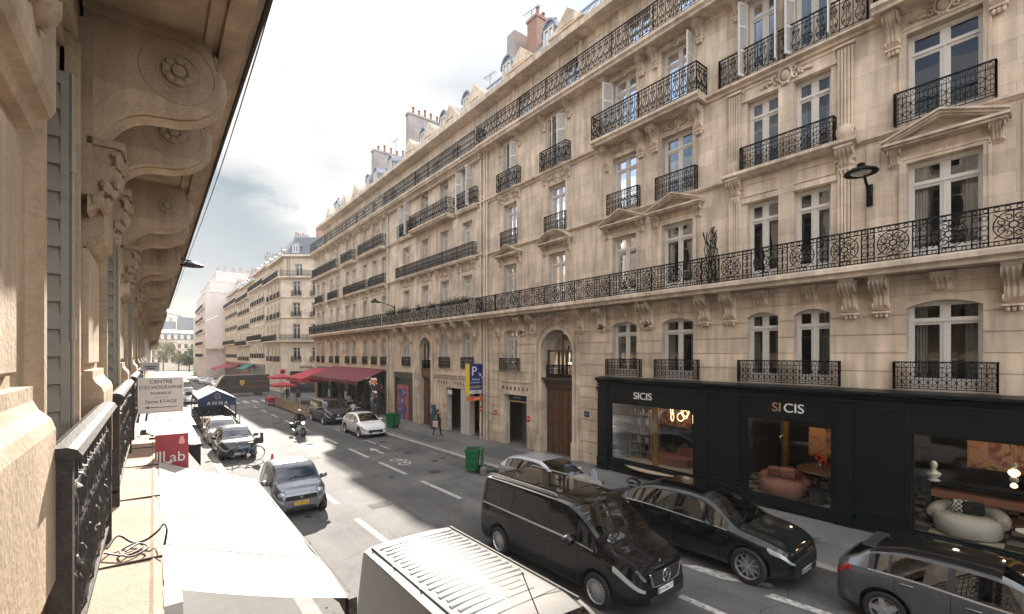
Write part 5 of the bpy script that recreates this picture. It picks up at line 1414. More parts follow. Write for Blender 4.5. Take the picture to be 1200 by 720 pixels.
text('SICIS', .40, cr, S, (11.35, .375, 3.30), (R(90),0,PI), .02, sx=1.05); text('SI', .40, bl, S, (6.27, .375, 3.32), (R(90),0,PI), .02, sx=1.05); text('CIS', .40, cr, S, (5.78, .375, 3.32), (R(90),0,PI), .02, sx=1.05)
text('SICIS', .40, cr, S, (-4.1, .375, 3.30), (R(90),0,PI), .02)
# the show room behind the glass
d = MB(); d.box(xs0, xs1, -5.4, -5.3, -.5, 3.2); d.box(xs0, xs1, -5.3, .2, 3.1, 3.2); d.box(xs1-.1, xs1, -5.3, .2, -.4, 3.1); d.box(8.3,8.4,-5.3,.2,-.4,3.1); d.box(3.8,3.9,-5.3,.2,-.4,3.1); d.box(-2.0,-1.9,-5.3,.2,-.4,3.1)
d.build('room_wall', simple('dark plum wall', (.045,.032,.028), .7, var=.3, scale=2), S)
def checker(name, c1, c2, sc):
    m, nt, b = newmat(name); n = nt.nodes; l = nt.links.new
    tc = n.new('ShaderNodeTexCoord'); ck = n.new('ShaderNodeTexChecker'); ck.inputs['Scale'].default_value = sc
    ck.inputs['Color1'].default_value = (*c1,1); ck.inputs['Color2'].default_value = (*c2,1)
    l(tc.outputs['Object'], ck.inputs['Vector']); l(ck.outputs['Color'], b.inputs['Base Color']); b.inputs['Roughness'].default_value = .25
    return m
d = MB(); d.face([(xs0,-5.3,.36),(xs1,-5.3,.36),(xs1,.2,.36),(xs0,.2,.36)]); d.build('floor', checker('checker floor', (.03,.025,.022), (.42,.36,.27), 2.2), S)
def art(name, cols, sc=1.5):
    m, nt, b = newmat(name); n = nt.nodes; l = nt.links.new
    tc = n.new('ShaderNodeTexCoord'); no = n.new('ShaderNodeTexNoise'); no.inputs['Scale'].default_value = sc; no.inputs['Detail'].default_value = 6; no.inputs['Distortion'].default_value = 2.2
    rp = n.new('ShaderNodeValToRGB'); e = rp.color_ramp.elements; e[0].position = .35; e[0].color = (*cols[0],1); e[1].position = .65; e[1].color = (*cols[-1],1)
    for i, c in enumerate(cols[1:-1]): x = e.new(.35+.3*(i+1)/(len(cols)-1)); x.color = (*c,1)
    l(tc.outputs['Object'], no.inputs['Vector']); l(no.outputs['Fac'], rp.inputs['Fac']); l(rp.outputs['Color'], b.inputs['Base Color']); b.inputs['Roughness'].default_value = .5
    return m
MOS = art('mosaic', [(.05,.02,.015),(.28,.08,.04),(.35,.24,.15),(.5,.2,.06),(.06,.09,.05)])
bulb = simple('warm lamp', (.8,.6,.35), .3, emit=(1,.66,.34), es=.45)
def inshop(name, label, cat, x, y, z=.36): return thing(name, label, cat, (16-y, x, z), PI/2)
def sofa(label, x, y, mat, r=.62, rot=0.0, cush=None):
    t = inshop('armchair', label, 'armchair', x, y); t.rotation_euler[2] += rot
    q = MB(); q.lathe([(r*.86,0),(r*.95,.05),(r,.25),(r*.97,.40),(r*.85,.46),(.001,.47)], (0,0,.02), 24); q.build('seat', mat, t, smooth=50)
    q = MB(); n = 18
    pts = [(r*.98*math.cos(a), r*.98*math.sin(a), .42+.16*math.sin(min(1,max(0,(a-PI*.95)/(PI*1.1)))*PI)) for a in [PI*.95+PI*1.1*i/n for i in range(n+1)]]
    q.tube(pts, [.13+.06*math.sin(PI*i/n) for i in range(n+1)], 10); q.build('backrest', mat, t, smooth=60)
    for cx, cm in (cush or ()):
        q = MB(); q.cbox((cx,-.28,.62), (.42,.14,.36), .06, .2); o = q.build('cushion', cm, t, smooth=50); o.rotation_euler[0] = -.25
    return t
rust = simple('rust brown velvet', (.22,.085,.06), .85, var=.15); rustc = simple('russet cushion', (.30,.13,.08), .9, var=.2)
grey = simple('oatmeal boucle', (.42,.38,.33), .95, var=.15, scale=60, bump=.6, bscale=80); dots = checker('dotted cushion', (.6,.58,.54), (.04,.04,.04), 16)
sofa('rust brown velvet swivel armchair with two russet cushions in the middle window', 6.45, -.55, rust, .70, 0, ((-.1,rustc),(.3,rust)))
sofa('oatmeal boucle armchair with a dotted cushion in the right hand shop window', 2.05, -.55, grey, .66, 0, ((-.1,M['black']),(.12,dots)))
t = inshop('chaise_longue', 'low curved brown chaise in the left shop window on a pale round rug', 'chaise', 11.2, -1.3)
q = MB(); n = 16; q.prism([(-1.1,-.3),(-.9,-.55),(-.1,-.62),(.7,-.5),(1.05,-.2),(1.0,.2),(.5,.45),(-.4,.5),(-1.0,.3)], 'z', .04, .34); q.build('seat', rust, t)
q = MB(); q.prism([(-1.1,-.3),(-.9,-.55),(-.1,-.62),(-.12,-.45),(-.85,-.35),(-.95,-.2)], 'z', .3, .66); q.build('backrest', rust, t)
t = inshop('rug', 'pale round patterned rug under the brown chaise', 'rug', 11.0, -1.2, .365); q = MB(); q.lathe([(2.0,0),(2.0,.012),(.001,.013)], (0,0,0), 28); q.build('pile', art('rug pattern', [(.3,.22,.16),(.42,.33,.24),(.25,.17,.12)], 3), t)
def column(label, x, y):
    t = inshop('brass_column', label, 'column', x, y, .36); q = MB(); q.lathe([(.17,0),(.17,.05),(.135,.07),(.13,2.45),(.15,2.5),(.2,2.7)], (0,0,0), 18); q.build('shaft', M['brass'], t, smooth=40)
column('gold mosaic column in the left shop window', 11.0, .0); column('gold mosaic column in the right hand shop window', .55, 0.0)
column('fluted pale gold column behind the rust armchair', 6.9, -1.9)
t = inshop('display_shelf', 'glass and metal shelf of objects at the left end of the left shop window', 'shelf', 12.6, -1.5)
q = MB()
for x in (-.55,.0,.55):
    for y in (-.3,.3): q.box(x-.02,x+.02,y-.02,y+.02,0,2.1)
q.build('frame', M['silver'], t)
for k_, z in enumerate((.3,.7,1.1,1.5,1.95)):
    q = MB(); q.box(-.6,.6,-.35,.35,z,z+.03); q.build('shelf', M['lampglass'], t)
    q = MB()
    for i in range(5): q.blob((-.45+.22*i, .15-.3*((i+k_) % 2), z+.13), (.07,.07,.1), 8, 6)
    q.build('vase', cr if k_ % 2 else MOS, t, smooth=60)
t = inshop('console_table', 'dark oval table with red flowers and a white bowl in the middle window', 'table', 5.3, -1.35)
q = MB(); q.lathe([(.95,.84),(.98,.87),(.95,.90),(.001,.90)], (0,0,0), 26); q.build('tabletop', M['oak'], t, smooth=40)
for x in (-.35,.0,.35): q = MB(); q.lathe([(.09,0),(.06,.1),(.10,.3),(.05,.5),(.09,.84)], (x,0,0), 12); q.build('leg', M['chrome'], t, smooth=50)
t = inshop('flower_vase', 'vase of red flowers on the dark oval table', 'vase', 5.55, -1.2, 1.26); q = MB(); q.lathe([(.06,0),(.1,.12),(.05,.25)], n=12); q.build('vase', M['chrome'], t, smooth=50)
q = MB(); rg = random.Random(2)
for i in range(26): q.blob((rg.gauss(0,.13), rg.gauss(0,.11), .36+rg.gauss(0,.10)), (.05,.05,.045), 6, 4)
q.build('flowers', simple('red flowers', (.5,.03,.02), .6, var=.3), t)
t = inshop('bowl', 'white bowl on the near end of the oval table', 'bowl', 4.85, -1.15, 1.26); q = MB(); q.lathe([(.08,0),(.2,.06),(.26,.14),(.24,.14),(.001,.05)], n=16); q.build('bowl', cr, t, smooth=50)
t = inshop('wall_panel', 'warm brown marbled mosaic panel above the oval table', 'panel', 5.25, -2.2, 1.5); q = MB(); q.box(-1.0,1.0,-.05,0,0,.95); q.build('panel', MOS, t)
for k_, (x, lab) in enumerate(((11.9,'marbled wall panel behind the left shop window'),(9.9,'second marbled panel right of the gold column in the left window'),(1.4,'long warm mosaic frieze high behind the boucle armchair'),(-.3,'mosaic frieze right of the gold column in the right window'))):
    t = inshop('wall_panel', lab, 'panel', x, -2.6, 1.75); q = MB(); q.box(-.9,.9,-.05,0,0,.9); q.build('panel', MOS, t)
t = inshop('chandelier', 'chandelier of pale rings hanging in the left shop window', 'chandelier', 10.1, -.9, 2.3)
for i in range(9): q = MB(); q.tube([(.15*math.cos(a), 0, .17*math.sin(a)) for a in [2*PI*k_/12 for k_ in range(12)]], .016, 5, True); o = q.build('ring', bulb, t, loc=(-.75+.19*i, .2*math.sin(i*2), .25+.14*math.sin(i*1.7))); o.rotation_euler[2] = i*.7
q = MB(); q.box(-.8,.8,-.02,.02,.5,.53); q.build('rail', M['iron'], t)
for k_, (x, lab) in enumerate(((1.25,'glass bead pendant lamp nearer the boucle armchair'),(.9,'glass bead pendant lamp next to the gold column'))):
    t = inshop('pendant_lamp', lab, 'lamp', x, -.8, 1.75)
    for z, r in ((0,.07),(.15,.09),(.32,.11),(.5,.07)): q = MB(); q.blob((0,0,z), (r,r,r*.9), 10, 7); q.build('globe', M['lampglass'] if z in (.15,.5) else bulb, t, smooth=60)
    q = MB(); q.tube([(0,0,.5),(0,0,1.3)], .008, 4); q.build('cord', M['iron'], t)
t = inshop('bust', 'white plaster bust on a shelf in the right shop window', 'bust', 2.75, -.9, 1.55); q = MB(); q.lathe([(.14,0),(.12,.03),(.06,.06),(.13,.12),(.16,.2),(.06,.27),(.055,.32)], n=12); q.blob((0,.01,.42), (.085,.10,.12), 10, 8); q.build('head', cr, t, smooth=60)
t = inshop('shelf_unit', 'long black shelf behind the boucle armchair', 'shelf', 1.2, -1.1); q = MB(); q.box(-1.9,1.7,-.25,.25,1.15,1.19); q.box(-1.9,-1.85,-.25,.25,0,1.15); q.box(1.6,1.7,-.25,.25,0,1.15); q.build('frame', M['iron'], t); q = MB(); q.box(-1.8,1.6,-.2,.2,.75,.95); q.build('cushions', rustc, t)
for k_, (x, lab) in enumerate(((1.15,'black dining chair behind the boucle armchair'),(.2,'black dining chair behind the gold column'))):
    t = inshop('dining_chair', lab, 'chair', x, -.95); q = MB(); q.lathe([(.24,.44),(.25,.47),(.001,.48)], n=14); q.build('seat', M['brass'], t); q = MB(); q.tube([(-.22,-.18,.46),(-.24,-.2,.8),(0,-.25,.92),(.24,-.2,.8),(.22,-.18,.46)], .016, 5); q.build('backrest', M['iron'], t)
    for sx in (-1,1):
        for sy in (-1,1): q = MB(); q.tube([(sx*.18,sy*.18,0),(sx*.16,sy*.16,.45)], .013, 5); q.build('leg', M['iron'], t)
t = inshop('side_table', 'small round marble side table beside the boucle armchair', 'table', .95, -.25); q = MB(); q.lathe([(.24,.44),(.24,.47),(.001,.47)], n=16); q.build('tabletop', cr, t); q = MB(); q.lathe([(.14,0),(.03,.03),(.03,.44)], n=10); q.build('leg', M['iron'], t)
t = inshop('side_table', 'dark drum side table in front of the oval table', 'table', 5.35, -.3); q = MB(); q.lathe([(.28,.42),(.3,.45),(.001,.46)], n=16); q.build('tabletop', M['iron'], t); q = MB(); q.lathe([(.2,0),(.17,.42)], n=14); q.build('leg', M['plastic'], t)
t = inshop('planter', 'dense dark green plant in the right corner of the right window', 'plant', -.35, -.35); q = MB(); q.box(-.4,.4,-.25,.25,0,.5); q.build('planter', M['iron'], t); q = MB(); rg = random.Random(9)
for i in range(500):
    c = Vector((rg.gauss(0,.26), rg.gauss(0,.16), .68+rg.gauss(0,.14))); d1 = Vector((rg.gauss(0,1),rg.gauss(0,1),rg.gauss(0,1))).normalized()*.05; d2 = d1.orthogonal().normalized()*.03
    q.face([c-d1,c+d2,c+d1,c-d2])
q.build('leaves', simple('dark leaves', (.03,.045,.03), .7), t)
# small lit ceiling spots of the show room
for i, (x, y) in enumerate(((12.2,-1.0),(10.6,-1.6),(9.6,-1.0),(6.7,-1.0),(5.4,-1.2),(2.4,-1.0),(1.0,-1.5),(-.3,-1.0))):
    q = MB(); q.lathe([(.07,0),(.07,.06),(.001,.06)], (x,y,3.03), 10); o = q.build('ceiling_spot', simple('lit spot', (.9,.8,.6), .3, emit=(1,.74,.45), es=1.2) if i == 0 else M['spot'], S)
    if i == 0: M['spot'] = o.data.materials[0]
    la = bpy.data.lights.new('spot_light', 'POINT'); la.energy = 2.4; la.color = (1,.76,.5); la.shadow_soft_size = .07
    lo = bpy.data.objects.new('spot_light', la); COL.objects.link(lo); lo.parent = o; lo.location = (x,y,2.92)
# ---------------------------------------------------------------- left hand building: facade beside the viewer, deep balcony on scroll consoles overhead
Lb = thing('apartment_building', 'warm stone building on the left with deep balcony on carved scroll consoles', 'building', (0,0,0))
WX = -.40                       # wall face; piers stand proud to PX
PX = -.285
ZS, ZL = 7.42, 3.66             # soffit and ledge levels
EDGE = .56
YB, YE = -9.0, 31.0
piers = [(-1.2,2.38),(4.45,5.38),(8.4,9.5),(12.6,13.6),(16.7,17.7),(20.8,21.8),(24.9,25.9),(29.0,30.9)]
wins = [(2.75,3.62,'L'),(5.9,7.8,''),(10.1,12.0,''),(14.2,16.1,''),(18.3,20.2,''),(22.4,24.3,''),(26.5,28.4,'')]
def mapL(fn, name, mat, parent, smooth=None):
    """build in the facade's own frame (x along, y outward) then turn it to face the street"""
    q = MB(); fn(q); m = MB(); m.v = [(WX+p[1], -p[0], p[2]) for p in q.v]; m.f = q.f; m.mi = q.mi
    return m.build(name, mat, parent, smooth)
opsL = [(-b_, -a, ZL, 6.75) for a, b_, k in wins]
def fwall(q): wall_cells(q, -YE, -YB, 2.9, ZS+.1, opsL, depth=.42)
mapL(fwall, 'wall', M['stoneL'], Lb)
# reveals: folded shutters, windows behind
for i, (a, b_, k) in enumerate(wins):
    o = link('window', frame_mesh(b_-a, 6.75-ZL), Lb, (WX-.1, (a+b_)/2, ZL), -PI/2); link('pane', pane_mesh(b_-a, 6.75-ZL), o)
    for sg in ((1,) if i == 0 else (1,-1)):
        q = MB(); w, h = .27, 6.55-ZL
        q.box(0,.035,-.02,.02,0,h); q.box(w-.035,w,-.02,.02,0,h); q.box(.035,w-.035,-.02,.02,0,.06); q.box(.035,w-.035,-.02,.02,h-.07,h)
        n = int(h/.155)
        for j in range(n):
            z = .06+j*(h-.13)/n; z1 = z+(h-.13)/n
            q.face([(.035,-.004,z1),(w-.035,-.004,z1),(w-.035,-.03,z+.004),(.035,-.03,z+.004)]); q.face([(.035,-.03,z+.004),(w-.035,-.03,z+.004),(w-.035,-.004,z),(.035,-.004,z)])
        q.box(.035,w-.035,.0,.012,.06,h-.07)
        q.tube([(w+.012,-.01,0),(w+.012,-.01,h)], .011, 6)
        for z in (.5, h*.5, h-.5): q.tube([(w+.012,-.01,z-.06),(w+.012,-.01,z+.06)], .018, 6)
        y = b_-.03 if sg > 0 else a+.03
        o2 = q.build('shutter', M['shutL'], Lb, loc=(-.645, y, ZL+.04))
    q = MB()
    y0, y1 = (a, b_)
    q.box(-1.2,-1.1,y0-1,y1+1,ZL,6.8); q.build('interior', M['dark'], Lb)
# jamb mouldings
for a, b_, k in wins:
    q = MB()
    for y0, y1 in ((b_, b_+.09), (a-.09, a)): q.box(WX-.02, WX+.03, y0, y1, ZL, 6.85)
    for y0, y1 in ((b_+.09, b_+.15), (a-.15, a-.09)): q.box(WX-.02, WX+.055, y0, y1, ZL, 6.85)
    q.box(WX-.02, WX+.04, a-.15, b_+.15, 6.85, 7.0)
    q.build('window_surround', M['stoneL'], Lb)
# rusticated piers: big blocks with moulded lower edges
def block(q, y0, y1, z0, z1, x0, x1, ch=.05, mould_bottom=False, mould_top=False):
    pr = [(x0,z0)]
    pr += [(x1-.10,z0),(x1-.10,z0+.03),(x1-.06,z0+.035),(x1-.05,z0+.075),(x1-.015,z0+.09),(x1,z0+.12)] if mould_bottom else [(x1-ch,z0),(x1,z0+ch)]
    pr += [(x1,z1-.16),(x1-.012,z1-.12),(x1-.045,z1-.085),(x1-.06,z1-.05),(x1-.06,z1)] if mould_top else [(x1,z1-ch),(x1-ch,z1)]
    pr += [(x0,z1)]
    q.prism(pr, 'y', y0, y1)
for y0, y1 in piers:
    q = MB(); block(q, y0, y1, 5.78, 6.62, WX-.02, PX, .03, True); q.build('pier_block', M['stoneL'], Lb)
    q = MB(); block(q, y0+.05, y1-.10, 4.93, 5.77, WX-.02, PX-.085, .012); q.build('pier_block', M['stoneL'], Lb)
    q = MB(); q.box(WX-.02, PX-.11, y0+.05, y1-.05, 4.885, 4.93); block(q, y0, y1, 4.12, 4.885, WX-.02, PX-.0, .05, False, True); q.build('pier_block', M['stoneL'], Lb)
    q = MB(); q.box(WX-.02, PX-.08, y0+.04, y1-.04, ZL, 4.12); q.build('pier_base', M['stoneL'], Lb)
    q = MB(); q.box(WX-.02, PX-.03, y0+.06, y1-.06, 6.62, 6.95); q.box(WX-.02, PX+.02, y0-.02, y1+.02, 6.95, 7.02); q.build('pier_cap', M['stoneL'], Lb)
# the balcony slab overhead: soffit, coffers, gutter edge
q = MB()
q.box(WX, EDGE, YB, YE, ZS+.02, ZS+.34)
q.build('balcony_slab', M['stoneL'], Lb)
q = MB()
q.prism([(EDGE-.16,ZS+.02),(EDGE-.15,ZS-.03),(EDGE-.05,ZS-.03),(EDGE-.045,ZS-.005),(EDGE+.0,ZS+.0),(EDGE+.02,ZS+.06),(EDGE+.07,ZS+.10),(EDGE+.075,ZS+.20),(EDGE-.16,ZS+.22)], 'y', YB, YE-.01)
q.prism([(EDGE-.26,ZS+.02),(EDGE-.25,ZS-.012),(EDGE-.20,ZS-.012),(EDGE-.195,ZS+.02)], 'y', YB, YE)
q.build('balcony_edge', M['stoneL'], Lb)
q = MB(); q.prism([(EDGE+.075,ZS+.07),(EDGE+.10,ZS+.08),(EDGE+.105,ZS+.22),(EDGE+.08,ZS+.23)], 'y', YB, YE); q.build('gutter', M['ironL'], Lb)
q = MB()
for y in (3.25, 7.15, 11.3, 15.5, 19.6, 23.6): q.prism([(y-.16,ZS+.02),(y-.13,ZS-.05),(y-.05,ZS-.075),(y+.05,ZS-.075),(y+.13,ZS-.05),(y+.16,ZS+.02)], 'x', WX, EDGE-.26)
q.build('soffit_beam', M['stoneL'], Lb)
# scroll consoles
def scroll_console():
    q = MB(); w = .26
    L_ = .80; zt = 0.0                       # local: y outward from wall, z down from the soffit
    low = [(0,-1.02),(.03,-.93),(.07,-.83),(.13,-.74),(.21,-.665),(.31,-.62),(.42,-.605),(.52,-.595),(.62,-.56),(.70,-.50),(.755,-.41),(.775,-.30),(.765,-.18),(.74,-.08),(.72,0)]
    prof = [(0,0)] + low
    q.prism([(p[0],p[1]) for p in prof], 'x', -w/2, w/2)
    # raised bands following the S on the underside
    for xx, rr in ((-w/2+.035,.035),(w/2-.035,.035)): q.tube([(xx,p[0]+.012,p[1]-.012) for p in low[:-2]], rr, 6)
    q.tube([(0,p[0]+.01,p[1]-.012) for p in low[:-2]], .075, 6)
    for i in range(7):                          # leaf tips on the nose
        a = i/6; p = low[8+min(5,i)]; q.blob((0,p[0]+.02,p[1]), (w*.42,.035,.035), 8, 5)
    # incised rings and rosette on both flanks
    for sg in (-1, 1):
        x = sg*w/2; c = (.53,-.30)
        for r_, t_ in ((.235,.007),(.135,.006)): q.tube([(x, c[0]+r_*math.cos(a), c[1]+r_*math.sin(a)) for a in [2*PI*i/32 for i in range(32)]], t_, 5, True)
        q.lathe([(.11,0),(.105,.018),(.06,.022),(.05,.012),(.04,.035),(.001,.04)], (x if sg > 0 else x-.0,*c), 20, 'x', False) if sg > 0 else q.lathe([(.11,0),(.105,-.018),(.06,-.022),(.05,-.012),(.04,-.035),(.001,-.04)], (x,*c), 20, 'x', False)
        for i in range(8):
            a = 2*PI*i/8; q.blob((x+sg*.015, c[0]+.078*math.cos(a), c[1]+.078*math.sin(a)), (.022,.03,.03), 7, 5)
        sc = [(x, p[0]*.86+.02, p[1]*.92+.075) for p in low[1:-4]]; q.tube(sc, .006, 4)
    q.box(-w/2-.04, w/2+.04, 0, .74, -.06, 0.0)
    return q.mesh('scroll_console', M['stoneL'], 35)
SCM = scroll_console()
def corbel_mesh():
    q = MB(); rg = random.Random(6)
    q.prism([(0,.05),(.16,.05),(.17,-.02),(.13,-.12),(.10,-.24),(.04,-.38),(0,-.42)], 'x', -.15, .15)
    for i in range(4):
        for j in range(3):
            q.blob(((j-1)*.10+rg.uniform(-.02,.02), .16-.03*i+rg.uniform(-.02,.02), -.02-.10*i), (.05+rg.uniform(0,.025),.04,.05+rg.uniform(0,.03)), 9, 7, .3, rg)
    for sg in (-1,1): q.tube([(sg*.13,)+(y,z) for _, y, z in spiral(.12, -.08, .09, 0, 1.4, 1, 14)], .025, 6); q.tube([(sg*.12,)+(y,z) for _, y, z in spiral(.09, -.27, .06, 0, 1.2, 1, 12)], .02, 6)
    q.box(-.17,.17,0,.2,.05,.10)
    return q.mesh('carved_corbel', M['stoneL'], 50)
CBM = corbel_mesh()
for yc in (.9,2.0,4.42,5.6,8.35,9.5,12.6,13.65,16.7,17.7,20.8,21.9,24.9,26.0,29,30.2):
    o = link('scroll_console', SCM, Lb, (WX+.02, yc, ZS+.02)); o.rotation_euler[2] = -PI/2
    c = link('carved_corbel', CBM, Lb, (WX+.04, yc, 6.40)); c.rotation_euler[2] = -PI/2
    q = MB(); q.box(WX-.02, WX+.07, yc-.17, yc+.17, 6.1, 7.3); q.build('console_backing', M['stoneL'], Lb)
# window railings of cast iron
def ornate(L, h=1.0):
    q = MB(); rg = random.Random(12)
    for x in (0, L): q.box(x-.03, x+.03, -.03, .03, -.12, h)
    q.box(-.03, L+.03, -.02, .02, .08, .10); q.box(0, L, -.015, .015, h-.17, h-.145)
    n = max(2, round(L/.34)); w = L/n
    for i in range(n+1): q.box(i*w-.012, i*w+.012, -.012, .012, .08, h)
    for i in range(n):
        c = (i+.5)*w
        for z0, r_, sg in ((.28,.14,1),(.50,.12,-1),(.68,.10,1)):
            for s_ in (-1, 1):
                p = spiral(c+s_*.06, z0, r_, PI/2*sg, 1.5, s_*sg, 16, .82); q.tube(p, [.02*(1-.4*k/16) for k in range(17)], 6)
                q.blob((c+s_*r_*.8, .0, z0+.07*sg), (.04,.035,.045), 7, 5, .2, rg); q.blob((c+s_*.05, .015, z0-.09), (.03,.035,.05), 7, 5, .2, rg)
        for k in range(3): q.blob((c, .02, .18+.24*k), (.03,.04,.055), 7, 5, .15, rg)
        q.tube(ring(c, h-.075, .055, 12), .013, 5, True)
        q.tube([(c-w*.4,0,.12),(c,0,.2),(c+w*.4,0,.12)], .013, 5)
    return q
def handrail(L):
    q = MB(); q.prism([(-.055,0),(.055,0),(.06,.012),(.045,.035),(.02,.045),(-.02,.045),(-.045,.035),(-.06,.012)], 'x', -.05, L+.04); return q
for i, (y0, y1, lab) in enumerate(((2.40,4.42,'nearest ornate iron window railing on the left facade'),(5.44,8.25,'second ornate iron window railing along the left facade'),(9.55,12.5,'third ornate iron window railing along the left facade'),(13.7,16.6,'fourth and farthest visible ornate window railing on the left facade'))):
    t = thing('window_railing', lab, 'railing', (-.27, y0, ZL+.02), PI/2, 'ornate window railings on the left facade')
    ornate(y1-y0, .93).build('ironwork', M['ironL'], t, 40)
    q = handrail(y1-y0); m = MB(); m.v = [(p[0],p[1],p[2]+.93) for p in q.v]; m.f = q.f; m.mi = q.mi; m.build('handrail', M['ironL'], t)
    q = MB(); q.tube([(.0,.02,.86),(.0,.12,.93)], .018, 6); q.box(-.02,.02,.0,.14,.90,.94); q.build('wall_fixing', M['ironL'], t)
# ledge under the windows
q = MB(); q.prism([(WX-.02,ZL-.02),(-.02,ZL-.03),(.0,ZL-.02),(.045,ZL-.05),(.045,ZL-.16),(.0,ZL-.2),(-.04,ZL-.3),(WX-.02,ZL-.32)], 'y', YB, 9.75)
lm, nt_, bs_ = newmat('rough ledge'); n_ = nt_.nodes
q.build('ledge', ground('weathered stone ledge', (.34,.235,.17), (.46,.33,.25), speck=.22, scale=2.2, bump=.8, cracks=False), Lb)
for y in (2.6, 3.9, 5.6, 7.2, 8.6): q = MB(); q.box(WX+.05, .048, y, y+.012, ZL-.03, ZL-.016); q.build('ledge_joint', M['dark'], Lb)
# ground floor shop wall under the ledge
q = MB(); q.box(-.5, -.1, YB, YE, -1, ZL-.33); q.build('shop_wall', simple('shop grey paint', (.12,.11,.105), .6, var=.2), Lb)
# facade above the balcony (it faces the opposite windows)
def up(q):
    ops = [(-y-.6, -y+.6, z, z+2.5) for y in [-7.5+3.1*i for i in range(13)] for z in (7.9,11.4,14.7)]
    wall_cells(q, -YE, -YB, ZS+.3, 18, ops, depth=.3)
    for z in (10.9,14.2,17.4): mould(q, -YE, -YB, z, [(.02,0),(.1,.05),(.25,.15),(.25,.25),(.02,.3)])
mapL(up, 'upper_wall', M['stoneB'], Lb)
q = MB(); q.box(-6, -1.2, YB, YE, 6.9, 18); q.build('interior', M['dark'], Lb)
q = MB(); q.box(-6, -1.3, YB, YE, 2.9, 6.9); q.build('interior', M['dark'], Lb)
for y in [-7.5+3.1*i for i in range(13)]:
    for z in (7.9,11.4,14.7): link('window', far_window(1.2, 2.5), Lb, (WX, y, z), -PI/2)
q = MB(); q.prism([(WX-.1,18),(WX-2.2,21.5),(-8,22),(-8,18)], 'y', YB, YE); q.build('roof', M['zinc'], Lb)
q = MB(); q.box(-8,-6,YB,YE,-1,18.2); q.build('rear_wall', M['stoneB'], Lb)
ur = link('railing', rail_mesh(YE-YB-.2, 1.0, 'ring', 0, .012), Lb, (EDGE-.05, (YB+YE)/2, ZS+.36), -PI/2)
# next buildings down the left side
for y0, y1, dz, ex, lab in ((31.2,58,-.35,.52,'second stone building on the left with its own scroll bracketed balcony'),(58.2,90,-.9,.4,'third stone building down the left side of the street')):
    e = thing('apartment_building', lab, 'building', (0,0,0))
    q = MB(); q.box(-8, WX, y0, y1, -2, 18); q.build('wall', M['stoneL'], e)
    q = MB(); q.box(WX, ex, y0, y1, ZS+dz, ZS+dz+.35); q.prism([(ex-.1,ZS+dz-.03),(ex+.06,ZS+dz+.05),(ex+.06,ZS+dz+.3),(ex-.1,ZS+dz+.3)], 'y', y0, y1); q.build('balcony', M['stoneL'], e)
    for k in range(int((y1-y0)/3.2)):
        for q_ in (0, 1.0):
            o = link('scroll_console', SCM, e, (WX, y0+1+3.2*k+q_, ZS+dz)); o.rotation_euler[2] = -PI/2
    q = MB(); q.prism([(WX-.1,18),(WX-2.2,21.5),(-8,22),(-8,18)], 'y', y0, y1); q.build('roof', M['zinc'], e)
    for k in range(int((y1-y0)/3.1)):
        for z in (4.0,7.9,11.4,14.7): link('window', far_window(1.2, 2.5), e, (WX+.28, y0+1.6+3.1*k, z), -PI/2)
    q = MB(); q.box(WX, .1, y0, y1, 3.0+dz, 3.4+dz); q.build('ledge', M['stoneL'], e)
e = thing('apartment_building', 'far left row of stone houses near the street end', 'building', (0,0,0))
q = MB(); q.box(-10, -.6, 100, 235, -4, 19); q.build('wall', M['stoneD'], e); q = MB(); q.prism([(-.6,19),(-3,22),(-10,22)], 'y', 100, 235); q.build('roof', M['slate'], e)
# cable lying on the ledge, wire and lamp along the balcony edge
t = thing('cable', 'black cable coiled loose on the stone ledge beyond the first railing', 'cable', (0,0,0))
q = MB(); rg = random.Random(2)
p = [(-.25,4.15,ZL+.02),(-.2,4.3,ZL+.05),(-.12,4.25,ZL+.0),(-.05,4.2,ZL+.01),(.02,4.22,ZL+.05),(.06,4.28,ZL+.08),(.075,4.15,ZL+.07),(.06,4.05,ZL-.0)]
def smoothp(p, k=6):
    out = []
    for i in range(len(p)-1):
        p0, p1, p2, p3 = [Vector(p[max(0,min(len(p)-1,j))]) for j in (i-1,i,i+1,i+2)]
        for s_ in range(k):
            u = s_/k; out.append(.5*((2*p1)+(p2-p0)*u+(2*p0-5*p1+4*p2-p3)*u*u+(3*p1-p0-3*p2+p3)*u**3))
    return out+[Vector(p[-1])]
q.tube(smoothp(p), .008, 5)
q.tube(smoothp([(-.26,4.1,ZL+.01),(-.15,4.0,ZL),(-.06,4.1,ZL),(-.1,4.2,ZL+.005),(-.18,4.1,ZL),(-.12,3.95,ZL),(-.03,4.05,ZL+.005),(-.08,4.16,ZL+.01),(-.15,4.05,ZL+.01)]), .007, 5)
q.build('wire', M['plastic'], t)
t = thing('overhead_wire', 'thin black wire running past the balcony edge overhead', 'wire', (0,0,0)); q = MB(); q.tube(smoothp([(EDGE+.25,-3,8.9),(EDGE+.2,6,7.75),(EDGE+.14,16,7.5),(EDGE+.13,30,7.42)], 10), .007, 4); q.build('wire', M['plastic'], t)
t = thing('overhead_wire', 'thin wire crossing from the left balcony to the far houses', 'wire', (0,0,0)); q = MB(); q.tube(smoothp([(.5,30,7.2),(6,80,10.0),(15,150,16.5)], 10), .02, 4); q.build('wire', M['plastic'], t)
t = thing('wall_lamp', 'grey lamp head poking out past the left balcony edge', 'street lamp', (.55,14.2,7.28)); q = MB(); q.lathe([(.03,.10),(.12,.08),(.26,0),(.24,-.03),(.05,-.05)], (.22,0,0), 14); q.build('lamp_shade', M['ironL'], t, smooth=40); q = MB(); q.tube([(-.1,0,.15),(.22,0,.1)], .02, 5); q.build('bracket', M['ironL'], t)
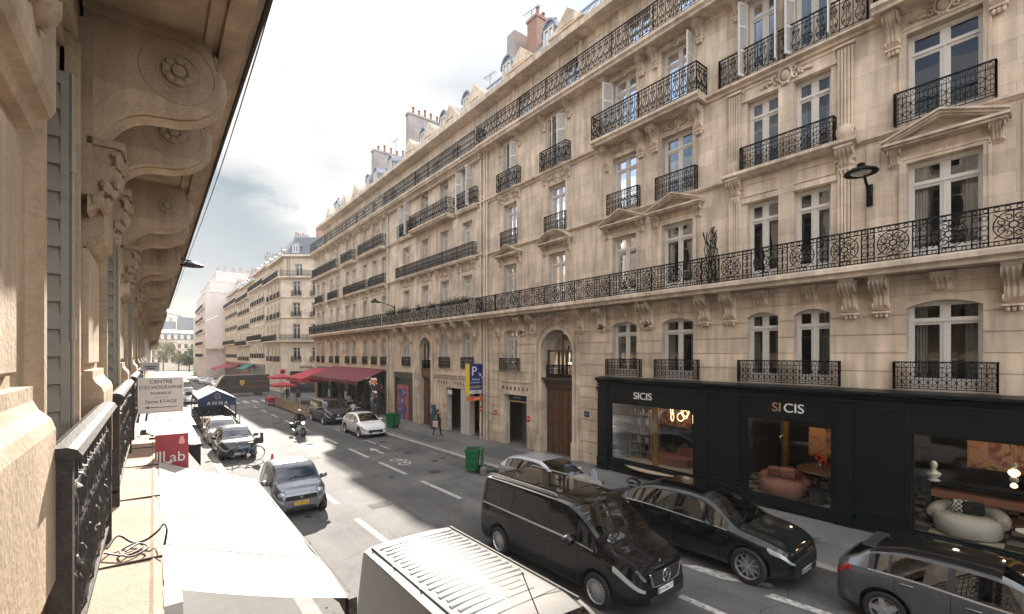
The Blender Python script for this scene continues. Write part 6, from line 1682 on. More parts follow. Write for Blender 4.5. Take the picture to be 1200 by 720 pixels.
# white shop awning just below the ledge
t = thing('shop_awning', 'large sunlit white canvas awning below the stone ledge', 'awning', (0,0,0))
q = MB(); nx, ny = 12, 24; x0, z0, x1, z1, y0, y1 = .05, 3.62, 1.155, 3.2, 3.4, 7.5
def aw(i, j):
    u, v = i/nx, j/ny
    return (x0+(x1-x0)*u, y0+(y1-y0)*v, z0+(z1-z0)*u - .025*math.sin(PI*u)*(1-.5*abs(math.sin(PI*v*2))) + .004*math.sin(v*31+u*3)+.004*math.sin(v*17))
for i in range(nx):
    for j in range(ny): q.face([aw(i,j),aw(i+1,j),aw(i+1,j+1),aw(i,j+1)])
q.build('canopy', M['canvas'], t, smooth=40)
for v in (.2,.4,.6,.8):                      # sewn seams across the canvas
    q = MB()
    for i in range(nx):
        a, c = aw(i, v*ny), aw(i+1, v*ny); q.face([(a[0],a[1]-.012,a[2]+.004),(c[0],c[1]-.012,c[2]+.004),(c[0],c[1]+.012,c[2]+.004),(a[0],a[1]+.012,a[2]+.004)])
    q.build('seam', simple('canvas seam', (.50,.46,.41), .8) if v == .2 else bpy.data.materials['canvas seam'], t)
q = MB(); m = 14
for j in range(m):
    a, c = y0+(y1-y0)*j/m, y0+(y1-y0)*(j+1)/m; q.face([(x1,a,z1),(x1,c,z1),(x1,c,z1-.16),(x1,(a+c)/2,z1-.19),(x1,a,z1-.16)])
q.build('valance', M['canvas'], t)
q = MB(); q.tube([(x1,y0,z1-.015),(x1,y1,z1-.015)], .022, 8); q.box(x1-.03,x1+.03,y0-.03,y0+.05,z1-.16,z1+.01)
for y in (y0+.9, y1-.5): q.tube([(0,y,3.3),(.5,y+.2,3.2),(x1-.02,y,z1-.05)], .022, 6)
q.build('folding_arm', M['ironL'], t)
q = MB(); q.box(.045,.13,y0-.25,y0-.01,3.48,3.62); q.build('housing', M['canvas'], t)
# red laboratory sign and the ultrasound centre sign
t = thing('laboratory_sign', 'dark red projecting sign reading Lab with a pale drop', 'sign', (0,0,0))
q = MB(); q.box(.015,.375,7.62,7.67,3.38,3.94); q.build('panel', simple('sign dark red', (.26,.02,.035), .4), t)
q = MB(); n = 14; q.prism([(.30+.035*math.sin(a)*(1 if i else 1), 3.83+(.035*-math.cos(a) if abs(a-PI) > .5 else .075)) for i, a in enumerate([2*PI*k/n for k in range(n)])], 'y', 7.612, 7.62); q.build('drop', simple('pale red print', (.7,.25,.22), .5), t)
text('ab', .19, M['white'], t, (.255,7.615,3.63), (R(90),0,0), .003); q = MB(); q.box(.10,.118,7.61,7.62,3.55,3.72); q.box(.10,.19,7.61,7.62,3.55,3.578); q.box(.06,.078,7.61,7.62,3.55,3.72); q.box(.03,.045,7.61,7.62,3.55,3.72); q.build('logo', M['white'], t)
q = MB(); q.tube([(-.05,7.64,3.9),(.02,7.64,3.9)], .015, 5); q.build('bracket', M['iron'], t)
t = thing('ultrasound_sign', 'cream box sign reading CENTRE D\'ECHOGRAPHIE with a left arrow', 'sign', (0,0,0))
q = MB(); q.cbox((.10,9.8,4.32), (.60,.10,.58), .012); q.build('panel', simple('cream sign', (.62,.56,.50), .45), t)
q = MB()
for a in ((-.205,-.19,4.02,4.62),(.39,.405,4.02,4.62),(-.19,.39,4.605,4.62),(-.19,.39,4.02,4.035)): q.box(a[0],a[1],9.735,9.745,a[2],a[3])
q.build('frame', M['silver'], t)
tm = simple('sign print', (.02,.02,.04), .5); yy = 9.748
text('CENTRE', .085, tm, t, (.10,yy,4.545), (R(90),0,0), .002); text("D'ECHOGRAPHIE", .076, tm, t, (.10,yy,4.45), (R(90),0,0), .002); text('MARBEUF', .06, tm, t, (.10,yy,4.35), (R(90),0,0), .002, sx=1.1); text('5ème ETAGE', .078, tm, t, (.10,yy,4.21), (R(90),0,0), .002)
q = MB(); q.box(.02,.20,yy-.002,yy+.004,4.285,4.289); q.box(-.06,.32,yy-.002,yy+.004,4.11,4.12); q.prism([(-.06,4.095),(-.06,4.135),(-.12,4.115)], 'y', yy-.002, yy+.004); q.build('arrow', M['blue'], t)
q = MB(); q.tube([(-.3,9.8,4.6),(-.2,9.8,4.6)], .015, 5); q.build('bracket', M['iron'], t)
t = thing('grey_sign', 'small grey sign just above and behind the cream ultrasound sign', 'sign', (0,0,0)); q = MB(); q.box(-.22,.10,12.4,12.45,4.66,4.84); q.build('panel', simple('grey lilac sign', (.32,.30,.34), .5), t); q = MB(); q.box(-.15,.05,12.385,12.4,4.74,4.76); q.box(-.12,.02,12.385,12.4,4.70,4.715); q.build('print', tm, t)
# tan awnings and shop clutter beyond the ledge
awning('shop_awning', 'sun faded tan awning beyond the red Lab sign', M['tancanvas'], 10.4, 13.6, -.1, 3.62, .70, 3.32, .08, 0)
t = thing('awning_bracket', 'dark triangular awning side flap under the tan awning', 'awning', (0,0,0)); q = MB(); q.prism([(.40,3.36),(.70,3.28),(.70,2.9)], 'y', 10.40, 10.42); q.build('flap', M['black'], t)
awning('shop_awning', 'second tan awning farther along the left pavement', M['tancanvas'], 15, 19, -.1, 3.5, .9, 3.1, .1, 0)
t = thing('storage_box', 'brown cardboard box and papers heaped on the ledge end', 'box', (-.12,10.1,3.36)); q = MB(); q.cbox((0,0,.12), (.16,.25,.24), .01, .3); q.build('carton', simple('cardboard', (.33,.19,.09), .8, var=.2), t); q = MB(); q.cbox((.17,.05,.16), (.16,.2,.02), .0, .4); q.cbox((-.06,-.2,.1), (.05,.1,.2), .0, .2); q.build('paper', M['canvas'], t)
# ---------------------------------------------------------------- vehicles (own frame: x forward, y left, z up)
def paint(name, col, metal=.3, rough=.35, dirt=.15):
    dk = max(col) < .05
    m = simple(name, col, .5 if dk else rough, metal=0 if dk else metal, coat=1.0 if dk else .8, var=0 if dk else dirt, scale=2.5, spec=.04 if dk else .4)
    if dk: m.node_tree.nodes['Principled BSDF'].inputs['Coat IOR'].default_value = 1.46
    return m
def curve(pts):
    xs = [p[0] for p in pts]; ys = [p[1] for p in pts]; n = len(pts)
    d = [(ys[i+1]-ys[i])/(xs[i+1]-xs[i]) for i in range(n-1)]
    m = [d[0]]+[0 if d[i-1]*d[i] <= 0 else 2*d[i-1]*d[i]/(d[i-1]+d[i]) for i in range(1,n-1)]+[d[-1]]
    def f(x):
        if x <= xs[0]: return ys[0]
        if x >= xs[-1]: return ys[-1]
        for i in range(n-1):
            if x <= xs[i+1]: break
        h = xs[i+1]-xs[i]; t = (x-xs[i])/h
        return ys[i]*(1+2*t)*(1-t)**2 + m[i]*h*t*(1-t)**2 + ys[i+1]*t*t*(3-2*t) + m[i+1]*h*t*t*(t-1)
    return f
def wheel_meshes(r, tw, style, n, rimmat):
    def mk():
        t = MB(); k = .70
        t.lathe([(r*k,-tw),(r*.94,-tw),(r*.985,-tw*.82),(r,-tw*.5),(r,tw*.5),(r*.985,tw*.82),(r*.94,tw),(r*k,tw),(r*k,-tw)], (0,0,0), 28, 'y', False)
        tm = t.mesh('tyre', M['rubber'], 40)
        q = MB(); q.m = 0
        q.lathe([(r*.72,tw*.98),(r*.72,tw*.75),(r*.655,tw*.72),(r*.655,tw*.4)], (0,0,0), 28, 'y', False); q.lathe([(r*.72,tw*.98),(r*.685,tw*1.0),(r*.655,tw*.72)], (0,0,0), 28, 'y', False)
        q.lathe([(r*.15,tw*.3),(r*.15,tw*.86),(r*.10,tw*.92),(.001,tw*.92)], (0,0,0), 14, 'y', False)
        for i in range(n):
            a = 2*PI*i/n
            def sp(a0, a1, w0, w1):
                p0 = Vector((math.cos(a0),0,math.sin(a0)))*r*.12; p1 = Vector((math.cos(a1),0,math.sin(a1)))*r*.67
                d = (p1-p0).normalized(); s = Vector((-d.z,0,d.x)); y0, y1 = tw*.84, tw*.78
                for (u, v) in ((1,1),):
                    a_, b_, c_, e_ = p0+s*w0, p0-s*w0, p1-s*w1, p1+s*w1
                    top = [(a_.x,y0,a_.z),(b_.x,y0,b_.z),(c_.x,y1,c_.z),(e_.x,y1,e_.z)]; bot = [(p[0],p[1]-tw*.3,p[2]) for p in top]
                    q.face(top); 
                    for k_ in range(4): l = (k_+1)%4; q.face([top[k_],top[l],bot[l],bot[k_]])
            if style == 'y': sp(a-.04, a-.30, r*.05, r*.03); sp(a+.04, a+.30, r*.05, r*.03)
            else: sp(a, a+.06, r*(.9/n), r*(.75/n) if style == 'multi' else r*(.55/n))
        q.m = 1; q.lathe([(r*.66,tw*.38),(.001,tw*.38)], (0,0,0), 24, 'y', False); q.lathe([(r*.66,-tw*.9),(.001,-tw*.9)], (0,0,0), 20, 'y', False)
        q.m = 2; q.lathe([(r*.5,tw*.40),(r*.5,tw*.46),(r*.2,tw*.46)], (0,0,0), 20, 'y', False)
        return tm, q.mesh('rim', [rimmat, M['black'], M['cement']])
    return cached(('wh', r, tw, style, n, rimmat.name), mk)
def car(sp, name, label, x, y, body, group=None, head=-PI/2, roofmat=None, plates=None, seats=True, pitch=True, detail=True, cat=None):
    L, W, H, wb = sp['L'], sp['W'], sp['H'], sp['wb']
    hl = L/2; shift = sp.get('shift', 0)      # body centre ahead of the wheelbase centre
    t = thing(name, label, cat or sp.get('cat', 'car'), (x, y, gz(y)), 0, group)
    t.rotation_euler = (0, 0, head)
    if pitch:
        t.rotation_mode = 'XYZ'
        t.rotation_euler = (0.0125*math.sin(head)*0, -0.0125*(-1 if math.sin(head) > 0 else 1)*abs(math.sin(head)), head)
    top = curve(sp['top']); belt_ = curve(sp['belt']); wr, ra = sp['r'], sp['r']+sp.get('gap', .055)
    wx = (wb/2, -wb/2); clr = sp.get('clr', .2)
    def zb(px):
        z = clr + (.06*max(0, (abs(px-shift)-hl+.5)/.5)**2)
        for w in wx:
            d = abs(px-w)
            if d < ra: z = max(z, wr+math.sqrt(ra*ra-d*d))
        return z
    pf, pr = sp.get('pf', .60), sp.get('pr', .74); af, ar = sp.get('af', .55), sp.get('ar', .4)
    def plan(px):
        f = hl-(px-shift); b = hl+(px-shift)
        k = 1.0
        if f < af: u = max(0, f/af); k = pf+(1-pf)*math.sqrt(max(0, 1-(1-u)**2.2))
        if b < ar: u = max(0, b/ar); k = pr+(1-pr)*math.sqrt(max(0, 1-(1-u)**2.2))
        return k*W/2*(1-.02*abs((px-shift)/hl)**2)
    st = {round(shift-hl+L*i/54, 4) for i in range(55)}
    for e in (0,.008,.025,.05,.085,.13,.19,.27,.36): st |= {round(shift+hl-e,4), round(shift-hl+e,4)}
    for w in wx:
        for i in range(19): st.add(round(w+ra*math.cos(PI*i/18),4))
        st |= {round(w+ra+.006,4), round(w-ra-.006,4)}
    for k_ in ('ws','rs'): st |= {round(v,4) for v in sp[k_]}
    for a, b_ in sp['win']: st |= {round(a,4), round(b_,4)}
    st |= {round(sp['hx'],4), round(sp['tx'],4)}
    st = sorted(v for v in st if shift-hl-1e-6 <= v <= shift+hl+1e-6)
    st = [v for i, v in enumerate(st) if i == 0 or v-st[i-1] > .0035]
    rw = sp.get('roofw', .74)
    def section(px):
        w = plan(px); b0 = zb(px); tz = top(px); bz = min(belt_(px), tz-.045); b0 = min(b0, bz-.1)
        ct = max(0, min(1, (tz-bz)/(H-bz)))
        wt = w*(.90+(rw-.90)*ct**.7); tzo = tz-(.018+.055*ct); h = bz-b0
        P4 = (w*.962, bz); PT = (wt, tzo)
        l = lambda u: (P4[0]+(PT[0]-P4[0])*u+.012*ct*math.sin(PI*u), P4[1]+(PT[1]-P4[1])*u)
        sh = sp.get('crease', .012)
        return [(w*.93,b0),(w*.985,b0+.10*h),(w,b0+.48*h),(w*.992,b0+.74*h),(w*.985+sh*.0,b0+.86*h),P4,l(.06),l(.90),PT,(wt*.88,tz-(.006+.016*ct)),(wt*.5,tz),(0,tz+.006)]
    secs = [section(v) for v in st]
    J = len(secs[0])
    parts = {}
    slot = {'body': 0, 'pillar': 1, 'sill': 1 if sp.get('plastic', True) else 0, 'belt_trim': 2}
    def put(key, pts):
        q = parts.setdefault('body' if key in slot else key, MB())
        q.m = slot.get(key, 0); q.face(pts)
    cl = sp.get('clad', True)
    for i in range(len(st)-1):
        xm = (st[i]+st[i+1])/2
        for j in range(J-1):
            key = 'body'
            if j == 0 and cl: key = 'sill'
            if j == 6:
                for k_, (a, b_) in enumerate(sp['win']):
                    if a-1e-3 < xm < b_+1e-3: key = ('side_window', k_)
                if key == 'body' and sp['pil'][0] < xm < sp['pil'][1]: key = 'pillar'
            if j in (9, 10) and sp['ws'][0] < xm < sp['ws'][1]: key = 'windscreen'
            if j in (9, 10) and sp['rs'][0] < xm < sp['rs'][1]: key = 'rear_window'
            if roofmat and j in (8,9,10) and sp['rs'][1] <= xm <= sp['ws'][0]: key = 'roof'
            if j == 5 and sp.get('beltline') and sp['pil'][0] < xm < sp['pil'][1]: key = 'belt_trim'
            if j in sp.get('hj', (3,4)) and xm > sp['hx']: key = ('headlight',)
            if j in sp.get('tj', (3,4,5)) and xm < sp['tx']: key = ('tail_lamp',)
            for sgn in (1, -1):
                a, b_, c, d = (st[i],secs[i][j]), (st[i+1],secs[i+1][j]), (st[i+1],secs[i+1][j+1]), (st[i],secs[i][j+1])
                pts = [(p, sgn*q[0], q[1]) for p, q in (a, b_, c, d)]
                if sgn < 0: pts.reverse()
                kk = (key, sgn) if isinstance(key, tuple) else key
                put(kk, pts)
    for idx, rev in ((0, True), (-1, False)):
        s_ = secs[idx]; ring_ = [(st[idx],q[0],q[1]) for q in s_]+[(st[idx],-q[0],q[1]) for q in reversed(s_[:-1])]
        put('body', list(reversed(ring_)) if rev else ring_)
    MT = dict(body=body, sill=M['plastic'] if sp.get('plastic', True) else body, windscreen=M['carglass'], rear_window=M['carglass'], roof=roofmat, pillar=M['plastic'], belt_trim=M['silver'])
    bo = None
    order = sorted(parts, key=lambda k: 0 if k == 'body' else 1)
    for k in order:
        q = parts[k]
        if isinstance(k, tuple):
            nm = k[0][0]; mt = M['carglass'] if nm == 'side_window' else M['lampglass'] if nm == 'headlight' else M['redglass']
        else: nm = k; mt = MT[k]
        o = q.build(nm, [body, M['plastic'], M['silver']] if nm == 'body' else mt, t, 40 if nm == 'body' else 50)
    f = shift+hl; 
    # underside and cabin lining
    q = MB(); q.box(shift-hl+.25, shift+hl-.25, -W*.40, W*.40, clr+.04, wr*2+.02); q.build('underbody', M['black'], t)
    zb_ = belt_(0)
    if seats:
        for sx in sp.get('seats', (.1,-.85)):
            for sy in (-.24, .24):
                q = MB(); q.cbox((sx, sy*W*.9, zb_-.28), (.5,.48,.16), .05); q.cbox((sx-.26, sy*W*.9, zb_-.02), (.14,.46,.6), .05); q.cbox((sx-.3, sy*W*.9, zb_+.33), (.10,.26,.16), .04); q.build('seat', M['plastic'], t, 40)
        q = MB(); q.cbox((sp['ws'][1]-.45, 0, zb_-.08), (.5, W*.8, .12), .04); q.build('dashboard', M['plastic'], t)
        q = MB(); wxp = sp['ws'][0]-.2; q.tube([(wxp+.12*0+.05*math.sin(a), .23*W+.18*math.cos(a), zb_+.02+.18*math.sin(a)) for a in [2*PI*i/16 for i in range(16)]], .014, 5, True); q.build('steering_wheel', M['plastic'], t)
    tm, rm = wheel_meshes(wr, sp.get('tw', .105), sp.get('spoke', 'multi'), sp.get('nsp', 10), sp.get('rim', M['silver']))
    for w in wx:
        for sgn in (1, -1):
            a = link('wheel', tm, t, (w, sgn*(W/2-.115), wr), 0 if sgn > 0 else PI); link('rim', rm, a)
    if not detail: return t
    # door shuts, handles, mirrors
    for xs in sp.get('seams', ()):
        q = MB()
        for sgn in (1, -1):
            s_ = section(xs); pts = [(xs, sgn*(p[0]+.0015), p[1]) for p in s_[1:6]]
            for i in range(len(pts)-1):
                a, b_ = pts[i], pts[i+1]; fc = [(a[0]-.005,a[1],a[2]),(a[0]+.005,a[1],a[2]),(b_[0]+.005,b_[1],b_[2]),(b_[0]-.005,b_[1],b_[2])]; q.face(fc)
        q.build('door_gap', M['black'], t)
    for xs in sp.get('handles', ()):
        for sgn in (1, -1):
            s_ = section(xs); q = MB(); q.cbox((xs, sgn*(s_[4][0]+.012), s_[4][1]-.02), (.20,.03,.032), .012); q.build('door_handle', sp.get('hmat', body), t, 40)
    mx, mz = sp['mir']
    for sgn in (1, -1):
        s_ = section(mx); q = MB(); q.blob((mx-.03, sgn*(s_[5][0]+.13), mz+.05), (.09*sp.get('mir_s',1),.13*sp.get('mir_s',1),.085*sp.get('mir_s',1)), 12, 8); q.build('mirror', sp.get('mmat', body), t, 60)
        q = MB(); q.cbox((mx, sgn*(s_[5][0]+.02), mz-.02), (.06,.12,.04), .01); q.build('mirror_arm', M['plastic'], t)
    zf = top(f); wf = plan(f)
    if sp.get('lamps'):
        lx, ly, lz, r1, r2, r3 = sp['lamps']
        for sgn in (1, -1):
            q = MB(); q.blob((lx, sgn*ly, lz), (r1,r2,r3), 14, 9); o = q.build('headlight', M['lampglass'], t, 60)
            q = MB(); q.blob((lx+r1*.55, sgn*(ly-.02), lz), (r1*.55,r2*.5,r3*.55), 10, 7); q.build('bulb', M['plate'], o, 60)
            q = MB(); q.tube([(lx+r1*.25, sgn*ly+r2*.98*math.cos(a), lz+r3*.98*math.sin(a)) for a in [2*PI*i/16 for i in range(16)]], .014, 5, True); q.build('rim', M['plastic'], o)
    if sp.get('grille'):
        gw, g0, g1, kind = sp['grille']
        q = MB(); q.cbox((f-.002, 0, (g0+g1)/2), (.03, gw, g1-g0), .012); q.build('grille', M['black'], t)
        q = MB(); k = max(3, int((g1-g0)/.045))
        for i in range(k): q.box(f+.008, f+.016, -gw*.47, gw*.47, g0+(i+.5)*(g1-g0)/k-.006, g0+(i+.5)*(g1-g0)/k+.006)
        q.build('grille_bars', M['plastic'], t)
        if kind == 'frame':
            q = MB(); e = .012; q.tube([(f+.012,-gw*.5,g1),(f+.014,-gw*.40,g0+.03),(f+.014,-gw*.2,g0),(f+.014,gw*.2,g0),(f+.014,gw*.40,g0+.03),(f+.012,gw*.5,g1)], .013, 6); q.build('grille_frame', M['chrome'], t)
    if sp.get('intake'):
        gw, g0, g1 = sp['intake']; q = MB(); q.cbox((f-.004, 0, (g0+g1)/2), (.03, gw, g1-g0), .012); q.build('air_intake', M['black'], t)
    pm = {'w': M['plate'], 'y': M['plateyellow']}
    if plates:
        col, txt = plates; zp = sp.get('zp', .42)
        q = MB(); q.cbox((f+.014, 0, zp), (.014,.52,.11), .002); o = q.build('number_plate', pm[col], t); q = MB(); q.box(f+.0215,f+.0235,-.26,-.225,zp-.055,zp+.055); q.box(f+.0215,f+.0235,.225,.26,zp-.055,zp+.055); q.build('blue_band', M['plateblue'], o)
        text(txt, .095, M['black'], o, (f+.023, 0, zp), (R(90),0,R(90)), .001)
        q = MB(); b0 = shift-hl; q.cbox((b0-.012,0,sp.get('zpr',.6)), (.014,.52,.11), .002); q.build('number_plate', pm[col], t)
    q = MB()
    for sgn in (-.3, .35): q.tube([(sp['ws'][1]-.05, sgn*W*.5-.2, top(sp['ws'][1])+.015),(sp['ws'][1]-.18, sgn*W*.5+.28, top(sp['ws'][1]-.18)+.02)], .01, 4)
    q.build('wiper', M['black'], t)
    return t
def emblem(t, x, z, r, kind, n=None):
    q = MB(); q.tube([(x, r*math.cos(a), z+r*math.sin(a)) for a in [2*PI*i/20 for i in range(20)]], r*.10, 5, True)
    if kind == 'star':
        for a in (PI/2, PI/2+2*PI/3, PI/2-2*PI/3): q.tube([(x,0,z),(x,r*math.cos(a),z+r*math.sin(a))], [r*.16, r*.05], 5)
    else: q.lathe([(.001,0),(r*.5,.0),(r*.5,.01),(.001,.01)], (x-.005,0,z), 12, 'x', False)
    return q.build('emblem', M['chrome'], t)

VAN = dict(L=5.37, W=1.93, H=1.91, wb=3.43, shift=.02, r=.345, tw=.115, clr=.23, cat='van', roofw=.83, pf=.62, pr=.90, af=.75, ar=.22,
    top=[(-2.67,1.02),(-2.655,1.30),(-2.60,1.70),(-2.53,1.84),(-2.35,1.895),(-1.2,1.91),(.2,1.905),(.75,1.87),(1.0,1.79),(1.65,1.36),(1.85,1.20),(2.2,1.10),(2.5,.99),(2.63,.86),(2.69,.74),(2.71,.62)],
    belt=[(-2.67,.98),(-2.5,1.16),(1.0,1.13),(1.5,1.10),(2.1,.98),(2.7,.60)], ws=(.80,1.82), rs=(-2.64,-2.5),
    win=[(-2.35,-1.22),(-1.14,.10),(.17,1.12),(1.19,1.52)], pil=(-2.5,1.6), hx=2.12, hj=(4,5), tx=-2.60, tj=(3,4,5,6), beltline=True, seams=(-1.18,.13,1.16), handles=(-.05,.34),
    mir=(1.08,1.16), mir_s=1.35, grille=(1.02,.60,.88,'frame'), intake=(1.0,.27,.42), zp=.50, zpr=.75, spoke='multi', nsp=18, seats=(.35,-.75,-1.8))
SUV = dict(L=5.0, W=1.95, H=1.62, wb=3.05, shift=-.02, r=.385, tw=.13, clr=.27, roofw=.70, pf=.62, pr=.70, af=.7, ar=.5,
    top=[(-2.52,.90),(-2.50,1.02),(-2.35,1.14),(-2.1,1.30),(-1.7,1.50),(-1.0,1.635),(-.3,1.66),(.2,1.63),(.55,1.53),(1.15,1.20),(1.35,1.115),(1.8,1.05),(2.2,.94),(2.4,.82),(2.48,.68)],
    belt=[(-2.52,.86),(-2.3,1.08),(-1.5,1.12),(0,1.08),(1.0,1.04),(1.6,.98),(2.3,.80),(2.48,.62)], ws=(.30,1.30), rs=(-2.3,-1.68),
    win=[(-1.95,-.48),(-.40,.98)], pil=(-2.0,1.05), hx=2.02, hj=(4,5), tx=-2.28, tj=(4,5), beltline=True, seams=(-1.15,-.44,.86), handles=(-.95,.0), mir=(.72,1.08),
    grille=(1.15,.40,.66,'dark'), intake=(1.1,.26,.36), zp=.36, zpr=.55, spoke='y', nsp=5, seats=(.05,-.9))
HATCH = dict(L=4.06, W=1.745, H=1.44, wb=2.54, shift=-.02, r=.325, tw=.10, clr=.2, roofw=.70, pf=.60, pr=.72, af=.6, ar=.45,
    top=[(-2.05,.80),(-2.03,.95),(-1.93,1.02),(-1.72,1.15),(-1.52,1.30),(-1.40,1.345),(-.9,1.425),(-.3,1.44),(.1,1.42),(.4,1.33),(.95,1.02),(1.1,.955),(1.6,.87),(1.85,.76),(1.97,.64),(2.01,.55)],
    belt=[(-2.05,.76),(-1.8,.97),(-1.0,.98),(0,.93),(.9,.89),(1.5,.80),(2.0,.52)], ws=(.18,1.04), rs=(-1.92,-1.52),
    win=[(-1.42,-1.22),(-1.18,-.44),(-.34,.78)], pil=(-1.5,.85), hx=1.62, hj=(3,4,5), tx=-1.78, tj=(4,5), beltline=False, seams=(-1.12,-.39,.66), handles=(-.95,-.12), mir=(.58,.93),
    grille=(.95,.33,.52,'dark'), intake=(.9,.2,.28), zp=.32, zpr=.55, spoke='five', nsp=5)
def variant(base, **k): d = dict(base); d.update(k); return d
def scaled(base, sx, sz, **k):
    d = dict(base)
    for key in ('top','belt'): d[key] = [(a*sx, b_*sz) for a, b_ in base[key]]
    d['win'] = [(a*sx, b_*sx) for a, b_ in base['win']]
    for key in ('ws','rs','pil'): d[key] = tuple(v*sx for v in base[key])
    for key in ('seams','handles'): d[key] = tuple(v*sx for v in base[key])
    d['hx'] *= sx; d['tx'] *= sx; d['L'] *= sx; d['H'] *= sz; d['wb'] *= sx; d['shift'] *= sx; d['mir'] = (base['mir'][0]*sx, base['mir'][1]*sz)
    d.update(k); return d
SMART = dict(L=2.70, W=1.66, H=1.555, wb=1.87, shift=-.06, r=.295, tw=.095, clr=.2, roofw=.78, pf=.66, pr=.74, af=.45, ar=.35,
    top=[(-1.41,.85),(-1.39,1.1),(-1.30,1.32),(-1.12,1.49),(-.6,1.55),(-.1,1.555),(.22,1.50),(.78,1.10),(.9,1.03),(1.1,.95),(1.24,.80),(1.29,.60)],
    belt=[(-1.41,.80),(-1.2,1.0),(-.3,.98),(.6,.92),(1.0,.84),(1.29,.55)], ws=(.06,.84), rs=(-1.36,-1.14), win=[(-1.0,-.62),(-.55,.55)], pil=(-1.2,.62), hx=1.03, hj=(3,4,5), tx=-1.25, tj=(4,5),
    seams=(-.58,.5), handles=(-.42,), mir=(.42,.98), grille=(.95,.56,.70,'dark'), intake=(.9,.22,.34), zp=.46, zpr=.6, spoke='five', nsp=6, seats=(-.15,), lamps=(1.17,.56,.76,.12,.15,.10))
gloss_black = paint('glossy black paint', (.004,.004,.005), .0, .25, .1)
# --- the near ones
VANS = scaled(VAN, .957, 1.0)
t = car(VANS, 'minivan', 'glossy black long minivan with chrome grille driving in the middle of the road', 7.92, 7.80, gloss_black, roofmat=gloss_black, plates=('w','FM-880-FT'))
emblem(t, 2.62, .76, .12, 'star'); emblem(t, 2.47, .99, .03, 'star')
for sy in (-.72,.72):
    q = MB(); q.tube([(-2.3,sy,1.90),(-2.2,sy,1.93),(.2,sy,1.935),(.3,sy,1.90)], .018, 6); q.build('roof_rail', M['silver'], t)
q = MB(); q.box(-1.65,-.72,-.55,.55,1.912,1.918); q.build('roof_glass', gloss_black, t); q = MB(); q.box(-.55,.2,-.55,.55,1.911,1.917); q.build('roof_glass', gloss_black, t)
q = MB(); q.cbox((1.63,-.55,1.385),(.12,.09,.002)); q = None
t = car(scaled(SUV, .93, 1.0, wb=2.96, pr=.60, ar=.7), 'suv', 'black green sport utility car with wheel arches and spoke wheels parked before the shop', 11.28, 6.22, paint('dark green black paint', (.005,.0085,.009), .3, .22, .1), plates=('w','GA-412-XR'))
q = MB(); q.box(-1.1,.2,-.5,.5,1.655,1.664); q.build('roof_glass', M['carglass'], t)
h208 = scaled(HATCH, 1.02, 1.02, rim=M['silver'], beltline=True)
t = car(h208, 'hatchback', 'slate grey hatchback with black spoiler parked in the bottom right corner', 11.42, 1.10, paint('slate grey metallic', (.095,.102,.115), .4, .3), roofmat=gloss_black, plates=('w','FX-263-KD'))
q = MB(); q.cbox((-1.60,0,1.335),(.22,1.04,.03),.012); q.build('spoiler', M['plastic'], t, 40)
q = MB(); q.box(-1.95,-1.9,-.1,.1,.99,1.03); q.tube([(-1.35,0,1.41),(-1.5,0,1.47)], .015, 5); q.build('antenna', M['plastic'], t)
lex = scaled(HATCH, 1.06, 1.0, beltline=False)
t = car(lex, 'hatchback', 'silver hatchback parked by the kerb behind the black minivan', 11.30, 12.2, paint('silver metallic', (.33,.34,.36), .35, .32), plates=('w','CT-208-LX'))
t = car(SMART, 'small_car', 'tiny grey two seat car with yellow plate, parked half under the white awning', 3.74, 17.0, paint('graphite metallic', (.16,.17,.20), .6, .3), plates=('y','TX-870-X'))
emblem(t, 1.305, .66, .055, 'ring')
yar = scaled(HATCH, .975, 1.05)
t = car(yar, 'hatchback', 'black hatchback parked on the left with a blue bicycle leaning across its front', 3.42, 28.75, paint('black metallic', (.02,.022,.026), .3, .3), plates=('w','DW-175-QE'))
emblem(t, 1.96, .64, .06, 'ring')
t = car(scaled(HATCH, 1.05, 1.02), 'hatchback', 'pale silver car parked right behind the black hatchback on the left', 3.35, 33.6, paint('pale silver metallic', (.46,.46,.45), .6, .35), plates=('w','BK-520-TN'))
p308 = scaled(HATCH, 1.055, 1.02)
t = car(p308, 'hatchback', 'white hatchback parked by the right kerb beside the green bin', 11.28, 30.75, paint('white paint', (.72,.72,.72), .0, .3, .04), plates=('w','DT-844-PW'))
emblem(t, 2.09, .56, .05, 'ring')
t = car(VANS, 'minivan', 'dark grey minivan parked behind the white hatchback near the brasserie', 11.35, 38.9, paint('anthracite paint', (.03,.034,.04), .5, .3), plates=('w','EV-317-MB'))
emblem(t, 2.62, .76, .12, 'star')
# --- white panel van seen from above
PV = dict(L=5.1, W=1.95, H=1.97, wb=3.2, shift=.12, r=.33, tw=.11, clr=.24, cat='van', roofw=.86, pf=.64, pr=.92, af=.7, ar=.16,
    top=[(-2.43,1.0),(-2.425,1.5),(-2.40,1.80),(-2.34,1.93),(-2.2,1.965),(-1.0,1.975),(.7,1.97),(1.05,1.92),(1.3,1.80),(1.95,1.28),(2.1,1.18),(2.4,1.05),(2.6,.85),(2.67,.62)],
    belt=[(-2.43,.95),(-2.3,1.12),(1.0,1.10),(1.7,1.05),(2.3,.92),(2.67,.55)], ws=(1.08,2.05), rs=(-2.42,-2.41), win=[(.55,1.75)], pil=(.5,1.8), hx=2.15, hj=(4,5), tx=-2.40, tj=(3,4),
    seams=(-1.2,.48,1.72), handles=(-1.0,.62), mir=(1.5,1.12), grille=(.9,.5,.66,'dark'), intake=(.9,.28,.4), zp=.42, zpr=.6, spoke='five', nsp=6, seats=(.8,), mmat=M['plastic'])
pvp = paint('dusty white paint', (.31,.298,.28), .0, .4, .1)
t = car(PV, 'panel_van', 'large dusty white panel van with ribbed roof, close below in the foreground', 3.52, 5.03, pvp, plates=('w','AB-615-VN'))
zr = 1.977
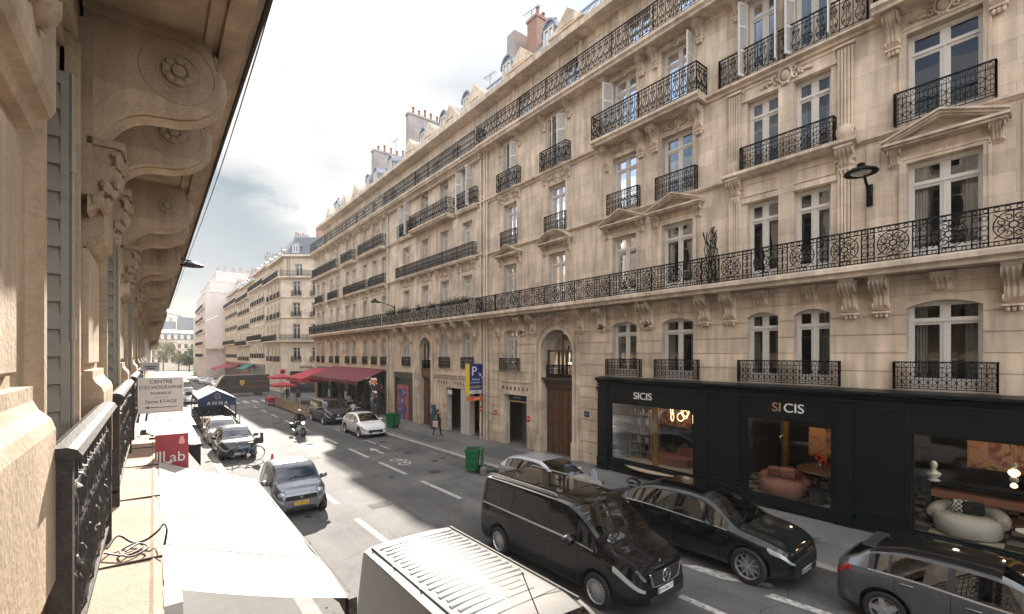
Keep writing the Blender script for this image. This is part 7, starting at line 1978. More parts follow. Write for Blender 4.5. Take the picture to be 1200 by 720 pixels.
rib = simple('roof rib paint', (.58,.56,.54), .4, coat=.6)  # one even pale paint for the ribs
for i in range(19):
    xx = -2.05+i*.138
    for y0, y1 in (((-.66,-.12),(.12,.66)) if i % 3 else ((-.66,-.02),(.02,.66))):
        if i > 15 and y0 > 0: y1 = .45
        q = MB(); q.prism([(xx-.034,zr-.02),(xx-.024,zr+.005),(xx+.024,zr+.005),(xx+.034,zr-.02)], 'y', y0+(i % 2)*.04, y1-(i % 2)*.04); q.build('roof_rib', pvp, t)
q = MB()
for sy in (-.73,.73): q.box(-2.2,1.0,sy-.014,sy+.014,zr-.045,zr-.002)
q.box(.66,.672,-.72,.72,zr-.004,zr+.001)
for xx in (-2.15,-1.3,-.45,.4): 
    for sy in (-.75,.75): q.cbox((xx,sy,zr-.01),(.03,.02,.02))
q.build('roof_gutter', simple('dark sealant', (.06,.06,.06), .7), t)
q = MB(); q.tube([(.95,.1,1.95),(.6,.13,2.32)], .008, 5); q.build('aerial', M['plastic'], t)
for sgn in (-1, 1):
    q = MB(); q.box(-2.1,.45,sgn*.965-.012,sgn*.965+.012,.92,.98); q.build('side_rail', M['plastic'], t)
q = MB(); q.box(-2.452,-2.438,-.006,.006,.4,1.8); q.build('door_gap', M['black'], t)
# --- parked and moving cars farther down
cols = [('white',(.7,.7,.7)),('black',(.02,.02,.022)),('silver',(.4,.41,.42)),('grey',(.14,.15,.16)),('dark blue',(.02,.035,.08)),('dark red',(.12,.015,.015))]
P6 = [paint(n_+' far paint', c, .2, .3) for n_, c in cols]
far = [(9.6,105,0,'white car driving behind the brown delivery truck'),(9.4,115,3,'dark car nearest behind the brown delivery truck, left of the white one'),(8.9,126,2,'silver car in the far lane two lengths beyond the truck'),(8.6,138,1,'black car in the far queue below the red far awning'),(8.3,150,3,'grey car in the far queue ahead of the last silver one'),(8.0,163,2,'last silver car of the far queue'),
       (3.6,68,0,'white car parked on the left behind the navy terrace tent'),(3.6,76,1,'dark car half hidden behind the white market parasols'),(5.6,128,0,'white van like car in the left far lane'),(5.4,150,2,'silver car far down the left lane'),(4.9,178,0,'small white car farthest down the street'),(11.2,98,4,'dark blue car parked on the right beyond the side street'),(11.2,135,5,'dark red car parked under the far red awnings')]
for k_, (x, y, c, lab) in enumerate(far):
    car(scaled(HATCH, 1.04, 1.06 if k_ % 3 else 1.0), 'car', lab, x, y, P6[c], 'cars far down the street', seats=False, detail=False)
# --- brown delivery truck crossing the junction
brown = simple('dark brown truck paint', (.020,.014,.012), .4, coat=.5, var=.15)
t = thing('delivery_truck', 'dark brown box delivery truck with gold shield crossing the junction', 'truck', (10.0, 77.0, gz(77)), PI+.05)
q = MB(); q.cbox((-.9,0,1.75), (5.4,2.3,2.6), .06); q.build('cargo_box', brown, t)
q = MB(); q.prism([(1.8,.45),(3.2,.45),(3.55,.7),(3.55,1.25),(3.15,1.5),(2.5,2.75),(2.2,3.0),(1.8,3.05)], 'y', -1.1, 1.1); q.build('cab', brown, t)
q = MB(); q.face([(3.17,-1.0,1.52),(3.17,1.0,1.52),(2.53,.95,2.72),(2.53,-.95,2.72)]); q.build('windscreen', M['fglass'], t)
for sg in (-1,1): q = MB(); q.face([(2.1,sg*1.105,1.5),(3.0,sg*1.105,1.5),(2.5,sg*1.105,2.5),(2.1,sg*1.105,2.5)]); q.build('side_window', M['fglass'], t)
tm, rm = wheel_meshes(.42, .13, 'five', 6, M['plastic'])
for x in (2.5, -2.2):
    for sg in (1,-1): a = link('wheel', tm, t, (x, sg*1.0, .42), 0 if sg > 0 else PI); link('rim', rm, a)
gold = simple('gold print', (.5,.28,.06), .5)
for sg in (-1,1):
    q = MB(); q.prism([(-.3,2.3),(.3,2.3),(.3,1.85),(.12,1.6),(0,1.52),(-.12,1.6),(-.3,1.85)], 'y', sg*1.152-.004, sg*1.152+.004); o = q.build('shield_emblem', gold, t)
    text('ups', .30, brown, o, (0, sg*1.158, 1.92), (R(90),0,0 if sg < 0 else PI), .002)
    q = MB(); q.box(-3.4,1.4,sg*1.152-.003,sg*1.152+.003,1.35,1.37); q.build('stripe', gold, t)
    q = MB(); q.box(-3.3,-.6,sg*1.152-.003,sg*1.152+.003,2.1,2.13); q.build('stripe', gold, t)
q = MB(); q.cbox((3.6,0,.55),(.15,2.1,.25),.03); q.build('bumper', M['plastic'], t)
# ---------------------------------------------------------------- people: one continuous skinned body each, coloured by zone
def figure(name, label, loc, rz, joints, zones, hair=None, group=None, mats=None):
    """joints: {name: (pos, radius, parent)}; zones: function(point) -> material index"""
    t = thing('person', label, 'person', loc, rz, group)
    names = list(joints); idx = {n_: i for i, n_ in enumerate(names)}
    me = bpy.data.meshes.new('skeleton')
    me.from_pydata([joints[n_][0] for n_ in names], [(idx[n_], idx[joints[n_][2]]) for n_ in names if joints[n_][2]], [])
    o = bpy.data.objects.new('skeleton', me); COL.objects.link(o)
    sk = o.modifiers.new('skin', 'SKIN'); sk.use_smooth_shade = True
    for i, n_ in enumerate(names):
        r = joints[n_][1]; me.skin_vertices[0].data[i].radius = (r, r) if not isinstance(r, tuple) else r
        me.skin_vertices[0].data[i].use_root = (i == 0)
    sb = o.modifiers.new('sub', 'SUBSURF'); sb.levels = 2; sb.render_levels = 2
    dg = bpy.context.evaluated_depsgraph_get(); dg.update()
    ev = o.evaluated_get(dg)
    m2 = bpy.data.meshes.new_from_object(ev)
    bpy.data.objects.remove(o); bpy.data.meshes.remove(me)
    m2.materials.clear()
    for m in mats: m2.materials.append(m)
    for p in m2.polygons:
        p.material_index = zones(p.center); p.use_smooth = True
    m2.name = 'body'
    link('body', m2, t)
    if hair:
        q = MB(); hair(q); q.build('hair', M['hair'], t, 60)
    return t
def pose_stand(h=1.68, stride=.0, armswing=.1, lean=0.0):
    s = h/1.72; J = {}
    def a(n, x, y, z, r, p=None): J[n] = ((x*s, y*s, z*s), r*s if not isinstance(r, tuple) else tuple(v*s for v in r), p)
    a('pelvis',0,0,.92,(.13,.11)); a('waist',.0,0,1.08,(.125,.10),'pelvis'); a('chest',lean*.5,0,1.28,(.15,.11),'waist'); a('neckb',lean*.8,0,1.44,(.075,.065),'chest'); a('neck',lean,0,1.50,.05,'neckb'); a('head',lean+.015,0,1.60,(.085,.075),'neck'); a('crown',lean+.0,0,1.68,(.06,.055),'head')
    for sg, k in ((1,'l'),(-1,'r')):
        st = stride*sg
        a('hip'+k,0,sg*.09,.88,.095,'pelvis'); a('knee'+k,st*.55+.03,sg*.095,.50,.062,'hip'+k); a('ankle'+k,st-.03,sg*.095,.09,.042,'knee'+k); a('toe'+k,st+.12,sg*.11,.03,.034,'ankle'+k)
        a('sh'+k,lean*.7,sg*.17,1.40,.062,'neckb'); a('elb'+k,-st*armswing*2-.03,sg*.24,1.12,.046,'sh'+k); a('wr'+k,-st*armswing*3+.06,sg*.25,.88,.03,'elb'+k); a('hand'+k,-st*armswing*3+.09,sg*.245,.79,.033,'wr'+k)
    return J
def pose_sit(h=1.7, fwd=.0):
    s = h/1.72; J = {}
    def a(n, x, y, z, r, p=None): J[n] = ((x*s, y*s, z*s), r*s if not isinstance(r, tuple) else tuple(v*s for v in r), p)
    a('pelvis',0,0,.52,(.13,.12)); a('waist',-.02+fwd*.3,0,.70,(.125,.10),'pelvis'); a('chest',fwd*.7,0,.90,(.15,.11),'waist'); a('neckb',fwd,0,1.06,(.075,.065),'chest'); a('neck',fwd+.02,0,1.12,.05,'neckb'); a('head',fwd+.05,0,1.22,(.085,.075),'neck'); a('crown',fwd+.04,0,1.30,(.06,.055),'head')
    for sg, k in ((1,'l'),(-1,'r')):
        a('hip'+k,.06,sg*.10,.50,.09,'pelvis'); a('knee'+k,.46,sg*.12,.50,.065,'hip'+k); a('ankle'+k,.46,sg*.12,.09,.042,'knee'+k); a('toe'+k,.60,sg*.13,.03,.034,'ankle'+k)
        a('sh'+k,fwd*.9,sg*.17,1.02,.062,'neckb'); a('elb'+k,fwd+.06,sg*.25,.76,.046,'sh'+k); a('wr'+k,fwd+.30,sg*.18,.74,.03,'elb'+k); a('hand'+k,fwd+.38,sg*.15,.75,.033,'wr'+k)
    return J
def zone_fn(hn, hem, cuff=None):
    """0 skin, 1 top, 2 trousers, 3 shoes"""
    def z(c):
        if c.z > hn: return 0
        if c.z < .085: return 3
        if c.z < hem: 
            return 2
        return 1
    return z
def cap_hair(zc, x=0.0, r=.105, long_=0.0):
    def f(q):
        q.blob((x-.02,0,zc), (r,r*.92,r*.95), 12, 8)
        if long_: q.blob((x-.06,0,zc-long_*.5), (.06,.10,long_*.6), 10, 8)
    return f
CL = dict(black=simple('black cloth', (.012,.012,.014), .9), navy=simple('navy cloth', (.02,.03,.06), .9), white=simple('white shirt cloth', (.65,.65,.63), .9), grey=simple('grey cloth', (.15,.15,.16), .9), red=simple('dark red cloth', (.25,.03,.04), .9), denim=simple('denim', (.06,.09,.16), .9), beige=simple('beige cloth', (.4,.33,.25), .9))
# pedestrian walking on the right pavement
t = figure('person', 'person in long black coat and hat walking with a pale pink bag', (14.3, 26.0, gz(26,.144)), -PI/2+.35, pose_stand(1.66, .26, .35, .03), zone_fn(1.43, .55), cap_hair(1.585, .02, .10, .2), mats=[M['skin'], CL['black'], CL['black'], M['black']])
q = MB(); q.lathe([(.21,.0),(.23,.45),(.17,.62),(.19,.64),(.24,.46),(.22,0)], (0,0,.55), 14); q.build('coat_skirt', CL['black'], t, 60)
q = MB(); q.lathe([(.10,.08),(.085,.13),(.001,.135)], (.02,0,1.55), 14); q.lathe([(.15,.075),(.15,.085),(.08,.09)], (.02,0,1.55), 14); q.build('hat', CL['black'], t)
q = MB(); q.cbox((.10,-.30,.78), (.40,.10,.40), .03); q.tube([(0,-.28,.98),(.05,-.24,1.2),(.12,-.2,1.36),(.18,-.27,1.2),(.22,-.3,.98)], .012, 5); q.build('bag', simple('pale pink bag', (.55,.36,.34), .7), t)
# second person, on the left pavement
t = figure('person', 'person in black seen from behind on the left pavement below the cream sign', (1.75, 33.0, gz(33,.144)), PI/2, pose_stand(1.75, .15, .3), zone_fn(1.5, .95), cap_hair(1.63), mats=[M['skin'], CL['black'], CL['denim'], M['black']])
# standing people by the brasserie terrace
for k_, (x, y, rz, top_, leg_, lab) in enumerate(((12.9,56.2,-2.2,'navy','denim','person in navy standing at the wooden terrace fence'),(12.2,52.6,-1.2,'black','beige','waiter in black and beige by the wooden fence near the dark minivan'),(13.1,61.5,2.6,'denim','grey','person in a denim jacket standing under the bright red corner awning'),(12.6,60.0,.6,'black','black','person all in black standing beside the one in the denim jacket'),(14.6,43.8,-1.6,'white','black','waiter in a white shirt standing among the brasserie tables'),(15.2,48.5,-1.6,'grey','black','person in grey standing at the brasserie door'))):
    figure('person', lab, (x, y, gz(y,.144)), rz, pose_stand(1.74, .12, .3), zone_fn(1.5, .95), cap_hair(1.63), 'people at the brasserie', [M['skin'], CL[top_], CL[leg_], M['black']])
# seated guests and their tables and chairs
def bistro_table(x, y, lab):
    t = thing('bistro_table', lab, 'table', (x, y, gz(y,.144)), 0, 'tables on the brasserie terrace')
    q = MB(); q.lathe([(.32,.72),(.33,.74),(.001,.745)], n=16); q.build('tabletop', CL['white'], t); q = MB(); q.lathe([(.22,0),(.04,.03),(.03,.72)], n=10); q.build('leg', M['iron'], t)
def bistro_chair(x, y, rz, lab):
    t = thing('bistro_chair', lab, 'chair', (x, y, gz(y,.144)), rz, 'chairs on the brasserie terrace')
    q = MB(); q.cbox((0,0,.45), (.42,.42,.04), .015); q.build('seat', M['wineawn'], t); q = MB(); q.tube([(-.2,-.19,.45),(-.25,-.19,.85),(-.27,0,.90),(-.25,.19,.85),(-.2,.19,.45)], .018, 5); q.box(-.25,-.23,-.17,.17,.6,.8); q.build('backrest', M['pine'], t)
    for sx in (-1,1):
        for sy in (-1,1): q = MB(); q.tube([(sx*.19,sy*.19,0),(sx*.17,sy*.17,.45)], .016, 5); q.build('leg', M['pine'], t)
guests = [(13.55,39.4,'white','a white shirt nearest the white hatchback'),(14.4,40.3,'black','black at the second table'),(13.6,41.5,'navy','navy facing the street behind the minivan'),(14.5,42.4,'red','dark red beside the waiter'),(13.6,44.6,'black','black between the minivan and the glass'),(14.5,45.5,'grey','grey by the dark column'),(13.7,47.4,'white','white further along the terrace'),(14.5,48.9,'denim','denim near the terrace end')]
adj = ['nearest','second nearest','third','fourth','fifth','sixth','seventh','farthest']
for k_, (x, y, c, lab) in enumerate(guests):
    rz = [PI*.5, -PI*.5][k_ % 2]+.4*(-1)**(k_//2)
    figure('person', 'person seated at the brasserie in '+lab, (x, y, gz(y,.144)), rz, pose_sit(1.7, .05), zone_fn(1.06, .56), cap_hair(1.25, .08), 'guests seated at the brasserie', [M['skin'], CL[c], CL['denim' if k_ % 3 else 'black'], M['black']])
    bistro_chair(x-.05*math.cos(rz), y-.05*math.sin(rz), rz, 'chair under the '+adj[k_]+' seated brasserie guest')
for k_, y in enumerate((39.9, 42.0, 45.1, 48.2)): bistro_table(14.0, y, ['nearest','second','third','farthest'][k_]+' round white table of the brasserie terrace')
# parklet: plank fence, red planter, red parasols
t = thing('wooden_fence', 'terrace fence of horizontal pine planks on the roadway by the brasserie', 'fence', (0,0,0))
for k_ in range(4):
    z = .12+.27*k_; q = MB(); q.box(10.42,10.47,42.6,55.2,z,z+.18); q.box(10.47,12.0,42.6,42.65,z,z+.18); b_ = q.build('plank', M['pine'], t); b_.location.z = gz(48)
    b_.rotation_euler[0] = -.0
for y in (42.62,45.1,47.6,50.1,52.6,55.1): q = MB(); q.box(10.47,10.56,y-.04,y+.04,0,1.12); o = q.build('post', M['pine'], t); o.location.z = gz(48)
t = thing('terrace_deck', 'wooden terrace deck inside the plank fence', 'deck', (0,0,gz(48))); q = MB(); q.box(10.58,12.1,42.7,55.0,.02,.14); q.build('decking', M['pine'], t)
t = thing('planter', 'red cloth covered table at the far end of the plank fence', 'table', (10.6,58.0,gz(58))); q = MB(); q.cbox((0,0,.62), (1.0,2.2,.55), .03); q.build('cover', M['redawn'], t)
for sx in (-1,1):
    for sy in (-1,1): q = MB(); q.box(sx*.42-.04,sx*.42+.04,sy*.95-.04,sy*.95+.04,0,.36); q.build('leg', M['iron'], t)
def parasol(lab, x, y, w, d, h, mat, group, flap=.22, square=True, rise=.45):
    t = thing('parasol', lab, 'parasol', (x, y, gz(y,.14)), 0, group)
    q = MB(); q.tube([(0,0,0),(0,0,h+rise)], .035, 7); q.build('pole', M['ironL'], t)
    q = MB(); n = 4 if square else 8
    rim = [(w/2,d/2),(-w/2,d/2),(-w/2,-d/2),(w/2,-d/2)] if square else [(w/2*math.cos(2*PI*i/8),d/2*math.sin(2*PI*i/8)) for i in range(8)]
    for i in range(n):
        a, c = rim[i], rim[(i+1) % n]; q.face([(a[0],a[1],h),(c[0],c[1],h),(0,0,h+rise)]); q.face([(a[0],a[1],h),(a[0],a[1],h-flap),(c[0],c[1],h-flap),(c[0],c[1],h)])
    q.build('canopy', mat, t)
    q = MB()
    for a in rim: q.tube([(0,0,h-.1),(a[0]*.96,a[1]*.96,h-.02)], .012, 4)
    q.build('rib', M['iron'], t)
    q = MB(); q.lathe([(.3,0),(.3,.06),(.05,.1)], n=14); q.build('base', M['iron'], t)
parasol('bright red square parasol at the far end of the plank fence', 11.4, 56.0, 2.2, 3.0, 2.25, M['redawn'], 'red parasols of the brasserie', rise=.3)
parasol('bright red square parasol next to the corner awning', 12.6, 63.0, 2.6, 3.2, 2.9, M['redawn'], 'red parasols of the brasserie', rise=.35)
# green wheeled bins
def wheelie(lab, x, y, rz, z0):
    t = thing('wheeled_bin', lab, 'bin', (x, y, gz(y, z0)), rz, 'green wheeled bins')
    q = MB(); b0, b1 = (.23,.26), (.29,.36)
    v = [(-b0[0],-b0[1],.08),(b0[0],-b0[1],.08),(b0[0],b0[1],.08),(-b0[0],b0[1],.08),(-b1[0],-b1[1],1.0),(b1[0],-b1[1],1.0),(b1[0],b1[1],1.0),(-b1[0],b1[1],1.0)]
    for f_ in ((0,3,2,1),(0,1,5,4),(1,2,6,5),(2,3,7,6),(3,0,4,7)): q.face([v[i] for i in f_])
    q.box(-.32,.32,-.39,-.36,.93,1.03); q.box(-.32,.32,.36,.39,.93,1.03); q.box(-.32,-.29,-.36,.36,.93,1.03); q.box(.29,.32,-.36,.36,.93,1.03)
    for yy in (-.12,.12): q.box(.25,.30,yy-.012,yy+.012,.15,.93)
    q.build('body', M['greenbin'], t)
    q = MB(); q.box(-.27,.27,-.33,.33,.90,.97); q.build('bag', M['black'], t)
    q = MB(); q.tube([(-.36,-.28,.98),(-.40,-.2,1.05),(-.40,.2,1.05),(-.36,.28,.98)], .02, 6); q.build('handle', M['greenbin'], t)
    q = MB(); q.cbox((-.42,0,.62),(.05,.70,.78),.02); q.build('lid', M['greenbin'], t)
    for sg in (-1,1): q = MB(); q.lathe([(.001,-.03),(.10,-.03),(.10,.03),(.001,.03)], (-.25,sg*.27,.10), 14, 'y', False); q.build('wheel', M['rubber'], t)
wheelie('green wheeled bin standing on the roadway behind the silver hatchback', 11.25, 17.2, 2.4, 0)
wheelie('green wheeled bin standing on the pavement beside the white hatchback', 13.55, 31.3, 2.2, .144)
t = thing('rubble', 'broken concrete lump and litter at the foot of the nearer green bin', 'debris', (11.35,16.5,gz(16.5))); q = MB(); q.cbox((0,0,.14), (.28,.22,.28), .03, .5); q.build('lump', M['granite'], t); q = MB(); rg = random.Random(5)
for i in range(6): q.blob((.3+.12*i*.6, rg.uniform(-.2,.2), .05), (.09,.08,.05), 6, 4, .2, rg)
q.build('litter', M['plastic'], t)
# traffic cone
t = thing('traffic_cone', 'small red and white traffic cone behind the tiny grey car', 'cone', (4.45,24.2,gz(24.2)))
q = MB(); q.cbox((0,0,.02),(.34,.34,.04),.01); q.lathe([(.13,.04),(.03,.62),(.001,.62)], n=14, cap=False); q.build('body', simple('traffic red', (.55,.04,.02), .5), t)
q = MB(); q.lathe([(.098,.24),(.072,.38)], n=14, cap=False); q.build('band', M['white'], t)
# bicycle
def bicycle(lab, x, y, rz, lean):
    t = thing('bicycle', lab, 'bicycle', (x, y, gz(y)), rz, 'bicycles'); t.rotation_euler[0] = lean
    fr = simple('blue bicycle frame', (.10,.19,.38), .3, coat=.5)
    for wx in (-.52, .52):
        q = MB(); q.tube([(wx+.34*math.cos(a),0,.35+.34*math.sin(a)) for a in [2*PI*i/28 for i in range(28)]], .018, 6, True); w_ = q.build('wheel', M['rubber'], t)
        q = MB()
        for i in range(14): a = 2*PI*i/14; q.tube([(wx,0,.35),(wx+.32*math.cos(a),0,.35+.32*math.sin(a))], .002, 3)
        q.lathe([(.02,-.04),(.02,.04)], (wx,0,.35), 8, 'y'); q.build('spokes', M['silver'], w_)
        q = MB(); q.tube([(wx+.38*math.cos(a),0,.35+.38*math.sin(a)) for a in [PI*.15+PI*.8*i/12 for i in range(13)]], .02, 4); q.build('mudguard', M['plastic'], t)
    q = MB(); q.tube([(.36,0,.85),(-.12,0,.32),(-.52,0,.35),(-.2,0,.72),(.33,0,.70)], .02, 6); q.tube([(-.2,0,.85),(-.12,0,.32)], .02, 6); q.tube([(.34,0,.95),(.38,0,.72),(.52,0,.35)], .02, 6); q.build('frame', fr, t)
    q = MB(); q.tube([(.22,-.28,1.02),(.36,-.2,1.0),(.36,.2,1.0),(.22,.28,1.02)], .014, 6); q.build('handlebar', M['silver'], t)
    q = MB(); q.cbox((-.24,0,.90),(.26,.16,.06),.02); q.build('saddle', M['plastic'], t, 40)
    q = MB(); q.lathe([(.09,-.01),(.09,.01)], (-.12,.03,.32), 14, 'y'); q.tube([(-.12,.05,.32),(-.05,.05,.17),(-.05,.14,.17)], .012, 5); q.build('crank', M['silver'], t)
    q = MB(); q.cbox((-.62,0,.86),(.30,.30,.08),.03); q.cbox((-.76,0,1.12),(.07,.32,.5),.03); q.cbox((-.62,.15,1.0),(.26,.03,.24),.01); q.cbox((-.62,-.15,1.0),(.26,.03,.24),.01); q.build('child_seat', M['plastic'], t, 40)
    return t
bicycle('blue bicycle with a child seat leaning across the front of the black hatchback', 3.62, 26.1, PI+.12, .12)
# motorcycle and rider
t = thing('motorcycle', 'black and chrome motorcycle riding towards the viewer with panniers', 'motorcycle', (7.72, 32.9, gz(32.9)), -PI/2+.08)
for wx in (-.75,.75):
    q = MB(); q.lathe([(.22,-.05),(.30,-.055),(.325,-.03),(.325,.03),(.30,.055),(.22,.05),(.22,-.05)], (wx,0,.325), 24, 'y', False); w_ = q.build('wheel', M['rubber'], t, 40)
    q = MB(); 
    for i in range(8): a = 2*PI*i/8; q.tube([(wx,0,.325),(wx+.22*math.cos(a),0,.325+.22*math.sin(a))], .012, 4)
    q.lathe([(.05,-.06),(.05,.06)], (wx,0,.325), 10, 'y'); q.lathe([(.13,.055),(.13,.062),(.001,.062)], (wx,0,.325), 14, 'y', False); q.build('rim', M['silver'], w_)
q = MB()
for sg in (-1,1): q.tube([(.75,sg*.09,.325),(.45,sg*.09,.95)], .026, 6)
q.build('fork', M['chrome'], t); q = MB(); q.blob((.18,0,.86), (.30,.17,.15), 14, 8); q.build('tank', gloss_black, t, 60)
q = MB(); q.cbox((.05,0,.5),(.5,.34,.34),.05); q.lathe([(.10,-.26),(.10,.26)], (.12,0,.45), 10, 'y'); q.tube([(.3,-.18,.4),(-.2,-.2,.24),(-.95,-.2,.34)], .045, 7); q.build('engine', M['silver'], t, 40)
q = MB(); q.cbox((-.35,0,.80),(.62,.28,.10),.04); q.build('saddle', M['plastic'], t, 40)
for sg in (-1,1): q = MB(); q.cbox((-.66,sg*.33,.62),(.46,.20,.36),.05); q.build('pannier', M['plastic'], t, 40)
q = MB(); q.lathe([(.11,0),(.12,.06),(.06,.16),(.001,.17)], (0,0,0), 16, 'x', False); o = q.build('headlight', M['chrome'], t, 40, (.66,0,.92)); o.rotation_euler[2] = PI; q = MB(); q.lathe([(.10,0),(.001,.02)], (.665,0,.92), 16, 'x', False); q.build('lamp_glass', simple('lit lamp', (.8,.8,.75), .1, emit=(1,.95,.8), es=.5), o); bpy.data.objects[o.children[0].name].location = (0,0,0); o.children[0].matrix_parent_inverse = Matrix.Translation((.66,0,.92)).inverted() if False else Matrix.Rotation(-PI,4,'Z') @ Matrix.Translation((-.66,0,-.92))
q = MB(); q.tube([(.26,-.42,1.02),(.42,-.3,1.04),(.46,0,1.0),(.42,.3,1.04),(.26,.42,1.02)], .016, 6); q.build('handlebar', M['chrome'], t)
for sg in (-1,1): q = MB(); q.tube([(.42,sg*.3,1.04),(.42,sg*.42,1.2)], .008, 4); q.blob((.42,sg*.44,1.22),(.03,.075,.05),8,6); q.build('mirror', M['plastic'], t)
q = MB(); q.box(.55,.57,-.2,.2,1.02,1.3); o = q.build('screen', M['carglass'], t)
for sg in (-1,1): q = MB(); q.tube([(.35,0,.35),(.35,sg*.3,.4),(.38,sg*.34,.65)], .02, 6); q.build('crash_bar', M['chrome'], t)
J = pose_sit(1.75, .12)
for k in 'lr':
    sg = 1 if k == 'l' else -1
    J['knee'+k] = ((.30,sg*.25,.50),.07,'hip'+k); J['ankle'+k] = ((.16,sg*.24,.10),.048,'knee'+k); J['toe'+k] = ((.30,sg*.25,.06),.04,'ankle'+k)
    J['elb'+k] = ((.32,sg*.38,.80),.055,'sh'+k); J['wr'+k] = ((.56,sg*.38,.68),.036,'elb'+k); J['hand'+k] = ((.63,sg*.36,.67),.042,'wr'+k)
t = figure('person', 'motorcyclist in black with a pale helmet riding the motorcycle', (7.72-.0, 33.22, gz(33.2)+.36), -PI/2+.08, J, lambda c: 0 if c.z > 1.1 else 1, None, mats=[M['skin'], CL['black']])
q = MB(); q.blob((.17,0,1.25), (.145,.13,.15), 14, 10); q.build('helmet', simple('pale helmet', (.5,.46,.42), .25, coat=1), t, 60); q = MB(); q.blob((.235,0,1.25), (.09,.11,.06), 12, 8); q.build('visor', M['carglass'], t, 60)
# scooter parked between the minivan and the dark suv
t = thing('scooter', 'parked black scooter with tall clear windscreen and top case beside the minivan', 'scooter', (11.2, 9.35, gz(9.35)), PI-.36)
for wx in (-.65,.65): q = MB(); q.lathe([(.15,-.06),(.23,-.065),(.26,-.04),(.26,.04),(.23,.065),(.15,.06)], (wx,0,.26), 20, 'y'); q.build('wheel', M['rubber'], t, 40)
q = MB(); q.prism([(-.95,.62),(-.7,.45),(-.3,.38),(-.2,.22),(.3,.22),(.42,.4),(.55,.7),(.48,1.0),(.38,.98),(.36,.6),(.25,.36),(-.05,.36),(-.12,.74),(-.5,.80),(-.95,.82)], 'y', -.19, .19); q.build('body', gloss_black, t, 30)
q = MB(); q.cbox((-.42,0,.84),(.75,.30,.12),.05); q.build('saddle', M['plastic'], t, 40)
q = MB(); q.prism([(-.16,0),(.16,0),(.22,.22),(.17,.5),(.08,.58),(-.08,.58),(-.17,.5),(-.22,.22)], 'z', -.004, .004); o = q.build('windscreen', simple('pale clear screen', (.55,.62,.70), .1, coat=.6), t, loc=(.55,0,1.0)); o.rotation_euler = (0, R(-68), 0); o.rotation_euler = (PI/2, 0, PI/2); 
q = MB(); q.blob((-.85,0,1.06), (.24,.25,.16), 16, 10); o = q.build('top_case', gloss_black, t, 60); q = MB(); q.lathe([(.245,-.02),(.25,0),(.245,.02)], (-.85,0,1.04), 18, 'z', False); q.build('band', M['silver'], o)
q = MB(); q.cbox((-1.0,0,.80),(.06,.22,.12),.02); q.build('tail_lamp', simple('orange lamp', (.75,.10,.03), .3, emit=(1,.15,.04), es=.12), t)
q = MB(); q.tube([(.36,-.36,1.05),(.44,0,1.02),(.36,.36,1.05)], .018, 6); q.build('handlebar', M['plastic'], t)
for sg in (-1,1): q = MB(); q.tube([(.4,sg*.25,1.05),(.45,sg*.38,1.26)], .009, 4); q.blob((.45,sg*.40,1.28),(.03,.07,.045),8,6); q.build('mirror', M['plastic'], t)
q = MB(); q.lathe([(.001,0),(.10,.01),(.12,-.05)], (.56,0,.82), 14, 'x', False); q.build('headlight', M['lampglass'], t)
# pigeon
t = thing('pigeon', 'grey pigeon walking on the pavement before the dark shopfront', 'pigeon', (13.6, 4.55, gz(4.55,.144)), 2.6)
q = MB(); q.tube([(-.20,0,.10),(-.10,0,.12),(.0,0,.13),(.08,0,.15),(.11,0,.19),(.12,0,.22),(.135,0,.235)], [.012,.04,.06,.05,.028,.026,.01], 10); q.build('body', simple('grey feathers', (.10,.10,.115), .7, var=.3, scale=30), t, 60)
q = MB(); q.tube([(.14,0,.232),(.165,0,.222)], [.008,.002], 6); q.build('beak', M['black'], t)
for sg in (-1,1): q = MB(); q.tube([(.01,sg*.025,.09),(.0,sg*.025,.0),(.03,sg*.03,.004)], .005, 4); q.build('leg', simple('pink legs', (.4,.12,.1), .6) if sg < 0 else bpy.data.materials['pink legs'], t)
# navy terrace tent in the left parking lane
t = thing('terrace_tent', 'navy gabled terrace tent lettered ANNA in the left parking lane', 'tent', (0,0,gz(44)))
ya, yb, xa, xb, ze, zr = 41.0, 48.5, 2.62, 5.0, 2.25, 2.85; xm = (xa+xb)/2
q = MB(); q.face([(xm,ya,zr),(xb,ya,ze),(xb,yb,ze),(xm,yb,zr)]); q.build('roof', M['canvas'], t)
q = MB(); q.face([(xa,ya,ze),(xm,ya,zr),(xm,yb,zr),(xa,yb,ze)]); q.build('roof_window', simple('pale blue clear sheet', (.20,.32,.52), .25, coat=.5), t)
q = MB()
for y in (ya, yb): q.prism([(xa,ze-.55),(xb,ze-.55),(xb,ze),(xm,zr),(xa,ze)], 'y', y-.01, y+.01)
q.box(xa-.01,xa+.01,ya+.011,yb-.011,ze-.30,ze); q.box(xb-.01,xb+.01,ya+.011,yb-.011,ze-.3,ze)
q.prism([(xm-.09,zr-.03),(xm,zr+.02),(xm+.09,zr-.03)], 'y', ya+.011, yb-.011)
for k in range(4): q.prism([(xa,ze+.005),(xa+.1,ze+.055),(xm-.1,zr-.03),(xm,zr+.015)], 'y', ya+.02+k*2.48-.04, ya+.02+k*2.48+.04) if k in (0,3) else None
q.build('canvas', M['blue'], t)
q = MB()
for x in (xa,xb):
    for y in (ya,(ya+yb)/2,yb): q.box(x-.04,x+.04,y-.04,y+.04,0,ze-.3)
q.build('post', M['ironL'], t)
q = MB(); q.box(xa-.02,xa+.02,ya+.05,yb-.05,.1,1.0); q.box(xb-.02,xb+.02,ya+.05,yb-.05,.1,1.0); q.box(xa+.03,xb-.03,yb-.03,yb+.03,.1,1.0); q.build('side_panel', M['blue'], t)
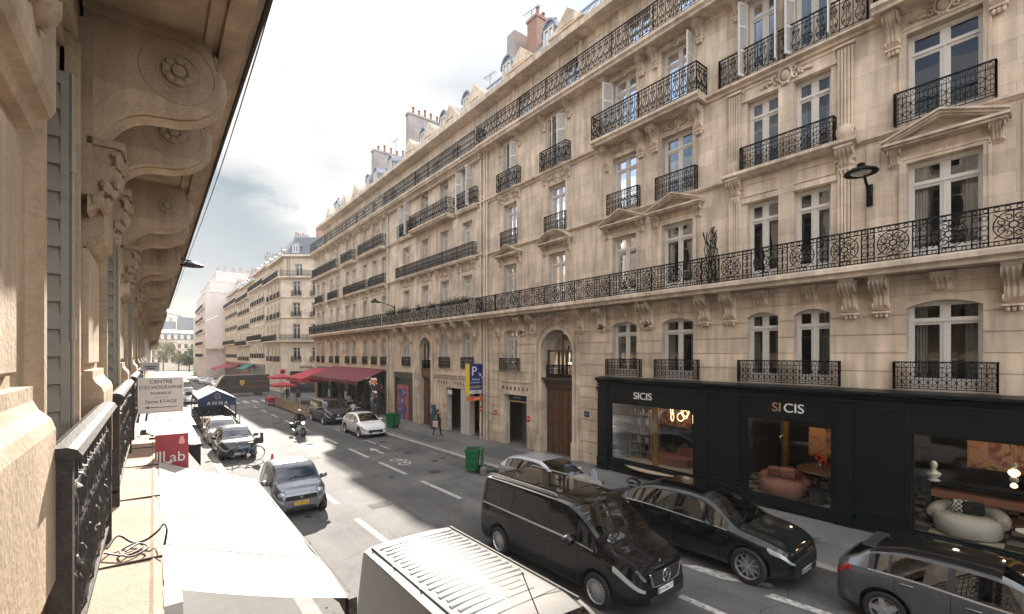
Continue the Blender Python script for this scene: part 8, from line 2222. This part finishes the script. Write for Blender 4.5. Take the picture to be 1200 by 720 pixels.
text('A N N A', .36, CL['white'], t, (xm, ya-.02, ze-.36), (R(90),0,0), .004); q = MB(); q.tube([(xm+.19*math.cos(a),ya-.02,ze+.16+.19*math.sin(a)) for a in [2*PI*i/20 for i in range(20)]], .018, 5, True); q.tube([(xm-.1,ya-.02,ze+.06),(xm,ya-.02,ze+.28),(xm+.1,ya-.02,ze+.06)], .018, 5); q.build('emblem', CL['beige'], t)
t = thing('terrace_enclosure', 'low navy terrace enclosure with planters in front of the ANNA tent', 'enclosure', (0,0,gz(38)))
q = MB(); q.box(2.65,2.7,36.4,40.8,.1,.85); q.box(4.65,4.7,36.4,40.8,.1,.85); q.box(2.7,4.65,36.4,36.45,.1,.8); q.build('side_panel', M['blue'], t)
q = MB(); q.box(2.65,4.7,36.4,40.8,.0,.08); q.build('deck', M['pine'], t)
for x in (2.67,4.68):
    for y in (36.42,38.6,40.78): q = MB(); q.box(x-.025,x+.025,y-.025,y+.025,0,1.35); q.build('post', M['ironL'], t)
rg = random.Random(14)
for k_, (x, y, z) in enumerate(((3.0,36.75,.8),(3.6,36.7,.75),(4.2,36.75,.78),(2.85,37.6,.85))):
    t = thing('potted_shrub', ['straw coloured shrub in a pot at the near left terrace corner','grey leaved shrub in the middle of the terrace front','grey green shrub at the right of the terrace front','taller straw coloured shrub behind the left one'][k_], 'plant', (x, y, gz(38)+.08), 0, 'shrubs of the navy terrace')
    q = MB(); q.lathe([(.14,0),(.18,.4),(.16,.4)], n=12); q.build('pot', CL['beige'] if k_ in (0,3) else M['terra'], t)
    q = MB()
    for i in range(260):
        c = Vector((rg.gauss(0,.17), rg.gauss(0,.17), .72+rg.gauss(0,.2))); d1 = Vector((rg.gauss(0,1),rg.gauss(0,1),rg.gauss(0,1))).normalized()*.08; d2 = d1.orthogonal().normalized()*.03
        q.face([c-d1,c+d2,c+d1,c-d2])
    q.build('leaves', simple('dry leaves', (.28,.22,.14), .8, var=.3, scale=6) if k_ == 0 else bpy.data.materials['dry leaves'] if k_ == 3 else simple('grey leaves', (.12,.14,.10), .8, var=.3, scale=6) if k_ == 1 else bpy.data.materials['grey leaves'], t)
for k_, (x, y) in enumerate(((3.4,38.6),(4.1,39.7))): 
    t = thing('bistro_table', ['table with white setting in the front of the navy terrace','table with white setting near the ANNA tent'][k_], 'table', (x, y, gz(38)+.08), 0, 'tables of the navy terrace'); q = MB(); q.box(-.35,.35,-.35,.35,.72,.75); q.build('tabletop', CL['white'], t); q = MB(); q.lathe([(.2,0),(.03,.03),(.03,.72)], n=8); q.build('leg', M['iron'], t)
# white market parasols and clutter far down the left pavement
for k_, (x, y, w, h) in enumerate(((1.4,64,3.4,2.7),(2.2,70,4.2,2.9),(1.2,77,3.6,2.8),(2.6,86,4.4,3.0),(1.6,96,4,2.9))):
    parasol(['nearest white market parasol on the left pavement','wide white parasol second down the left pavement','white parasol third down the left pavement','wide white parasol reaching over the left kerb','farthest white parasol on the left pavement'][k_], x, y, w, w, h, M['canvas'], 'white parasols down the left pavement')
awning('shop_awning', 'orange and cream awning far down the left pavement', M['terra'], 50, 56, -.3, 3.0, 1.3, 2.4, .25, 0)
# awnings and greenery on the far right shops
M['teal'] = simple('teal awning canvas', (.01,.16,.15), .8, var=.1)
awning('shop_awning', 'teal green awning on the far right shops above the truck', M['teal'], 105, 113, 15.9, 3.1, 13.9, 2.1, .3, 0)
awning('shop_awning', 'dark red awning beyond the teal one on the right', M['wineawn'], 122, 131, 15.9, 2.9, 13.5, 1.9, .3, 0)
awning('shop_awning', 'bright red awning farther beyond on the right near the pink wall', M['redawn'], 136, 150, 15.9, 2.4, 12.4, 1.4, .3, 0)
t = thing('hedge', 'dark green hedge in front of the far right restaurant', 'hedge', (13.2,120,gz(120))); q = MB(); rg = random.Random(3)
for i in range(900): c = Vector((rg.uniform(-.6,.6), rg.uniform(-4,4), rg.uniform(.1,1.7))); d1 = Vector((rg.gauss(0,1),rg.gauss(0,1),rg.gauss(0,1))).normalized()*.2; d2 = d1.orthogonal().normalized()*.12; q.face([c-d1,c+d2,c+d1,c-d2])
q.build('leaves', LEAF[1], t)
# road signs at the side street
def roadsign(lab, x, y, h, kind):
    t = thing('road_sign', lab, 'sign', (x, y, gz(y,.14)), 0, 'road signs at the side street'); q = MB(); q.tube([(0,0,0),(0,0,h)], .035, 6); q.build('pole', M['silver'], t)
    if kind == 'bar': q = MB(); q.box(-.55,.55,-.05,-.03,h-.5,h); o = q.build('plate', M['signred'], t); q = MB(); q.box(-.4,.4,-.06,-.051,h-.32,h-.18); q.build('bar', M['white'], o)
    else: q = MB(); q.lathe([(.001,-.05),(.42,-.05),(.42,-.03),(.001,-.03)], (0,0,h-.4), 18, 'y', False); o = q.build('plate', M['signred'], t); q = MB(); q.lathe([(.001,-.06),(.28,-.06),(.28,-.051)], (0,0,h-.4), 18, 'y', False); q.build('centre', CL['navy'], o)
roadsign('round red edged road sign at the corner of the side street', 15.7, 80.5-3, 3.6, 'round'); roadsign('red and white no entry road sign above the brown truck', 13.4, 82, 2.6, 'bar')
t = thing('scooter', 'parked scooters at the corner behind the brown truck', 'scooter', (16.2, 76.5, gz(76.5,.1)), 1.2); q = MB(); q.prism([(-.8,.3),(.4,.25),(.6,.9),(.45,1.05),(.3,.5),(-.2,.5),(-.3,.85),(-.9,.8)], 'y', -.18, .18); q.build('body', CL['white'], t)
for wx in (-.6,.6): q = MB(); q.lathe([(.15,-.06),(.26,-.05),(.26,.05),(.15,.06)], (wx,0,.26), 14, 'y'); q.build('wheel', M['rubber'], t)
# trellis and iron tree guards omitted where the photograph hides them; kerb post near the left tent
t = thing('parking_meter', 'dark teal parking ticket machine against the wall before the walking person', 'meter', (15.55, 28.9, gz(28.9,.144))); q = MB(); q.cbox((0,0,.85), (.30,.36,1.7), .04); q.build('cabinet', simple('teal grey paint', (.02,.07,.09), .5), t, 40); q = MB(); q.box(-.156,-.151,-.12,.12,1.1,1.45); q.build('screen', M['lampglass'], t)
# ---------------------------------------------------------------- the air: far houses pale and warm into the light
m = bpy.data.materials.new('hazy air'); m.use_nodes = True; nt = m.node_tree; nt.nodes.clear()
o_ = nt.nodes.new('ShaderNodeOutputMaterial'); pv = nt.nodes.new('ShaderNodeVolumePrincipled')
pv.inputs['Color'].default_value = (.95,.93,.90,1); pv.inputs['Density'].default_value = .00032; pv.inputs['Anisotropy'].default_value = .1
nt.links.new(pv.outputs[0], o_.inputs['Volume'])
q = MB(); q.box(-60, 80, -40, 430, -9, 40); hz = q.build('haze', m); hz['kind'] = 'stuff'
